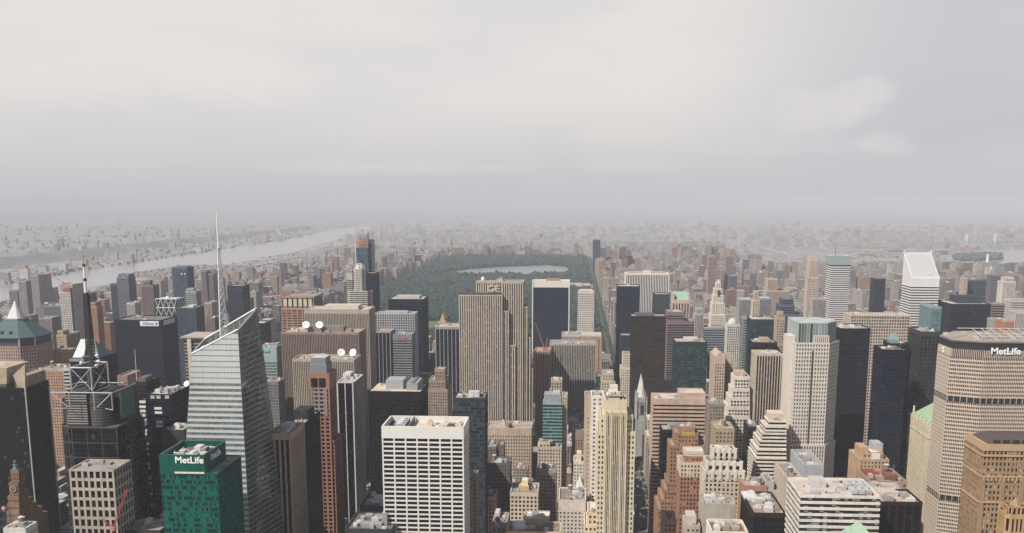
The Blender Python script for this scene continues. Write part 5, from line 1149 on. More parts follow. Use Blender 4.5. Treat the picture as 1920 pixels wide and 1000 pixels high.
# diagrid tower
def diagrid():
    Y = 1850; x0, x1, _, y1, z = span(291, 331, 561, Y, 36)
    r = root(OT, (x0 + x1) / 2, Y + 18, 0, 'glass tower wrapped in a white triangular steel grid', SK)
    mb = MB(); mb.prism(rect(x0, x1, Y, y1), -1, z); part(mb, 'glazing', glass((.022, .03, .042), (.03, .04, .055), 2, 4, .3, .05), r)
    mb = MB(); h = 16.5; n = 4
    for side in (0, 1):
        P = (lambda u, zz: (x0 + u * (x1 - x0), Y - .6, zz)) if side == 0 else (lambda u, zz: (x1 + .6, Y + u * (y1 - Y), zz))
        m = n if side == 0 else 3; zt = z; k = 0
        while zt > 20:
            zb = zt - h; mb.bar(P(0, zt), P(1, zt), .9)
            for i in range(m):
                if k % 2 == 0: mb.bar(P(i / m, zt), P((i + .5) / m, zb), .9); mb.bar(P((i + 1) / m, zt), P((i + .5) / m, zb), .9)
                else: mb.bar(P(i / m, zb), P((i + .5) / m, zt), .9); mb.bar(P((i + 1) / m, zb), P((i + .5) / m, zt), .9)
            zt = zb; k += 1
    part(mb, 'diagrid_frame', plain((.62, .63, .64), .4), r); roofing(rect(x0 + 1, x1 - 1, Y + 1, y1 - 1), z + .2, (.5, .5, .48), r)
    mb = MB(); mb.cyl(x0 + 18, Y + 15, z, z + 4.2, 4.6, 3, 12); part(mb, 'roof_plant', plain((.66, .62, .56), .5), r)
    foot(x0, x1, Y, y1, z)
diagrid()

# rust-red stepped tower
def rust_tower():
    Y = 905; r = root(OT, at(600, 700, Y).x, Y + 13, 0, 'rust-red granite tower with a grey stepped crown and paired bays', SK)
    wm, gm, pan = MB(), MB(), []
    x0, x1, _, y1, z = span(578, 616, 700, Y, 26); 
    tier(wm, gm, rect(x0, x1, Y, y1), -1, z, style((x1 - x0) / 4, .38, 3.9, .34, 15, .6, .4), pan, 'cells'); foot(x0, x1, Y, y1, z)
    a0, a1, _, b1, zl = span(577, 627, 826, Y + .5, 27)
    tier(wm, gm, rect(x1 - 1, a1, Y + 1, b1 + 3), -1, zl, style(3.4, .4, 3.9, .34, 2, .5, .35), pan, 'cells'); foot(x1 - 1, a1, Y + 1, b1 + 3, zl)
    part(wm, 'wall', wall((.33, .17, .115), .25), r); put_panels(pan, G_BLK, r)
    zt = at(597, 672, Y + 2).z; mb = MB(); u0, u1 = at(581, 690, Y + 2).x, at(612, 690, Y + 2).x
    mb.box(u0, u1, Y + 2, y1 - 2, z - 1.2, zt - 6); mb.box(u0 + 1, u1 - 1, Y + 4, y1 - 3, zt - 6.1, zt)
    part(mb, 'grey_crown', plain((.22, .22, .23), .6), r)
    mb = MB(); w = (x1 - x0)
    for i in range(3): xx = x0 + w * (.12 + .365 * i) ; mb.box(xx - .8, xx + .8, Y - .9, Y + .2, z - 40, z - 13)
    for k in range(6): mb.box(x0 + w * .1, x1 - w * .1, Y - .75, Y + .2, z - 38 + 3.9 * k, z - 36.4 + 3.9 * k)
    part(mb, 'bay_frame', plain((.26, .24, .24), .6), r)
    mb = MB()
    for i in (0, 1): xx = x0 + w * (.13 + .39 * i); mb.box(xx, xx + w * .33, Y - .98, Y - .2, z - 13, z - 4.5)
    part(mb, 'crown_window', plain((.012, .014, .02), .2), r)
    roofing(rect(u0 + 1.2, u1 - 1.2, Y + 4.2, y1 - 3.2), zt + .1, (.5, .48, .45), r)
rust_tower()

# limestone slab with stepped ends
def limestone_slab():
    r = root(OT, at(920, 560, 1275).x, 1290, 0, 'great limestone slab with stepped ends and rooftop script letters', SK)
    st = style(2.9, .54, 3.8, 0, 1.6, .6, .3, .9); wm, gm = MB(), MB(); rf = MB()
    T = [(861, 941, 553, 1270, 24), (866, 953, 583, 1272, 24), (868, 965, 647, 1274, 24), (893, 979.4, 528.6, 1294.5, 24), (941.6, 980, 529.4, 1277, 41), (950, 988, 575, 1279, 38), (962, 993.5, 632, 1281, 34), (965.5, 998, 690, 1283, 30)]
    for (a, b, t, y, d) in T:
        x0, x1, _, y1, z = span(a, b, t, y, d); tier(wm, gm, rect(x0, x1, y, y1), -1, z, st); foot(x0, x1, y, y1, z); rf.box(x0 + .4, x1 - .4, y + .4, y1 - .4, z - 1, z - .86)
    part(wm, 'wall', wall((.46, .40, .33), .25), r); part(gm, 'glazing', glass((.026, .025, .025), (.075, .066, .056), 1.6, 3.8, .36, .10, (.30, .26, .21)), r); part(rf, 'roof', roofm((.3, .27, .24)), r)
    x0, x1, y0, y1, z = span(861, 941, 553, 1270, 24)
    mb = MB(); mb.box(x0 - .2, x1 + .2, y0 - .3, y0 + .6, z - .3, z + 2.6); part(mb, 'roof_railing', plain((.06, .06, .065), .7), r)
    roof_units(r, x0 + 1, x0 + 22, y0 + 2, y1 - 3, z - .9, 9, random.Random(8), .8)
    X0, X1, Y0, Y1, Z = span(893, 980, 529, 1294.5, 24)
    mb = MB(); c = at(904, 527, 1300); mb.box(c.x - 3.5, c.x + 3.5, 1297, 1306, Z - 1, Z + 1.2); mb.box(c.x - 8, c.x - 2, 1298, 1304, Z - 6, Z - 1); part(mb, 'deck', wall((.5, .42, .33)), r)
    mb = MB(); mb.dome(c.x + 1, 1301, Z + 3.4, 2.5, 2.5, 14, 6); mb.cyl(c.x + 1, 1301, Z + 1, Z + 3.45, 1.5, 2.45, 14); part(mb, 'radome', plain((.8, .79, .76), .4), r, True)
    mb = MB(); c = at(937, 524, 1302); mb.box(c.x - 4, c.x + 4, 1299, 1308, Z - 1, Z + 3); mb.box(c.x + 1, c.x + 3, 1301, 1304, Z + 2.9, Z + 6); mb.cyl(c.x, 1303, Z + 2.9, Z + 10, .25, n=6); part(mb, 'stair_bulkhead', wall((.48, .41, .33)), r)
    mb = MB()
    for k in range(14):
        x = X0 + (k + .5) * (X1 - X0) / 14; mb.box(x - .9, x + .9, Y0 - .8, Y0 + .5, Z - .2, Z + 1.0)
    part(mb, 'cresting', wall((.42, .35, .28)), r)
    sign_text('GE', r, (at(925, 542, 1292.5).x, 1292.6, at(925, 542, 1292).z), 11.5, plain((.62, .60, .57), .5), name='sign_lettering', ext=.25, bold=-.05, sx=1.15)
limestone_slab()

# blue tower still being topped out, dome tower and neighbours
def glass_needle():
    Y = 1905; x0, x1, _, y1, z = span(667.5, 690, 465, Y, 34)
    r = root(OT, (x0 + x1) / 2, Y + 17, 0, 'blue glass tower still under construction, crane and raw floors on top', SK)
    mb = MB(); mb.box(x0, x1, Y, y1, -1, z); mb.box(x1 - .1, x1 + 6, Y + 5, y1, -1, at(695, 449, Y + 5).z); part(mb, 'glazing', glass((.045, .085, .12), (.04, .075, .11), 2, 4, .3, .04, (.2, .25, .28), .1, 1.6, .03, .7), r)
    zt = at(680, 450, Y).z; mb = MB()
    for k in range(6):
        zz = z + k * (zt - z) / 6; mb.box(x0, x1, Y, y1, zz + .1, zz + .7)
        for i in range(6): mb.box(x0 + i * (x1 - x0 - 1) / 5, x0 + i * (x1 - x0 - 1) / 5 + .9, Y + .1, Y + 1, zz + .6, zz + (zt - z) / 6 + .2)
    part(mb, 'raw_floors', plain((.50, .24, .16), .8, var=.4), r)
    zq = at(680, 437, Y).z; mb = MB()
    for i in range(5): x = x0 + 4 + i * 4; mb.box(x, x + 1.2, Y + 4, Y + 5.2, zt, zq - i % 2 * 3); mb.box(x0 + 3, x1 - 3, Y + 3.5, Y + 6, zt + 3 + i * .4, zt + 3.5 + i * .4)
    mb.box(x0 + 5, x1 - 4, Y + 8, y1 - 5, zt - .1, zq - 4); part(mb, 'formwork', plain((.40, .36, .34), .8, var=.4), r)
    mb = MB(); mb.box(x0 - 1.8, x0 - .2, Y + 1, Y + 4, 100, zq + 2); mb.bar((x0 - 1, Y + 2, zq), (x0 + 1, Y + 2, at(668, 407, Y).z), .35, 4); mb.bar((x0 - 1, Y + 2, zq), (x0 - 5, Y + 2, zq + 12), .4); part(mb, 'hoist_mast', plain((.62, .55, .5), .6), r)
    mb = MB(); mb.bar((x1 - 2, Y + 6, zq - 6), (x1 + 1, Y + 6, zq + 3), .7); part(mb, 'crane_jib', plain((.35, .33, .3), .6), r)
    foot(x0, x1 + 6, Y, y1, zt)
glass_needle()
def dome_tower():
    Y = 1740; c = at(671.5, 505, Y); r = root('apartment_tower', c.x, Y + 12, 0, 'cream octagonal tower under a ribbed white dome', SK)
    cy = Y + 12; z = c.z; wm, gm = MB(), MB(); st = style(2.6, .45, 3.4, .42, 2, .4, .35)
    tier(wm, gm, octa(c.x, cy, 9, 9, 4), -1, z, st); tier(wm, gm, octa(c.x, cy + 1, 20, 13, 5), -1, at(671, 546, Y).z, style(3, .0, 3.4, .5, 2, .3, .35))
    part(wm, 'wall', wall((.56, .50, .43)), r); part(gm, 'glazing', G_WIN, r)
    mb = MB(); mb.dome(c.x, cy, z - .8, 8.2, 8.2, 16, 6); part(mb, 'dome', plain((.48, .50, .47), .6), r, True)
    mb = MB()
    for i in range(8):
        a = math.pi * i / 4
        for k in range(5):
            t0, t1 = math.pi / 2 * k / 5, math.pi / 2 * (k + 1) / 5; mb.bar((c.x + 9 * math.cos(t0) * math.cos(a), cy + 9 * math.cos(t0) * math.sin(a), z + 9 * math.sin(t0)), (c.x + 9 * math.cos(t1) * math.cos(a), cy + 9 * math.cos(t1) * math.sin(a), z + 9 * math.sin(t1)), .45)
    part(mb, 'dome_ribs', plain((.68, .66, .6), .6), r)
    foot(c.x - 20, c.x + 20, Y - 1, cy + 14, z)
    tw('apartment_tower', 'dark-topped slim slab left of the ribbed dome tower', SK, 649, 660, 511, 1800, 30, style(3, 0, 3.4, .45, 14, .3, .3), (.52, .47, .41), G_WIN, tiers=[(650, 659, 508, 1804, 22, style(9, .1, 9, .2, 1))])
    tw(OT, 'dark blue glass slab with a red-edged roof, right of the ribbed dome tower', SK, 684, 705, 512, 1850, 30, CURT, (.03, .05, .08), G_NAVY, (.5, .28, .2))
dome_tower()
def gold_top():
    Y = 1800; x0, x1, _, y1, z = span(822, 837, 611, Y, 15); r = root('masonry_tower', (x0 + x1) / 2, Y + 7, 0, 'slim cream tower with a gilded crown against the park', SK)
    wm, gm = MB(), MB(); tier(wm, gm, rect(x0, x1, Y, y1), -1, z, PUNCH); w = x1 - x0
    tier(wm, gm, rect(x0 + .15 * w, x1 - .15 * w, Y + 2, y1 - 2), z - 2, at(829, 602, Y).z, PUNCH)
    part(wm, 'wall', wall((.54, .48, .40)), r); part(gm, 'glazing', G_WIN, r)
    zc = at(829, 602, Y).z; xm = (x0 + x1) / 2; ym = Y + 7.5; mb = MB(); mb.prism(octa(xm, ym, w * .3, 4.2, 1.2), zc - 1.2, zc + 11, octa(xm, ym, w * .12, 1.6, .5)); mb.cyl(xm, ym, zc + 10.9, zc + 16, .7, .1, 8)
    for sx in (-1, 1):
        for sy in (-1, 1): mb.cyl(xm + sx * w * .28, ym + sy * 4, zc - 1.2, zc + 5, .7, .2, 6)
    part(mb, 'gilded_crown', plain((.55, .36, .10), .45, .4, var=.3), r); foot(x0, x1, Y, y1, z)
gold_top()

# cream stepped tower at the corner of the avenue
def stepped_cream():
    Y = 705; r = root('masonry_tower', at(1155, 800, Y).x, Y + 18, 0, 'cream art deco tower with tall vertical window strips and stepped shoulders', SK)
    W_ = wall((.60, .515, .37), .22); wm, pan, strips = MB(), [], []
    # each tier: left, right, top, front, depth
    T = [(1135.5, 1175, 754, Y + 4, 26), (1126.5, 1186, 779, Y + 3, 30), (1121, 1190.3, 809, Y + 2, 34)]
    for i, (a, b, t, y, d) in enumerate(T):
        x0, x1, _, y1, z = span(a, b, t, y, d)
        tier(wm, None, rect(x0, x1, y, y1), -1, z, style(2.35 if i else 2.5, .52, 3.75, .45, 3.2 if i else 5, .35, .3, .9), pan, 'cells'); foot(x0, x1, y, y1, z)
    # central shaft with continuous piers
    x0, x1, _, _, z = span(1136, 1174.5, 770, Y, 5); zt = at(1155, 776, Y).z
    wm.box(x0, x1, Y, Y + 5, -1, zt); nb = 11; bw = (x1 - x0) / nb
    PL = [0, 1, 3, 4, 7, 8, 10, 11]
    for k in range(nb + 1):
        wide = k in (0, 3, 8, 11); wm.box(x0 + k * bw - (.62 if wide else .28), x0 + k * bw + (.62 if wide else .28), Y - (.9 if wide else .55), Y + .2, -1, zt + (2.5 if wide else 1))
    wm.box(x0 - .5, x1 + .5, Y - .2, Y + 4, zt - .2, zt + 1.2)
    part(wm, 'wall', W_, r)
    put_panels([(Vector((x0, Y)), Vector((1, 0)), Vector((0, -1)), k * bw + .6 if k in (0, 3, 8) else k * bw + .28, (k + 1) * bw - (.6 if k + 1 in (3, 8, 11) else .28), 20, zt - 2) for k in range(nb)], glass((.012, .012, .012), (.055, .05, .04), 1.2, 3.75, .36, .12, (.36, .34, .29)), r, 'window_strip')
    put_panels(pan, glass((.012, .012, .012), None, 2.35, 3.75, .4, .12, (.4, .36, .28)), r, 'window')
    zz = at(1155, 754, Y).z; xm = at(1153, 740, Y).x; a0, a1, _, b1, _ = span(1135.5, 1175, 754, Y + 4, 26)
    roofing(rect(a0 + .3, a1 - .3, Y + 4.3, b1 - .3), zz - .85, (.16, .13, .1), r)
    mb = MB(); mb.box(xm - 4, xm + 4, Y + 9, Y + 20, zz - 1, zz + 5.5); mb.box(xm - 3, xm + 2.4, Y + 11, Y + 18, zz + 5.4, zz + 9.5); mb.box(xm - 5.5, xm + 5.5, Y + 8, Y + 21, zz + 2.6, zz + 3); part(mb, 'mechanical_penthouse', plain((.62, .58, .50), .7, var=.3), r)
    mb = MB()
    for k in range(5): mb.box(xm - 4.5 + 2 * k, xm - 3.4 + 2 * k, Y + 8.4, Y + 9.2, zz + 2.9, zz + 4 + (k * 7 % 3))
    for dx in (-6, 6): mb.bar((xm + dx, Y + 7, zz - 1), (xm + dx, Y + 7, zz + 3), .2); mb.bar((xm - 6, Y + 7, zz + 2.8), (xm + 6, Y + 7, zz + 2.8), .2)
    part(mb, 'roof_steelwork', plain((.35, .3, .22), .7), r)
    mb = MB()
    for k in range(9): x = a0 + (k + .5) * (a1 - a0) / 9; mb.box(x - .8, x + .8, Y + 3.0, Y + 3.7, zz - 9, zz + 1.0 + (k % 2) * .8)
    part(mb, 'crown_fin', W_, r)
    tw('masonry_building', 'cream low wing with a balustraded roof at the foot of the cream stepped tower', BD, 1103, 1119, 962, 712, 28, style(3, .5, 3.7, .45, 2), (.60, .50, .34), G_WIN, (.62, .52, .44), mode='cells', tiers=[(1096, 1119, 985, 709, 32)], clut=2)
stepped_cream()

# white spire over the avenue
def cathedral():
    Y = 1365; c = at(1203, 760, Y); r = root('church', c.x + 8, Y + 30, 0, 'grey stone church tower with a slender white spire', 'church')
    def col(cx, cy, nm):
        S = 6.6; z1 = at(1203, 744, Y).z; zt = at(1203, 708, Y).z
        mb = MB(); mb.box(cx - S - .6, cx + S + .6, cy - S - .6, cy + S + .6, -1, at(1203, 786, Y).z); mb.prism(octa(cx, cy, S - .6, S - .6, 1.6), at(1203, 786, Y).z - .2, z1)
        for sx in (-1, 1):
            for sy in (-1, 1):
                mb.cyl(cx + sx * S, cy + sy * S, -1, z1 - 5, 1.1, 1, 8); mb.cyl(cx + sx * S, cy + sy * S, z1 - 5.1, z1 + 4, 1.0, .05, 8)
        for k in range(3): mb.box(cx - S - .3, cx + S + .3, cy - S - .3, cy + S + .3, z1 - 7 - 16 * k, z1 - 6.3 - 16 * k)
        t = part(mb, 'tower', wall((.36, .35, .33), .4), r)
        m2 = MB(); m2.cyl(cx, cy, z1 - .2, zt, 5.2, .1, 8)
        m2.build('spire', wall((.60, .57, .54), .2), t)
        m2 = MB()
        for k in range(2): m2.box(cx - 2 + k * 2.4, cx - .6 + k * 2.4, cy - S - .75, cy - S + .3, z1 - 22, z1 - 10)
        m2.build('lancet_window', plain((.03, .03, .035), .5), t)
    col(c.x, Y, 0); col(c.x + .5, Y + 36, 1)
    mb = MB(); zb = 30; mb.box(c.x + 7.5, c.x + 70, Y + 4, Y + 32, -1, zb); part(mb, 'nave_wall', wall((.40, .38, .36)), r)
    mb = MB(); mb.add([(c.x + 7, Y + 3, zb), (c.x + 71, Y + 3, zb), (c.x + 71, Y + 33, zb), (c.x + 7, Y + 33, zb), (c.x + 7, Y + 18, zb + 13), (c.x + 71, Y + 18, zb + 13)], [(0, 1, 5, 4), (2, 3, 4, 5), (1, 2, 5), (3, 0, 4)]); part(mb, 'nave_roof', plain((.22, .24, .24), .7), r)
    foot(c.x - 8, c.x + 72, Y - 8, Y + 45, 60)
cathedral()

# pink pedimented tower
def pediment():
    Y = 1790; x0, x1, _, y1, z = span(1261, 1293, 563, Y, 26); r = root(OT, (x0 + x1) / 2, Y + 13, 0, 'pink granite tower with a sloping green roof panel between corner posts', SK)
    wm, gm = MB(), MB(); tier(wm, gm, rect(x0, x1, Y, y1), -1, z, style(4.6, .5, 3.9, 0, 6, .6, .3)); 
    wm.box(x0 - .4, x0 + 3, Y - .4, y1, z - 1, z + 12); wm.box(x1 - 3, x1 + .4, Y - .4, y1, z - 1, z + 12); wm.box(x0 + 3, x1 - 3, y1 - 2, y1, z - 1, z + 13)
    part(wm, 'wall', wall((.54, .42, .35)), r); part(gm, 'glazing', G_WIN, r)
    mb = MB(); mb.add([(x0 + 3, Y + .3, z - .5), (x1 - 3, Y + .3, z - .5), (x1 - 3, y1 - 2, z + 12.6), (x0 + 3, y1 - 2, z + 12.6)], [(0, 1, 2, 3)]); part(mb, 'green_roof', plain((.28, .41, .33), .7), r)
    foot(x0, x1, Y, y1, z + 12)
pediment()

# white tower with a stepped crown
def white_crown():
    Y = 1850; r = root('hotel_tower', at(1346, 560, Y).x, Y + 14, 0, 'white limestone tower with a tapering stepped crown and lantern', SK)
    wm, gm = MB(), MB(); st = style(3.1, .52, 3.6, .36, 3, .45, .4)
    for (a, b, t, y, d) in ((1336, 1358, 568, Y, 28), (1338, 1356, 553, Y + 2, 24), (1340, 1354, 541, Y + 5, 18), (1343, 1351, 530, Y + 8, 11), (1334, 1359.5, 590, Y - 2, 32)):
        x0, x1, _, y1, z = span(a, b, t, y, d); tier(wm, gm, rect(x0, x1, y, y1), -1, z, st); foot(x0, x1, y, y1, z)
    part(wm, 'wall', wall((.70, .63, .54), .15), r); part(gm, 'glazing', G_WIN, r)
    c = at(1347, 531, Y + 13); mb = MB(); mb.box(c.x - 3, c.x + 3, Y + 10, Y + 16, c.z - 1, c.z + 6); part(mb, 'lantern', plain((.62, .62, .58), .5), r)
    p, q = at(1346, 545, Y + 1.4), at(1350, 557, Y + 1.4); mb = MB(); mb.box(p.x, q.x, Y + 1.3, Y + 2.6, q.z, p.z); part(mb, 'crown_window', plain((.06, .06, .06), .3), r)
white_crown()
def dome_cap():
    t = [o for o in COL.objects if o.get('label', '').startswith('pale grey tower with a rounded dome')][0]; b = t['box']; mb = MB(); mb.dome((b[0] + b[1]) / 2, (b[2] + b[3]) / 2, b[4] - .5, (b[1] - b[0]) * .42, 9, 14, 5); mb.build('dome', plain((.50, .50, .47), .6), t, True)
    t = [o for o in COL.objects if o.get('label', '').startswith('tan brick tower with a pointed gable')][0]; b = t['box']; mb = MB(); mb.add([(b[0], b[2], b[4] - 1), (b[1], b[2], b[4] - 1), (b[1], b[3], b[4] - 1), (b[0], b[3], b[4] - 1), ((b[0] + b[1]) / 2, b[2], b[4] + 5), ((b[0] + b[1]) / 2, b[3], b[4] + 5)], [(0, 1, 4), (1, 2, 5, 4), (2, 3, 5), (3, 0, 4, 5)]); mb.build('gable', wall((.46, .36, .28)), t)
    t = [o for o in COL.objects if o.get('label', '').startswith('tall white-banded tower')][0]; b = t['box']; mb = MB(); zt = at(1566, 481, b[2]).z; mb.cyl(at(1566, 480, b[2] + 20).x, b[2] + 20, zt - 2, at(1566, 457, b[2] + 20).z, .7, .3, 6); mb.build('antenna', plain((.08, .1, .13), .6), t)
    mb = MB(); p, q = at(1559, 480, b[2]), at(1595, 497, b[2]); mb.box(p.x, q.x, b[2] - 2.2, b[2] - 1.5, q.z, p.z); mb.box(p.x - .6, p.x, b[2] - 2.2, b[3] + 1, q.z, p.z - .03); mb.build('crown_screen', plain((.30, .36, .34), .5), t)
    t = [o for o in COL.objects if o.get('label', '').startswith('pale tower under construction')][0]; b = t['box']; mb = MB(); p, q = at(113, 535, 1499), at(133, 547, 1499)
    for k in range(4): mb.box(b[0] - .9, b[1] + .9, 1498.6, 1500.2, q.z + k * 3.2, q.z + k * 3.2 + 1.4)
    mb.build('raw_floors', plain((.46, .24, .20), .8), t)
    mb = MB(); e = at(110, 528, 1505); mb.bar((b[0] + 2, 1505, b[4] - 2), (b[0] + 2, 1505, e.z - 1), .5); mb.bar((b[0] + 2, 1505, e.z - 1), (e.x - 3, 1505, e.z + 5), .4); mb.bar((b[0] + 2, 1505, e.z - 1), (b[0] + 6, 1505, e.z - 3), .7); mb.build('crane', plain((.16, .15, .2), .6), t)
    t = [o for o in COL.objects if o.get('label', '').startswith('narrow tan ribbed slab with a red hoist')][0]; b = t['box']; mb = MB(); a, c = at(1022, 652, 1380), at(1003, 607, 1378); mb.bar((a.x, 1390, b[4] - 1), (c.x, 1388, c.z), 1.0, 4, .5); d = at(1027, 634, 1390); mb.bar((a.x, 1390, b[4] - 1), (d.x, 1392, d.z), .7); mb.box(a.x - 3, a.x + 3, 1387, 1394, b[4] - 1.2, b[4] + 2); mb.build('crane', plain((.34, .15, .09), .7), t)
    t = [o for o in COL.objects if o.get('label', '').startswith('dark block topped by a thin white pole')][0]; b = t['box']; p = at(253.5, 712, 905); mb = MB(); mb.cyl(p.x + 1.5, 905, b[4] - 1, at(252, 655, 905).z, .35, .2, 8); mb.build('flag_pole', plain((.7, .69, .66), .5), t)
    t = [o for o in COL.objects if o.get('label', '').startswith('pale green glass tower with blue')][0]
    for u0, u1 in ((487.5, 493.5), (496, 505)):
        mb = MB(); p, q = at(u0, 656, 1289), at(u1, 661, 1289); mb.box(p.x, q.x, 1288.9, 1289.8, q.z, p.z); mb.build('sign_board', plain((.16, .46, .56), .5), t)
    t = [o for o in COL.objects if o.get('label', '').startswith('grey tower of horizontal')][0]
    for u0, u1 in ((747, 751.5), (758, 763)):
        mb = MB(); p, q = at(u0, 634, 1424), at(u1, 640, 1424); mb.box(p.x, q.x, 1424.1, 1424.8, q.z, p.z); mb.build('sign_board', plain((.34, .08, .09), .5), t)
    t = [o for o in COL.objects if o.get('label', '').startswith('far slanted blue')][0]
    mb = MB(); p, q = at(335.5, 512, 2149), at(349, 516, 2149); mb.box(p.x, q.x, 2149.2, 2150.4, q.z, p.z); sl_ = mb.build('roof_slot', plain((.03, .04, .05), .5), t)
    for u0 in (339, 345):
        mb = MB(); p, q = at(u0, 512.5, 2148), at(u0 + 2.6, 515.5, 2148); mb.box(p.x, q.x, 2148.8, 2149.3, q.z, p.z); mb.build('white_dish', plain((.75, .75, .74), .5), sl_)
    t = [o for o in COL.objects if o.get('label', '').startswith('brown concrete slab with a flat')][0]; b = t['box']; mb = MB(); mb.box(b[0] - 3, b[1] + 3, b[2] - 3, b[3] + 2, b[4] + .05, b[4] + 1.6); mb.build('roof_slab', wall((.42, .37, .31)), t); mb = MB(); p, q = at(351, 640, b[2] - 2), at(358, 640, b[2] - 2); mb.box(p.x, q.x, b[2] - 2.4, b[2] + .5, -1, b[4] + .04); mb.build('stair_pillar', wall((.56, .50, .42)), t)
dome_cap()

# orange brick tower with a painted top panel
def orange_brick():
    Y = 880; r = root('masonry_tower', at(1285, 840, Y).x, Y + 16, 0, 'orange brick tower with a yellow tile panel on its crown, stepping down to the avenue', SK)
    wm, gm, pan = MB(), MB(), []
    T = [(1266, 1309, 812, Y + 3, 22), (1257, 1321, 836, Y + 1, 28), (1252, 1321, 905, Y - 1, 32), (1246, 1321, 920, Y - 3, 36), (1240, 1321, 938, Y - 5, 40), (1234, 1321, 956, Y - 7, 44)]
    rf = MB()
    for (a, b, t, y, d) in T:
        x0, x1, _, y1, z = span(a, b, t, y, d); tier(wm, gm, rect(x0, x1, y, y1), -1, z, style(2.8, .54, 3.6, .5, 2.6, .3, .26, .9), pan, 'cells'); foot(x0, x1, y, y1, z); rf.box(x0 + .3, x1 - .3, y + .3, y1 - .3, z - 1, z - .85)
    part(wm, 'wall', wall((.31, .18, .11), .3), r); put_panels(pan, glass((.016, .015, .015), None, 1.4, 3.6, .5, .2, (.40, .34, .26)), r); part(rf, 'roof', roofm((.36, .26, .2)), r)
    x0, x1, y0, y1, z = span(1266, 1309, 812, Y + 3, 22); zt = at(1290, 803, Y + 6).z
    mb = MB(); mb.box(x0 + 3, x1 - 2.5, Y + 5.5, y1 - 2, z - 1, zt + 1); part(mb, 'crown_block', wall((.31, .18, .11), .3), r)
    p, q = at(1279, 811, Y + 2), at(1303, 819, Y + 2); mb = MB(); mb.box(p.x, q.x, Y + 2.4, Y + 3.05, q.z, p.z); pn = part(mb, 'tile_panel', plain((.50, .30, .07), .6), r)
    mb = MB(); mb.box(p.x + 1, q.x - 1, Y + 2.2, Y + 2.5, q.z + 1, p.z - 1); mb.build('panel_inlay', plain((.36, .34, .10), .6, var=.5), pn)
    roof_units(r, x0 + 3.5, x1 - 3, Y + 6, y1 - 3, zt + 1, 4, random.Random(5), .7)
orange_brick()
def brick_cream():
    Y = 835; r = root('masonry_tower', at(1300, 870, Y).x, Y + 14, 0, 'red brick loft tower with a cream top band, right of the tile-panel tower', SK)
    wm, gm, pan, cm = MB(), MB(), [], MB()
    x0, x1, _, y1, z = span(1276, 1326, 868, Y, 26); st = style(2.9, .5, 3.6, .46, 2.2, .3, .26, .9)
    zc = at(1300, 892, Y).z; tier(wm, gm, rect(x0, x1, Y, y1), -1, zc, st, pan, 'cells'); tier(cm, gm, rect(x0, x1, Y - .15, y1 + .1), zc - 1.5, z, st, pan, 'cells'); foot(x0, x1, Y, y1, z)
    u0, u1, _, v1, zz = span(1285, 1318, 846, Y + 5, 15); tier(wm, gm, rect(u0, u1, Y + 5, v1), z - 1, zz - 4, st, pan, 'cells'); tier(cm, gm, rect(u0 - .2, u1 + .2, Y + 4.8, v1 + .2), zz - 4.4, zz, style(20, .5, 3, .9, 2.6), None, 'cells')
    part(wm, 'wall', wall((.33, .17, .105), .3), r); part(cm, 'stone_band', wall((.60, .50, .38), .25), r); put_panels(pan, glass((.014, .013, .013), None, 1.45, 3.6, .5, .18, (.4, .34, .26)), r)
    roofing(rect(u0 + .3, u1 - .3, Y + 5.3, v1 - .3), zz - .9, (.6, .54, .47), r); roofing(rect(x0 + .4, x1 - .4, Y + .4, y1 - .4), z - .95, (.4, .3, .24), r)
brick_cream()
def white_deco():
    Y = 785; r = root('masonry_tower', at(1358, 870, Y).x, Y + 14, 0, 'white art deco tower with scalloped setback parapets', SK)
    wm, pan, rf, pm = MB(), [], MB(), MB()
    for i, (a, b, t, y, d) in enumerate(((1337, 1379, 843, Y + 6, 16), (1326, 1390, 867, Y + 3, 22), (1322, 1394, 884, Y, 28))):
        x0, x1, _, y1, z = span(a, b, t, y, d); bay = (x1 - x0) / (4 if i == 0 else 5 if i == 1 else 9)
        tier(wm, None, rect(x0, x1, y, y1), -1, z, style(bay, .5, 3.7, .42 if i == 2 else .2, 3, .45, .3, .9), pan, 'cells'); foot(x0, x1, y, y1, z); rf.box(x0 + .3, x1 - .3, y + .3, y1 - .3, z - 1, z - .85)
        n = 4 if i == 0 else 5
        for k in range(n + 1):
            x = x0 + k * (x1 - x0) / n; pm.box(x - 1.25, x + 1.25, y - 1.0, y + 1.2, z - 7.5, z + 1.1); pm.box(x - .8, x + .8, y - 1.3, y - .9, z - 6, z + .2)
        for k in range(n): x = x0 + (k + .5) * (x1 - x0) / n; pm.box(x - 1.6, x + 1.6, y - .75, y + .6, z - 2.6, z + .25)
    part(wm, 'wall', wall((.58, .50, .38), .25), r); part(pm, 'parapet_pier', wall((.64, .60, .53), .15), r); part(rf, 'roof', roofm((.2, .18, .16)), r); put_panels(pan, glass((.016, .015, .014), None, 1.3, 3.7, .42, .18, (.4, .36, .3)), r)
    x0, x1, _, y1, z = span(1337, 1379, 843, Y + 6, 16); roof_units(r, x0 + 1, x1 - 1, Y + 8, y1 - 1, z - .9, 6, random.Random(6), .8)
white_deco()

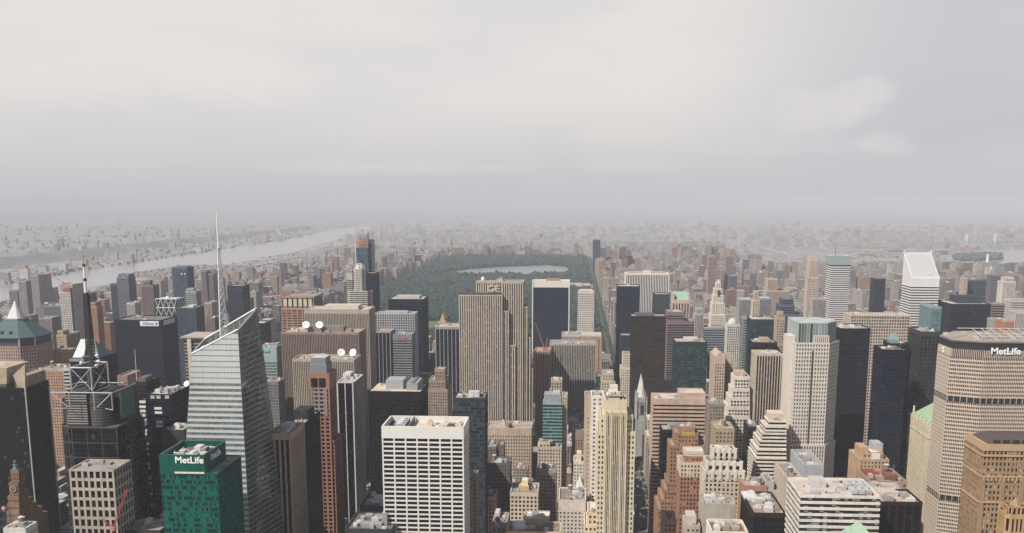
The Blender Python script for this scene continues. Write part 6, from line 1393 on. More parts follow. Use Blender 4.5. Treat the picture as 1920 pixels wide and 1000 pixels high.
# pale octagonal tower with a glass crown
def octagon():
    Y = 985; r = root(OT, at(1527, 700, Y).x, Y + 28, 0, 'pale stone octagonal tower crowned by a green glass drum', SK)
    p = [at(1481, 640, Y + 20), at(1493, 640, Y), at(1555, 640, Y), at(1573, 640, Y + 20)]
    cy = Y + 28; P = [(p[1].x, Y), (p[2].x, Y), (p[3].x, Y + 20), (p[3].x, Y + 38), (p[2].x, Y + 58), (p[1].x, Y + 58), (p[0].x, Y + 38), (p[0].x, Y + 20)]
    wm, gm, pan = MB(), MB(), []; zt = at(1520, 643, Y).z; zl = at(1520, 833, Y).z
    st = style(2.6, .48, 3.85, .42, 1.6, .4, .35)
    tier(wm, gm, P, zl - 1, zt, st, pan, 'cells'); Q = shrink(P, 1.05); tier(wm, gm, Q, -1, zl, style(2.6, .5, 3.85, .2, 2, .6, .3), pan, 'cells')
    part(wm, 'wall', wall((.62, .56, .50), .14), r); put_panels(pan, glass((.05, .05, .05), None, 2.6, 3.85, .42, .1, (.2, .18, .17)), r)
    mb = MB(); xm = at(1522, 700, Y).x; mb.box(xm - .9, xm + .9, Y - .46, Y + .2, zl, zt - 8); part(mb, 'glass_notch', plain((.05, .06, .06), .2), r)
    zc = at(1528, 606, Y + 4).z; C = shrink(P, .87); mb = MB(); mb.prism(C, zt - 2, zc); part(mb, 'glass_drum', glass((.21, .255, .24), (.22, .265, .25), 2.2, 40, .1, .0, rough=.12, wob=.04), r)
    mb = MB()
    for a, d, n, L in edges(C):
        m = max(2, round(L / 2.6))
        for k in range(m + 1): mb.obox(a, d, n, k * L / m - .18, k * L / m + .18, -.1, .35, zt - 2, zc + .8)
        mb.obox(a, d, n, -.3, L + .3, -.4, .3, zc - .6, zc + .1)
    part(mb, 'drum_mullion', plain((.42, .47, .44), .4), r)
    roofing(shrink(P, .85), zc + .12, (.45, .46, .45), r)
    for (a, b, t) in ((1527, 1554, 631), (1484, 1492, 625)):
        u, v = at(a, t, Y), at(b, t, Y); m2 = MB(); y0 = Y if a > 1500 else Y + 20
        if a > 1500:
            n = 7
            for k in range(n + 1): x = u.x + (v.x - u.x) * k / n; m2.box(x - .5, x + .5, Y - .42, Y + 1.4, zt - 1.5, u.z)
            m2.box(u.x - .5, v.x + .5, Y - .44, Y + 1.42, u.z - .02, u.z + .8)
        else: m2.box(u.x - 1, v.x + 2, Y + 10, Y + 30, zl, u.z - 4)
        part(m2, 'stone_screen', wall((.64, .57, .50), .14), r)
    foot(p[0].x - 2, p[3].x + 2, Y - 2, Y + 60, zt)
octagon()

# slant-roofed tower
def slant():
    Y = 1600; x0, x1, _, y1, z = span(1710, 1762, 521, Y, 47); r = root(OT, (x0 + x1) / 2, Y + 23, 0, 'white aluminium tower with a steep slanted roof', SK)
    wm, gm = MB(), MB(); zb = at(1735, 537, Y).z; tier(wm, gm, rect(x0, x1, Y, y1), -1, zb, style(3, 0, 4.0, .55, 1.3, .3, .3, 1.25))
    zt = at(1720, 474, y1).z; wm.add([(x0, Y, zb - .2), (x1, Y, zb - .2), (x1, y1, zb - .2), (x0, y1, zb - .2), (x0, Y, z), (x1, Y, z), (x1, y1, zt), (x0, y1, zt)], [(0, 1, 5, 4), (1, 2, 6, 5), (2, 3, 7, 6), (3, 0, 4, 7), (4, 5, 6, 7)])
    part(wm, 'wall', wall((.70, .69, .67), .08, .5), r); part(gm, 'glazing', G_BLK, r)
    mb = MB(); d = Vector((0, y1 - Y, zt - z)); n = Vector((0, -(zt - z), y1 - Y)).normalized()
    c = [Vector((x0 + 1.2, Y, z)) + d * .03, Vector((x1 - 1.2, Y, z)) + d * .03, Vector((x1 - 1.2, Y, z)) + d * .97, Vector((x0 + 1.2, Y, z)) + d * .97]
    mb.add([p + n * .3 for p in c] + [p + n * .02 for p in c], [(0, 1, 2, 3), (1, 0, 4, 5), (2, 1, 5, 6), (3, 2, 6, 7), (0, 3, 7, 4)]); part(mb, 'slanted_roof', plain((.46, .455, .44), .5, var=.05), r)
    for x in (x0 + .6, x1 - .6): mb = MB(); mb.box(x - .9, x + .9, y1 - 2.5, y1 + .6, zt - 2, zt + 4); part(mb, 'ridge_post', plain((.7, .69, .66), .5), r)
    mb = MB(); q = Vector((x0 + .68 * (x1 - x0), Y, z)) + d * .14 + n * 1.0; mb.dome(q.x, q.y, q.z, 1.5, 1.5, 10, 4); part(mb, 'roof_hatch', plain((.8, .8, .78)), r)
    foot(x0, x1, Y, y1, z)
slant()

# great beige octagon slab
def great_slab():
    Y = 893; r = root(OT, at(1850, 750, Y).x, Y + 25, 0, 'great beige octagonal slab with white rooftop letters and dark belt floors', SK)
    a, b, c = at(1759, 650, 935), at(1782.5, 656, 905), at(1846, 660, Y); xr = c.x + 46
    P = [(a.x, 935), (b.x, 905), (c.x, Y), (xr, Y), (xr + (c.x - b.x), 905), (xr + (c.x - a.x), 935), (xr + (c.x - b.x), 950), (xr, 962), (c.x, 962), (b.x, 950)]
    P = [(a.x, 935), (b.x, 905), (c.x, Y), (xr, Y), (xr + (c.x - b.x), 905), (xr + (c.x - a.x), 935), (xr, 968), (c.x, 968)]
    W_ = wall((.52, .43, .345), .12); wm, pan, pan2 = MB(), [], []
    z1 = at(1846, 672, Y).z; zb0, zb1 = at(1846, 757, Y).z, at(1846, 747, Y).z; zc0, zc1 = at(1812, 940, 899).z, at(1812, 931, 899).z
    st = style(1.5, .32, 3.45, .42, .02, .36, .30, 0)
    for (u, v) in ((zb1, z1), (zc1, zb0), (-1, zc0)): tier(wm, None, P, u, v - .01, st, pan, 'bands')
    part(wm, 'wall', W_, r); pan.sort(key=lambda p: -p[5])
    put_panels(pan, glass((.020, .018, .017), None, 1.5, 3.45, .5, .06, (.16, .13, .11)), r, 'window_band')
    mb, m2 = MB(), MB(); S_ = shrink(P, .985)
    for (u, v) in ((zb0, zb1), (zc0, zc1)):
        mb.prism(S_, u - .3, v + .3)
        for e in edges(P):
            if facing(*e):
                n = max(2, round(e[3] / 5.2))
                for k in range(n + 1): m2.obox(e[0], e[1], e[2], k * e[3] / n - .35, k * e[3] / n + .35, -.9, .1, u, v)
    bf = part(mb, 'belt_floor', plain((.020, .016, .014), .5), r); m2.build('belt_column', plain((.36, .31, .26), .7), bf)
    # crown: tall slots, dark overhang, roof plant
    zs = at(1846, 661, Y).z + 1.5; mb, m2 = MB(), MB(); mb.prism(S_, z1 - .5, zs)
    for e in edges(P):
        if facing(*e):
            if e[2].x < -.7: wm2 = m2; m2.obox(e[0], e[1], e[2], 0, e[3], -1.0, .3, z1 - .1, zs); continue
            n = round(e[3] / 1.5)
            for k in range(n + 1): m2.obox(e[0], e[1], e[2], k * e[3] / n - .28, k * e[3] / n + .28, -.6, .45, z1 - .2, zs)
    part(mb, 'crown_glazing', plain((.028, .024, .022), .4), r); part(m2, 'crown_pier', W_, r)
    zk = at(1846, 641, Y).z; mb = MB(); mb.prism(shrink(P, .975), zs - .1, zk - 1.2); part(mb, 'dark_overhang', plain((.016, .016, .018), .5), r)
    mb = MB(); mb.prism(shrink(P, 1.0), zk - 1.3, zk); part(mb, 'roof_rim', plain((.17, .15, .14), .7), r); roofing(shrink(P, .97), zk + .1, (.36, .32, .28), r)
    rnd = random.Random(2)
    for k in range(16):
        x = rnd.uniform(b.x + 2, xr); y = rnd.uniform(Y + 10, 955); w, l, h = rnd.uniform(1, 4), rnd.uniform(1, 4), rnd.uniform(.8, 2.6); mb = MB(); mb.box(x - w, x + w, y - l, y + l, zk, zk + h); part(mb, 'air_handler', plain(rnd.choice(((.5, .48, .45), (.6, .56, .5), (.3, .26, .23), (.45, .36, .28))), .7), r)
    mb = MB()
    for k in range(7): mb.bar((c.x + k * 8, Y + 8, zk + 3.4), (c.x + k * 8 + 14, 962, zk + 3.4), .4); 
    for yy in (Y + 8, Y + 26, 960): mb.bar((c.x, yy, zk + 3.4), (xr + 14, yy, zk + 3.4), .4)
    for k in range(7): mb.bar((c.x + k * 8, Y + 8, zk), (c.x + k * 8, Y + 8, zk + 3.4), .3)
    part(mb, 'roof_truss', plain((.50, .46, .42), .6), r)
    sign_text('MetLife', r, (at(1886, 659, Y - 1).x, Y - .9, at(1886, 659.5, Y - 1).z), 8.0, plain((.86, .85, .82), .5), name='sign_lettering', ext=.35, bold=.17, sx=1.05)
    # pinwheel emblem on the left facet
    e = list(edges(P))[0]; mid = e[0] + e[1] * (e[3] * .48); zc = at(1768, 656, 920).z; mb = MB(); d3 = Vector((e[1].x, e[1].y, 0)); n3 = Vector((e[2].x, e[2].y, 0)); o3 = Vector((mid.x, mid.y, zc)) + n3 * .65
    for k in range(4):
        t = math.pi / 2 * k + .35
        for (q0, q1) in ((.2, 1.0),):
            for s in range(5):
                t0 = t + s * .16; mb.bar(o3 + d3 * (math.cos(t0) * .6) + Vector((0, 0, math.sin(t0) * .6)), o3 + d3 * (math.cos(t0 + .5) * 3.0) + Vector((0, 0, math.sin(t0 + .5) * 3.0)), .28)
    part(mb, 'emblem', plain((.75, .73, .68), .5), r)
    foot(a.x, xr + 70, Y - 2, 970, zk)
great_slab()

# tower with a green pyramid roof behind it
def green_pyramid():
    Y = 975; x0, x1, _, y1, z = span(1744, 1790, 801, Y, 62); x1 = x0 + 40
    r = root('masonry_tower', x0 + 20, Y + 32, 0, 'ornate cream stone tower with a pale green hipped roof, beside the great beige slab', SK)
    wm, gm, pan = MB(), MB(), []; tier(wm, gm, rect(x0, x1, Y, y1), -1, z, style(3.0, .5, 3.7, .4, 6, .5, .35, 1), pan, 'cells'); 
    for k in range(9): y = Y + 2 + k * 7.3; wm.box(x0 - .9, x0 + .4, y - .7, y + .7, z - 30, z + 1.5 + (k % 2))
    for k in range(5): x = x0 + 1 + k * 9; wm.box(x - .7, x + .7, Y - .9, Y + .4, z - 30, z + 1.5 + (k % 2))
    wm.box(x0 - 1.1, x1 + 1.1, Y - 1.1, y1 + 1.1, z - 12, z - 10.8)
    part(wm, 'wall', wall((.58, .50, .37), .25), r); put_panels(pan, G_WIN, r, limit=80)
    zt = at(1752, 768, Y + 30).z + 6; mb = MB(); mb.add([(x0 + 1, Y + 1, z - .5), (x1 - 1, Y + 1, z - .5), (x1 - 1, y1 - 1, z - .5), (x0 + 1, y1 - 1, z - .5), (x0 + 17, Y + 22, zt), (x0 + 23, Y + 22, zt), (x0 + 23, y1 - 22, zt), (x0 + 17, y1 - 22, zt)], [(0, 1, 5, 4), (1, 2, 6, 5), (2, 3, 7, 6), (3, 0, 4, 7), (4, 5, 6, 7)])
    rf = part(mb, 'copper_roof', plain((.33, .43, .29), .7, var=.25), r)
    for k in range(5): m2 = MB(); y = Y + 8 + k * 11; m2.box(x0 + 2.2, x0 + 5, y - 1, y + 1, z, z + 3.4); m2.build('dormer', plain((.36, .44, .31), .7), rf)
    p = at(1715, 775, y1 - 4); mb = MB(); mb.cyl(x0 + 3, y1 - 4, z - 1, z + 8, 1.3, 1.0, 8); mb.dome(x0 + 3, y1 - 4, z + 7.9, 1.2, 1.5, 8, 4); part(mb, 'corner_lantern', wall((.6, .53, .42)), r)
    foot(x0, x1, Y, y1, z)
green_pyramid()

# brown brick tower, lower right
def brown_brick():
    Y = 640; x0, x1, _, y1, z = span(1845, 1990, 835, Y, 30); r = root('masonry_tower', (x0 + x1) / 2, Y + 15, 0, 'tan brick tower with arched top windows under a dark hipped roof', SK)
    wm, cm, pan = MB(), MB(), []; st = style(2.55, .5, 3.7, .44, 4, .35, .3, .9)
    tier(wm, None, rect(x0, x1, Y, y1), -1, z, st, pan, 'cells')
    for k in range(4): x = x0 + 1.2 + k * 12; wm.box(x - 1.4, x + 1.4, Y - .8, Y + .2, -1, z - 20)
    for zz in (z - 21, z - 20 - 18, z - 7.5): cm.box(x0 - .9, x1 + .9, Y - .95, y1 + .9, zz, zz + .9)
    for k in range(20): x = x0 + k * 2.55; cm.box(x + .9, x + 1.7, Y - 1.1, Y - .2, z - 23.5, z - 21)
    cm.box(x0 - .7, x1 + .7, Y - .72, y1 + .7, z - 3.8, z - .1)
    part(wm, 'wall', wall((.31, .20, .12), .3), r); part(cm, 'stone_trim', wall((.44, .31, .19), .2), r); put_panels(pan, glass((.018, .016, .015), None, 1.3, 3.7, .44, .28, (.42, .37, .3)), r)
    zt = at(1900, 816, Y + 14).z; mb = MB(); u0 = at(1853, 832, Y + 3).x; mb.prism(rect(u0, x1, Y + 3, y1 - 1), z - .5, zt - 3.2); mb.prism(rect(u0 - .6, x1, Y + 2.4, y1 - .4), zt - 3.3, zt + 1, rect(u0 + 7, x1, Y + 10, y1 - 8)); rf = part(mb, 'hipped_roof', plain((.075, .055, .048), .8, var=.25), r)
    for k in range(6): m2 = MB(); m2.box(u0 + 3 + k * 6, u0 + 7 + k * 6, Y + 2.7, Y + 3.2, z + .4, z + 2.4); m2.build('attic_window', plain((.025, .02, .02), .4), rf)
    mb = MB(); mb.box(x0 + .4, u0 - .5, Y + .4, y1 - .4, z - 1, z - .85); part(mb, 'roof', roofm((.62, .54, .44)), r)
    foot(x0, x1, Y, y1, zt)
    Y2 = 560; c = at(1912, 955, Y2); q = root('masonry_tower', c.x, Y2 + 6, 0, 'golden stone corner turret with pinnacles, in front of the tan brick tower', SK)
    wm, gm = MB(), MB(); zt = at(1905, 965, Y2).z; P = octa(c.x, Y2 + 6, 6.6, 6.6, 2.2); tier(wm, gm, P, -1, zt, style(2.2, .5, 9, .16, 2.4, .5, .4, .9)); tier(wm, gm, octa(c.x, Y2 + 6, 5, 5, 1.6), zt - 1, zt + 4.2, style(2, .5, 4, .2, 1, .3, .25, .8))
    for p in P: wm.cyl(p[0], p[1], zt - 12, zt + 1.5, .55, .5, 8); wm.cyl(p[0], p[1], zt + 1.4, zt + 4, .5, .04, 8)
    part(wm, 'wall', wall((.40, .26, .13), .3), q); part(gm, 'glazing', G_BLK, q)
    mb = MB(); mb.cyl(c.x, Y2 + 6, zt + 3.8, zt + 8, 3.6, .2, 8); part(mb, 'pinnacle_roof', plain((.30, .20, .10), .7, var=.3), q)
brown_brick()
def green_peak():
    Y = 560; p = at(1617, 985, Y); r = root('masonry_building', p.x, Y + 8, 0, 'pale green copper roof peak at the bottom edge before the white-striped block', BD)
    z = at(1617, 1012, Y).z; tm = MB(); tm.prism(rect(p.x - 7, p.x + 7, Y, Y + 14), -1, z); part(tm, 'wall', wall((.46, .38, .28)), r)
    mb = MB(); mb.prism(rect(p.x - 7.5, p.x + 7.5, Y - .5, Y + 14.5), z, p.z, rect(p.x - .4, p.x + .4, Y + 6.6, Y + 7.4)); part(mb, 'copper_roof', plain((.33, .45, .32), .7, var=.25), r); foot(p.x - 8, p.x + 8, Y, Y + 15, z)
green_peak()
def white_gable():
    Y = 905; x0, x1, _, y1, z = span(1078, 1099, 921, Y, 24); r = root('masonry_building', (x0 + x1) / 2, Y + 12, 0, 'low block with a steep white triangular gable, above the white blank-fronted building', BD)
    wm, gm = MB(), MB(); tier(wm, gm, rect(x0, x1, Y, y1), -1, z, PUNCH); part(wm, 'wall', wall((.40, .33, .28)), r); part(gm, 'glazing', G_WIN, r); xm = (x0 + x1) / 2; zt = at(1087, 900, Y).z
    mb = MB(); mb.add([(x0 + .6, Y + .6, z - 1), (x1 - .6, Y + .6, z - 1), (xm, Y + 1.5, zt), (x0 + .6, y1 - 1, z - 1), (x1 - .6, y1 - 1, z - 1), (xm, y1 - 4, zt)], [(0, 1, 2), (1, 4, 5, 2), (4, 3, 5), (3, 0, 2, 5)]); part(mb, 'white_gable', plain((.74, .72, .68), .6), r); foot(x0, x1, Y, y1, z)
white_gable()
def far_marks():
    c = at(1070, 524, 3900); r = root('museum', c.x, 3920, 0, 'long low pale museum building at the east edge of the park', 'museum')
    x0, x1 = at(1046, 524, 3900).x, at(1112, 524, 3900).x; mb = MB(); h = 20
    mb.box(x0, x1, 3900, 3960, -1, h); mb.box(x0 + 20, x1 - 40, 3915, 3950, h - .1, h + 8); mb.box(x1 - 38, x1 - 10, 3896, 3970, h - .2, h + 5); part(mb, 'wall', wall((.46, .42, .38)), r)
    mb = MB(); mb.box(x0 + 2, x1 - 2, 3902, 3958, h, h + .3); part(mb, 'roof', roofm((.42, .4, .38)), r); foot(x0, x1, 3895, 3975, h)
    for k, (px, y0, y1_, lb) in enumerate(((1859.5, 496, 560, 'thin red and white power station chimney by the strait'),)):
        Y = 2900; p = at(px, y0, Y); q = root('chimney', p.x, Y, 0, lb, 'chimney'); m = MB(); m.cyl(p.x, Y, -1, p.z, 4.2, 2.6, 14); part(m, 'shaft', plain((.42, .20, .18), .7), q); m = MB()
        for j in range(3): m.cyl(p.x, Y, p.z - 14 - j * 22, p.z - 5 - j * 22, 2.9 + .25 * j, 2.8 + .25 * j, 14)
        part(m, 'white_ring', plain((.6, .57, .55), .7), q)
    # long suspension bridge far up the strait
    a, b = ground(1740, 466), ground(1930, 461); r = root('bridge', (a.x + b.x) / 2, (a.y + b.y) / 2, 0, 'faint long bridge crossing the water in the haze', 'bridge')
    mb = MB(); d = (b - a); n = 24
    for k in range(n): p, q = a.lerp(b, k / n), a.lerp(b, (k + 1) / n); mb.bar(p + Vector((0, 0, 42)), q + Vector((0, 0, 42)), 4); mb.bar(p, p + Vector((0, 0, 42)), 3)
    part(mb, 'deck', plain((.4, .4, .4), .7), r)
    for u in (.36, .64): mb = MB(); p = a.lerp(b, u); mb.box(p.x - 8, p.x + 8, p.y - 5, p.y + 5, -1, 96); part(mb, 'tower', plain((.62, .62, .62), .7), r)
    p = ground(1851, 492); r = root('lighthouse_tower', p.x, p.y, 0, 'small white tower standing on the dark wooded island', 'tower'); mb = MB(); mb.cyl(p.x, p.y, -1, 46, 9, 5, 10); part(mb, 'shaft', plain((.7, .7, .68)), r)
far_marks()

# ------------------------------------------------------------------ cars and trees on the avenue
def cars():
    def car_mesh(kind):
        b, w = MB(), MB()
        if kind == 'car':
            b.prism([(-.9, -2.2), (.9, -2.2), (.9, 2.2), (-.9, 2.2)], .35, .95); b.prism([(-.85, -1.6), (.85, -1.6), (.85, .9), (-.85, .9)], .94, 1.5, [(-.68, -1.1), (.68, -1.1), (.68, .3), (-.68, .3)])
            w.box(-.87, .87, -1.35, .65, 1.0, 1.38)
        elif kind == 'van': b.box(-1.05, 1.05, -2.9, 1.6, .4, 2.7); b.prism([(-1, 1.55), (1, 1.55), (1, 2.9), (-1, 2.9)], .4, 1.3); b.prism([(-1, 1.55), (1, 1.55), (1, 2.6), (-1, 2.6)], 1.29, 2.3, [(-.95, 1.55), (.95, 1.55), (.95, 1.8), (-.95, 1.8)]); w.box(-1.0, 1.0, 1.5, 2.1, 1.5, 2.1)
        else: b.box(-1.3, 1.3, -6, 6, .5, 3.1); b.box(-1.1, 1.1, -4, 3, 3.09, 3.4); w.box(-1.33, 1.33, -5.6, 5.6, 1.6, 2.5); w.box(-1.2, 1.2, -6.04, 6.04, 1.5, 2.7)
        return b, w
    GLZ = plain((.02, .025, .03), .15); TY = plain((.02, .02, .02), .9)
    kinds = [('yellow_taxi', 'car', (.70, .38, .02), 'yellow taxi driving down the avenue between the towers', 'taxi'), ('car', 'car', (.02, .02, .022), 'black car on the avenue between the towers', 'car'), ('car', 'car', (.6, .6, .6), 'silver car on the avenue between the towers', 'car'), ('delivery_van', 'van', (.72, .72, .70), 'white delivery van on the avenue between the towers', 'van'), ('city_bus', 'bus', (.62, .64, .66), 'long white city bus on the avenue between the towers', 'bus')]
    protos = []
    for nm, k, c, lb, cat in kinds:
        r = root(nm, 0, 0, .12, lb, cat, {'car': cat + 's on the avenue', 'van': 'vans on the avenue', 'bus': 'buses on the avenue'}[k]); b, w = car_mesh(k)
        bo = b.build('body', plain(c, .35, name='car_paint', var=.02)); bo.parent = r; wo = w.build('windows', GLZ); wo.parent = r
        for sx in (-1, 1):
            for sy in (-1.4, 1.4):
                m = MB(); f = {'car': .9, 'van': 1.0, 'bus': 1.25}[k]; g = {'car': 1, 'van': 1.35, 'bus': 2.6}[k]
                m.bar((sx * f - .1, sy * g, .33), (sx * f + .1, sy * g, .33), .33, 10); wh = m.build('wheel', TY); wh.parent = r
        protos.append((r, [bo, wo] + [o for o in r.children if o.name.startswith('wheel')]))
    rnd = random.Random(12); used = set()
    for i in range(36):
        lane = rnd.choice((-7.2, -3.6, 0, 3.6, 7.2)); y = rnd.uniform(985, 1330); k = rnd.choice((0, 0, 1, 1, 2, 3, 3, 4))
        if any(abs(y - b) < 13 and l == lane for l, b in used): continue
        used.add((lane, y)); r, ch = protos[k]
        if not r.get('placed'): n = r; r['placed'] = 1
        else:
            n = r.copy(); COL.objects.link(n)
            for c in ch:
                d = c.copy(); COL.objects.link(d); d.parent = n
        n.location = (X5 + lane, y, .13); n.rotation_euler = (0, 0, math.pi)
    for r, ch in protos:
        if not r.get('placed'):
            for c in ch: bpy.data.objects.remove(c)
            bpy.data.objects.remove(r)
    LF = leaf_mat('foliage', (.025, .05, .02), (.06, .09, .035)); BK = plain((.10, .07, .05), .9)
    for i in range(26):
        side = (-1, 1)[i % 2]; y = 1015 + i * 13 + rnd.uniform(-3, 3)
        if abs((y - 45) % 80.5 - 0) < 8: continue
        x = X5 + side * 11.6; r = root('street_tree', x, y, 0, 'leafy green street tree on the avenue pavement between the towers', 'tree', 'street trees on the avenue')
        m = MB(); m.cyl(x, y, .2, 5.5, .28, .16, 7)
        for q in range(4): a = 1.57 * q + i; m.bar((x, y, 4.2), (x + 1.8 * math.cos(a), y + 1.8 * math.sin(a), 7.2), .12)
        part(m, 'trunk', BK, r)
        pts = []
        for q in range(70): a = rnd.random() * 6.28; rr = 3.6 * math.sqrt(rnd.random()); pts.append((x + rr * math.cos(a), y + rr * math.sin(a), 7 + rnd.uniform(-2.2, 2.6) * (1 - rr / 5), rnd.uniform(.5, 1.1)))
        o = crowns('crown', pts, LF, i); o.parent = r; o.matrix_parent_inverse = Matrix.Translation(r.location).inverted()
cars()
LM = []
def landmarks():
    short = [('brick tower with a green copper', 'the copper pyramid tower'), ('dark tower with a concrete crown', 'the finned dark tower'), ('dark tower with a white steel', 'the mast tower'), ('dark glass tower with two steep', 'the pitched glass roofs'), ('emerald', 'the emerald tower'), ('faceted', 'the faceted glass tower'), ('glass tower wrapped', 'the diagrid tower'), ('navy glass tower', 'the sign-topped navy tower'), ('rust-red', 'the rust-red tower'), ('great limestone', 'the limestone slab'), ('blue glass tower still', 'the unfinished blue tower'), ('cream octagonal', 'the dome tower'), ('slim cream tower with a gilded', 'the gilded-top tower'), ('cream art deco', 'the cream stepped tower'), ('grey stone church', 'the white spire'), ('pink granite tower with a sloping', 'the pedimented tower'), ('white limestone tower', 'the white crown tower'), ('orange brick tower', 'the tile-panel tower'), ('white art deco', 'the white deco tower'), ('pale stone octagonal', 'the octagonal tower'), ('white aluminium', 'the slant-roofed tower'), ('great beige', 'the great beige slab'), ('tan brick tower with arched', 'the hipped-roof brick tower'), ('white concrete slab', 'the white gridded slab'), ('dark glass slab framed', 'the white-framed dark slab'), ('white ribbed slab', 'the white ribbed slab'), ('bronze-black', 'the bronze-black tower'), ('wide navy', 'the wide navy block'), ('tall white-banded', 'the white-banded tower'), ('broad tan slab', 'the broad tan slab'), ('deep green', 'the deep green tower'), ('pink granite tower with long', 'the pink ribbon-window tower'), ('tallest pale ribbed', 'the tallest ribbed slab'), ('red-brown banded', 'the cream-panelled tower'), ('pale square tower', 'the pale square tower'), ('light grey grid', 'the light grey grid tower'), ('unfinished', ''), ('pale tower under', 'the unfinished pale tower'), ('taller grey riverside', 'the grey riverside twins'), ('far slanted', 'the slanted glass tower'), ('dark slate tower standing', 'the dark slate tower'), ('tall slim pink-tan', 'the slim pink-tan tower'), ('long low pale museum', 'the park museum'), ('dark blue tower standing', 'the lone dark blue tower'), ('brown slab standing', 'the lone brown slab'), ('cream fluted', 'the cream fluted tower'), ('cream loft', 'the cream loft building'), ('green glass banded', 'the green banded tower'), ('square tan block', 'the square tan block'), ('tall grey glass', 'the stepped grey riverside tower'), ('brown brick tower with a raised', 'the square-topped brown tower'), ('pale green glass tower with blue', 'the pale green sign tower')]
    for o in COL.objects:
        l = o.get('label')
        if not l: continue
        for s, p in short:
            if p and l.startswith(s):
                ch = [c for c in o.children if c.type == 'MESH']; pts = [c.matrix_parent_inverse @ Vector(v) + o.location for c in ch for v in c.bound_box]
                if not pts: continue
                zt = max(q.z for q in pts); x = o.location.x; y = o.location.y
                a = pix((x, y, zt)); b = pix((x, y, 0)); LM.append((a[0], a[1] + 20, p)); LM.append((a[0], min(b[1], a[1] + 120), p))
landmarks()
# ------------------------------------------------------------------ street fabric: blocks between and beyond the towers
def hullpx(x0, x1, y0, y1, z):
    P = []
    for x in (x0, x1):
        for y in (y0, y1):
            for q in (0, z):
                a = pix((x, y, q)); P.append((a[0] / 2, a[1] / 2))
    P = sorted(set(P))
    def half(s):
        h = []
        for p in s:
            while len(h) > 1 and (h[-1][0] - h[-2][0]) * (p[1] - h[-2][1]) - (h[-1][1] - h[-2][1]) * (p[0] - h[-2][0]) <= 0: h.pop()
            h.append(p)
        return h[:-1]
    return half(P) + half(P[::-1])
IDB = np.full((500, 960), -1, np.int32)
def draw(b, i):
    h = hullpx(*b)
    xs = [p[0] for p in h]; ys = [p[1] for p in h]
    xa, xb, ya, yb = max(0, int(min(xs))), min(959, int(max(xs)) + 1), max(0, int(min(ys))), min(499, int(max(ys)) + 1)
    if xa > xb or ya > yb: return
    gx, gy = np.meshgrid(np.arange(xa, xb + 1) + .5, np.arange(ya, yb + 1) + .5); mk = np.ones(gx.shape, bool)
    for k in range(len(h)):
        p, q = h[k], h[(k + 1) % len(h)]
        mk &= (q[0] - p[0]) * (gy - p[1]) - (q[1] - p[1]) * (gx - p[0]) >= 0
    IDB[ya:yb + 1, xa:xb + 1][mk] = i

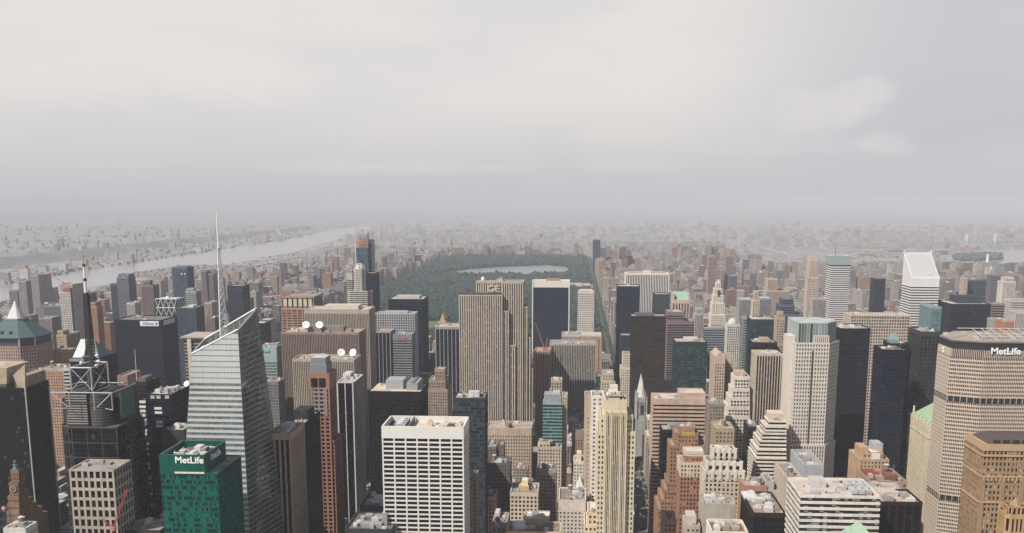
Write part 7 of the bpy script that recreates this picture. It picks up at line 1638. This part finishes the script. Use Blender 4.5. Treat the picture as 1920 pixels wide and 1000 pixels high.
FAB = []                                              # x0, x1, y0, y1, h, colour, kind
PAL = [(.40, .34, .27), (.34, .25, .18), (.28, .15, .09), (.46, .43, .38), (.30, .27, .24), (.52, .49, .45), (.24, .20, .18), (.38, .30, .24), (.20, .20, .22), (.44, .38, .30), (.33, .19, .12), (.12, .14, .17)]
def clear(x0, x1, y0, y1):
    for a, b, c, d, h in FOOT:
        if x0 < b + 1.5 and x1 > a - 1.5 and y0 < d + 1.5 and y1 > c - 1.5: return False
    return True
def capz(x, y, pymin):
    """height at which a point at x, y would reach the picture row pymin"""
    px = pix((x, y, 30))[0]; return at(px, pymin, y).z
def fabric():
    rnd = random.Random(21)
    xs = sorted([-2300, -2080, -1860] + list(AVE.values()) + [X5 + 1420, X5 + 1640, X5 + 1860, X5 + 2080])
    RIV = [(p.x, p.y) for p in gpts(HUDSON)]; ER = [(p.x, p.y) for p in gpts(EASTR)]
    for n in range(39, 128):
        ys = St(n) + 7; ye = St(n + 1) - 7
        for i in range(len(xs) - 1):
            a, b = xs[i] + 13, xs[i + 1] - 13
            mid = (a + b) / 2
            px = pix((mid, ys, 20))[0]
            if not -900 < px < 2900: continue
            if PARK_S - 60 < ys < PARK_N + 5 and PARK_W - 10 < mid < PARK_E + 10: continue
            if inpoly(mid, ys, RIV) or inpoly(mid, ys, ER): continue
            for row in (0, 1):
                x = a
                while x < b - 8:
                    w = rnd.choice((9, 14, 18, 22, 28, 34)) if ys < 2000 else rnd.choice((16, 22, 30, 40, 55))
                    if ys > 4500: w *= 1.3
                    x1 = min(b, x + w)
                    if x1 - x < 6: break
                    dpt = (ye - ys) / 2 - rnd.uniform(.5, 7)
                    ya, yb = (ys, ys + dpt) if row == 0 else (ye - dpt, ye)
                    end = x < a + 32 or x1 > b - 32
                    t = rnd.random(); west = mid < -260
                    if ys < 1010: h = rnd.uniform(18, 46)
                    elif ys < 1350: h = rnd.uniform(18, 52) if -260 < mid < X5 else rnd.uniform(20, 60)
                    elif ys < 2060: h = rnd.uniform(14, 40) if mid < -560 else rnd.uniform(28, 85)
                    elif ys < 6200: h = rnd.uniform(16, 30) if t < .5 else rnd.uniform(30, 58)
                    else: h = rnd.uniform(12, 28)
                    if ys >= 1350 and end and rnd.random() < .55: h = rnd.uniform(45, 75)
                    if 1350 < ys < 6200 and rnd.random() < (.22 if mid > 0 else .12): h = rnd.uniform(62, 125); x1 = min(x1, x + rnd.uniform(18, 28))
                    if ys >= 6200 and rnd.random() < .10: h = rnd.uniform(40, 70); x1 = min(x1, x + 30)
                    if 2060 < ys < 6200 and mid < PARK_W and mid > PARK_W - 160 and x1 > b - 36: h = rnd.uniform(45, 85)
                    pl = 545 if ys < 3000 else 470 if ys < 4200 else 452
                    if mid > 0 and ys < 2060: pl = 640
                    if mid > X5 + 700: pl = 540 if ys < 2600 else 492
                    if -300 < mid < X5 + 60 and 1350 < ys < 2060: pl = 668
                    if mid < -650 and mid < PARK_W + 5: pl = float(np.interp(pix((x, ya, 20))[0], [-200, 0, 200, 330, 480, 560, 640], [604, 575, 541, 512, 500, 482, 458])) + rnd.uniform(0, 22)
                    h = min(h, max(9, capz((x + x1) / 2, ya, pl)))
                    if clear(x, x1, ya, yb): FAB.append([x, x1, ya, yb, h, rnd.choice(PAL)])
                    x = x1 + (rnd.choice((0, 0, .8, 4)) if ys < 2500 else rnd.choice((.6, 3, 8)))
    # looser city beyond the numbered grid, and over both rivers
    for k in range(5200):
        px = rnd.uniform(-30, 1950); py = 424 + 52 * rnd.random() ** .8
        p = ground(px, py)
        if p.y < St(128) and -2300 < p.x < X5 + 2100: continue
        if inpoly(p.x, p.y, RIV) or inpoly(p.x, p.y, ER): continue
        if px < 640 and rnd.random() < .8: continue
        w = rnd.uniform(14, 44) * (1 if py > 450 else 1.5); h = rnd.uniform(10, 28) if rnd.random() < .85 else rnd.uniform(35, 65)
        c = rnd.choice(PAL + [(.6, .58, .54)] * 3); c = tuple(q * .5 + .24 for q in c)  # colours pulled towards pale grey, so haze is painted into them
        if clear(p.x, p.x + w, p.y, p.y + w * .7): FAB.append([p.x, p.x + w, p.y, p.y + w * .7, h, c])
    for k in range(520):                                # the far bank's edge: sheds and blocks along the water
        px = rnd.uniform(-60, 560); t = rnd.random()
        yb = np.interp(px, [-200, 0, 130, 250, 330, 400, 540, 620], [560, 533, 509, 492, 480, 470, 449, 432]); p = ground(px, yb - 1.5 - 16 * t * t)
        w = rnd.uniform(14, 70); h = rnd.uniform(5, 15) if rnd.random() < .9 else rnd.uniform(25, 50)
        FAB.append([p.x, p.x + w, p.y, p.y + w * .5, h, rnd.choice(((.6, .58, .55), (.5, .45, .41), (.44, .42, .40), (.46, .37, .33)))])
    for k in range(420):                                # Queens and the islands over the strait
        px = rnd.uniform(1560, 1960); py = rnd.uniform(452, 484) if rnd.random() < .75 else rnd.uniform(500, 560)
        p = ground(px, py)
        if inpoly(p.x, p.y, ER) or py > 500 and px < 1885: continue
        w = rnd.uniform(20, 90); h = rnd.uniform(8, 30)
        if clear(p.x, p.x + w, p.y, p.y + w * .6): FAB.append([p.x, p.x + w, p.y, p.y + w * .6, h, rnd.choice(PAL + [(.6, .55, .5), (.5, .3, .24)])])
fabric()

def split_fabric():
    items = [(f[2], ('h', i), f) for i, f in enumerate(FOOT)] + [(f[2], ('f', i), f) for i, f in enumerate(FAB)]
    items.sort(key=lambda t: -t[0])
    for _, (k, i), f in items:
        if k == 'h': draw(f[:4] + (f[4],), -2)
        else: draw((f[0], f[1], f[2], f[3], f[4]), i)
    cnt = np.bincount(IDB[IDB >= 0].ravel(), minlength=len(FAB))
    order = [int(i) for i in np.argsort(-cnt) if cnt[i] > 0]
    cy = {}; ys, xs = np.nonzero(IDB >= 0)
    ids = IDB[ys, xs]; sx = np.bincount(ids, xs, len(FAB)); sy = np.bincount(ids, ys, len(FAB))
    cen = {i: (2 * sx[i] / cnt[i], 2 * sy[i] / cnt[i]) for i in order}
    return order, cnt, cen
ORDER, CNT, CEN = split_fabric()
NBIG = 295
BLK = block_material('block_walls', False); BLKS = block_material('far_block_walls', True, winc=(.09, .09, .10), roofs=((.26, .25, .24), (.50, .48, .46)))  # far copy has paler windows and roofs: haze put into the colour
def cname(c):
    r, g, b = c
    if max(c) < .2: return 'dark blue-grey'
    if r > 1.9 * b: return 'red brick' if r < .35 else 'orange brick'
    if r > 1.4 * b: return 'tan' if r > .36 else 'brown'
    if r > .48: return 'pale cream'
    if r > .38: return 'beige'
    return 'dark grey-brown' if r < .26 else 'grey'
USED = set()
def block_label(i, f):
    px, py = CEN[i]; w, h = f[1] - f[0], f[4]
    shape = 'tall slim block' if h > 70 and w < 30 else 'tall slab' if h > 60 else 'low wide block' if h < 28 and w > 25 else 'narrow low house' if h < 30 else 'mid-rise block'
    near = sorted(LM, key=lambda l: (l[0] - px) ** 2 + (1.4 * (l[1] - py)) ** 2)
    def rel(l):
        dx, dy = px - l[0], py - l[1]
        side = 'to the left of' if dx < 0 else 'to the right of'
        if abs(dx) < 22: return 'above' if dy < 0 else 'below'
        return side
    opts = []
    for l in near[:7]: opts.append(f'{cname(f[5])} {shape} {rel(l)} {l[2]}')
    for a in range(4):
        for b in range(a + 1, 7): opts.append(f'{cname(f[5])} block between {near[a][2]} and {near[b][2]}')
    for l in near[:12]:
        for o in ('small', 'larger', 'second', 'third', 'fourth', 'fifth'): opts.append(f'{o} {cname(f[5])} {shape} {rel(l)} {l[2]}')
    for s in opts:
        if s not in USED and len(s.split()) <= 16: USED.add(s); return s
    return opts[0]
def add_block_geometry(mb, f, rnd, near):
    x0, x1, y0, y1, h = f[:5]
    mb.box(x0, x1, y0, y1, -1, h, bottom=False)
def build_blocks():
    rnd = random.Random(77)
    for i in ORDER[:NBIG]:
        f = FAB[i]; x0, x1, y0, y1, h, c = f
        near = y0 < 2100
        nm = 'apartment_building' if h < 75 else 'apartment_tower'
        if not near: nm = 'apartment_block'
        rt = root(nm, (x0 + x1) / 2, (y0 + y1) / 2, 0, block_label(i, f), 'building', 'city blocks between the towers')
        mb = MB(); mb.box(x0, x1, y0, y1, -1, h - .8, bottom=False)
        for e in edges(rect(x0, x1, y0, y1)): mb.obox(e[0], e[1], e[2], -.26, e[3] + .26, -.3, .28 + .01 * rnd.random(), h - 1.2, h)
        if near and rnd.random() < .35 and x1 - x0 > 16:      # a set-back top storey
            mb.box(x0 + (x1 - x0) * .2, x1 - (x1 - x0) * .25, y0 + 4, y1 - 3, h - .9, h + rnd.uniform(4, 14), bottom=False)
        o = mb.build('wall', BLK, rt); o.color = (*c, rnd.random())
        ro = MB(); ro.box(x0 + .3, x1 - .3, y0 + .3, y1 - .3, h - .79, h - .7)
        ro.build('roof', roofm(rnd.choice(((.30, .28, .26), (.16, .15, .14), (.42, .39, .35), (.5, .47, .43), (.24, .17, .13), (.33, .30, .27)))), rt)
        z = h - .7
        if near:
            roof_units(rt, x0 + 1, x1 - 1, y0 + 1, y1 - 1, z, rnd.choice((1, 2, 3)) + (1 if y0 < 1250 else 0), rnd, .8)
            if y0 < 1400 and rnd.random() < .4 and x1 - x0 > 9: water_tank(rt, rnd.uniform(x0 + 3.5, x1 - 3.5), rnd.uniform(y0 + 4, y1 - 4), z)
        elif CNT[i] > 25:
            roof_units(rt, x0 + 1, x1 - 1, y0 + 1, y1 - 1, z, 1, rnd, 1.3)
    mb = MB(); cols = []
    seen = set(ORDER); rest = [i for i, f in enumerate(FAB) if i not in seen and f[2] < 3200]
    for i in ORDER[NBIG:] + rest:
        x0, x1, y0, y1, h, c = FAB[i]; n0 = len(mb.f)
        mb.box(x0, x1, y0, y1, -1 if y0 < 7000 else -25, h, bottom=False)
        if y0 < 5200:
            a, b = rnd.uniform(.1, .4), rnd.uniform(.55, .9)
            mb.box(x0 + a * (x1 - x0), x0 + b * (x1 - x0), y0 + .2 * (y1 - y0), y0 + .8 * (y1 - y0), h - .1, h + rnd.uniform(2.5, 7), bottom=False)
        if y0 > 3000: k = min(1, (y0 - 3000) / 3500) * .72; c = tuple(q + (.47 - q) * k for q in c)  # walls blend to pale grey with distance: extra haze painted into the colour
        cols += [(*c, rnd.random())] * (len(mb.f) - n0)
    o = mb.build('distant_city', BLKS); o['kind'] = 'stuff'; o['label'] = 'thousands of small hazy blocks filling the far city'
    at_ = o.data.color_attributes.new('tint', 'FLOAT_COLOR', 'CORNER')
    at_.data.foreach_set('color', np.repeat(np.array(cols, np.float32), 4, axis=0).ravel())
    # street trees in the far city
    pts = []
    for k in range(2600):
        px = rnd.uniform(380, 1920); py = 446 + 174 * rnd.random() ** 1.3; p = ground(px, py)
        if PARK_W < p.x < PARK_E and PARK_S < p.y < PARK_N: continue
        if p.y < 2100: continue
        if inpoly(p.x, p.y, [(q.x, q.y) for q in gpts(HUDSON)]) or inpoly(p.x, p.y, [(q.x, q.y) for q in gpts(EASTR)]): continue
        s = 3 + 3.5 * rnd.random()
        if p.y > 6500: continue
        pts.append((p.x, p.y, s * .9 + 3, s))
    y = 2062
    while y < 6150:
        for x in (X5 - 11.5, X5 + 10.5): pts.append((x + rnd.uniform(-1.5, 1.5), y + rnd.uniform(-4, 4), 7.5, rnd.uniform(4.2, 6.5)))
        y += 11
    o = crowns('street_trees', pts, leaf_mat('foliage', (.022, .040, .022), (.05, .07, .036)), 31); o['kind'] = 'stuff'
build_blocks()
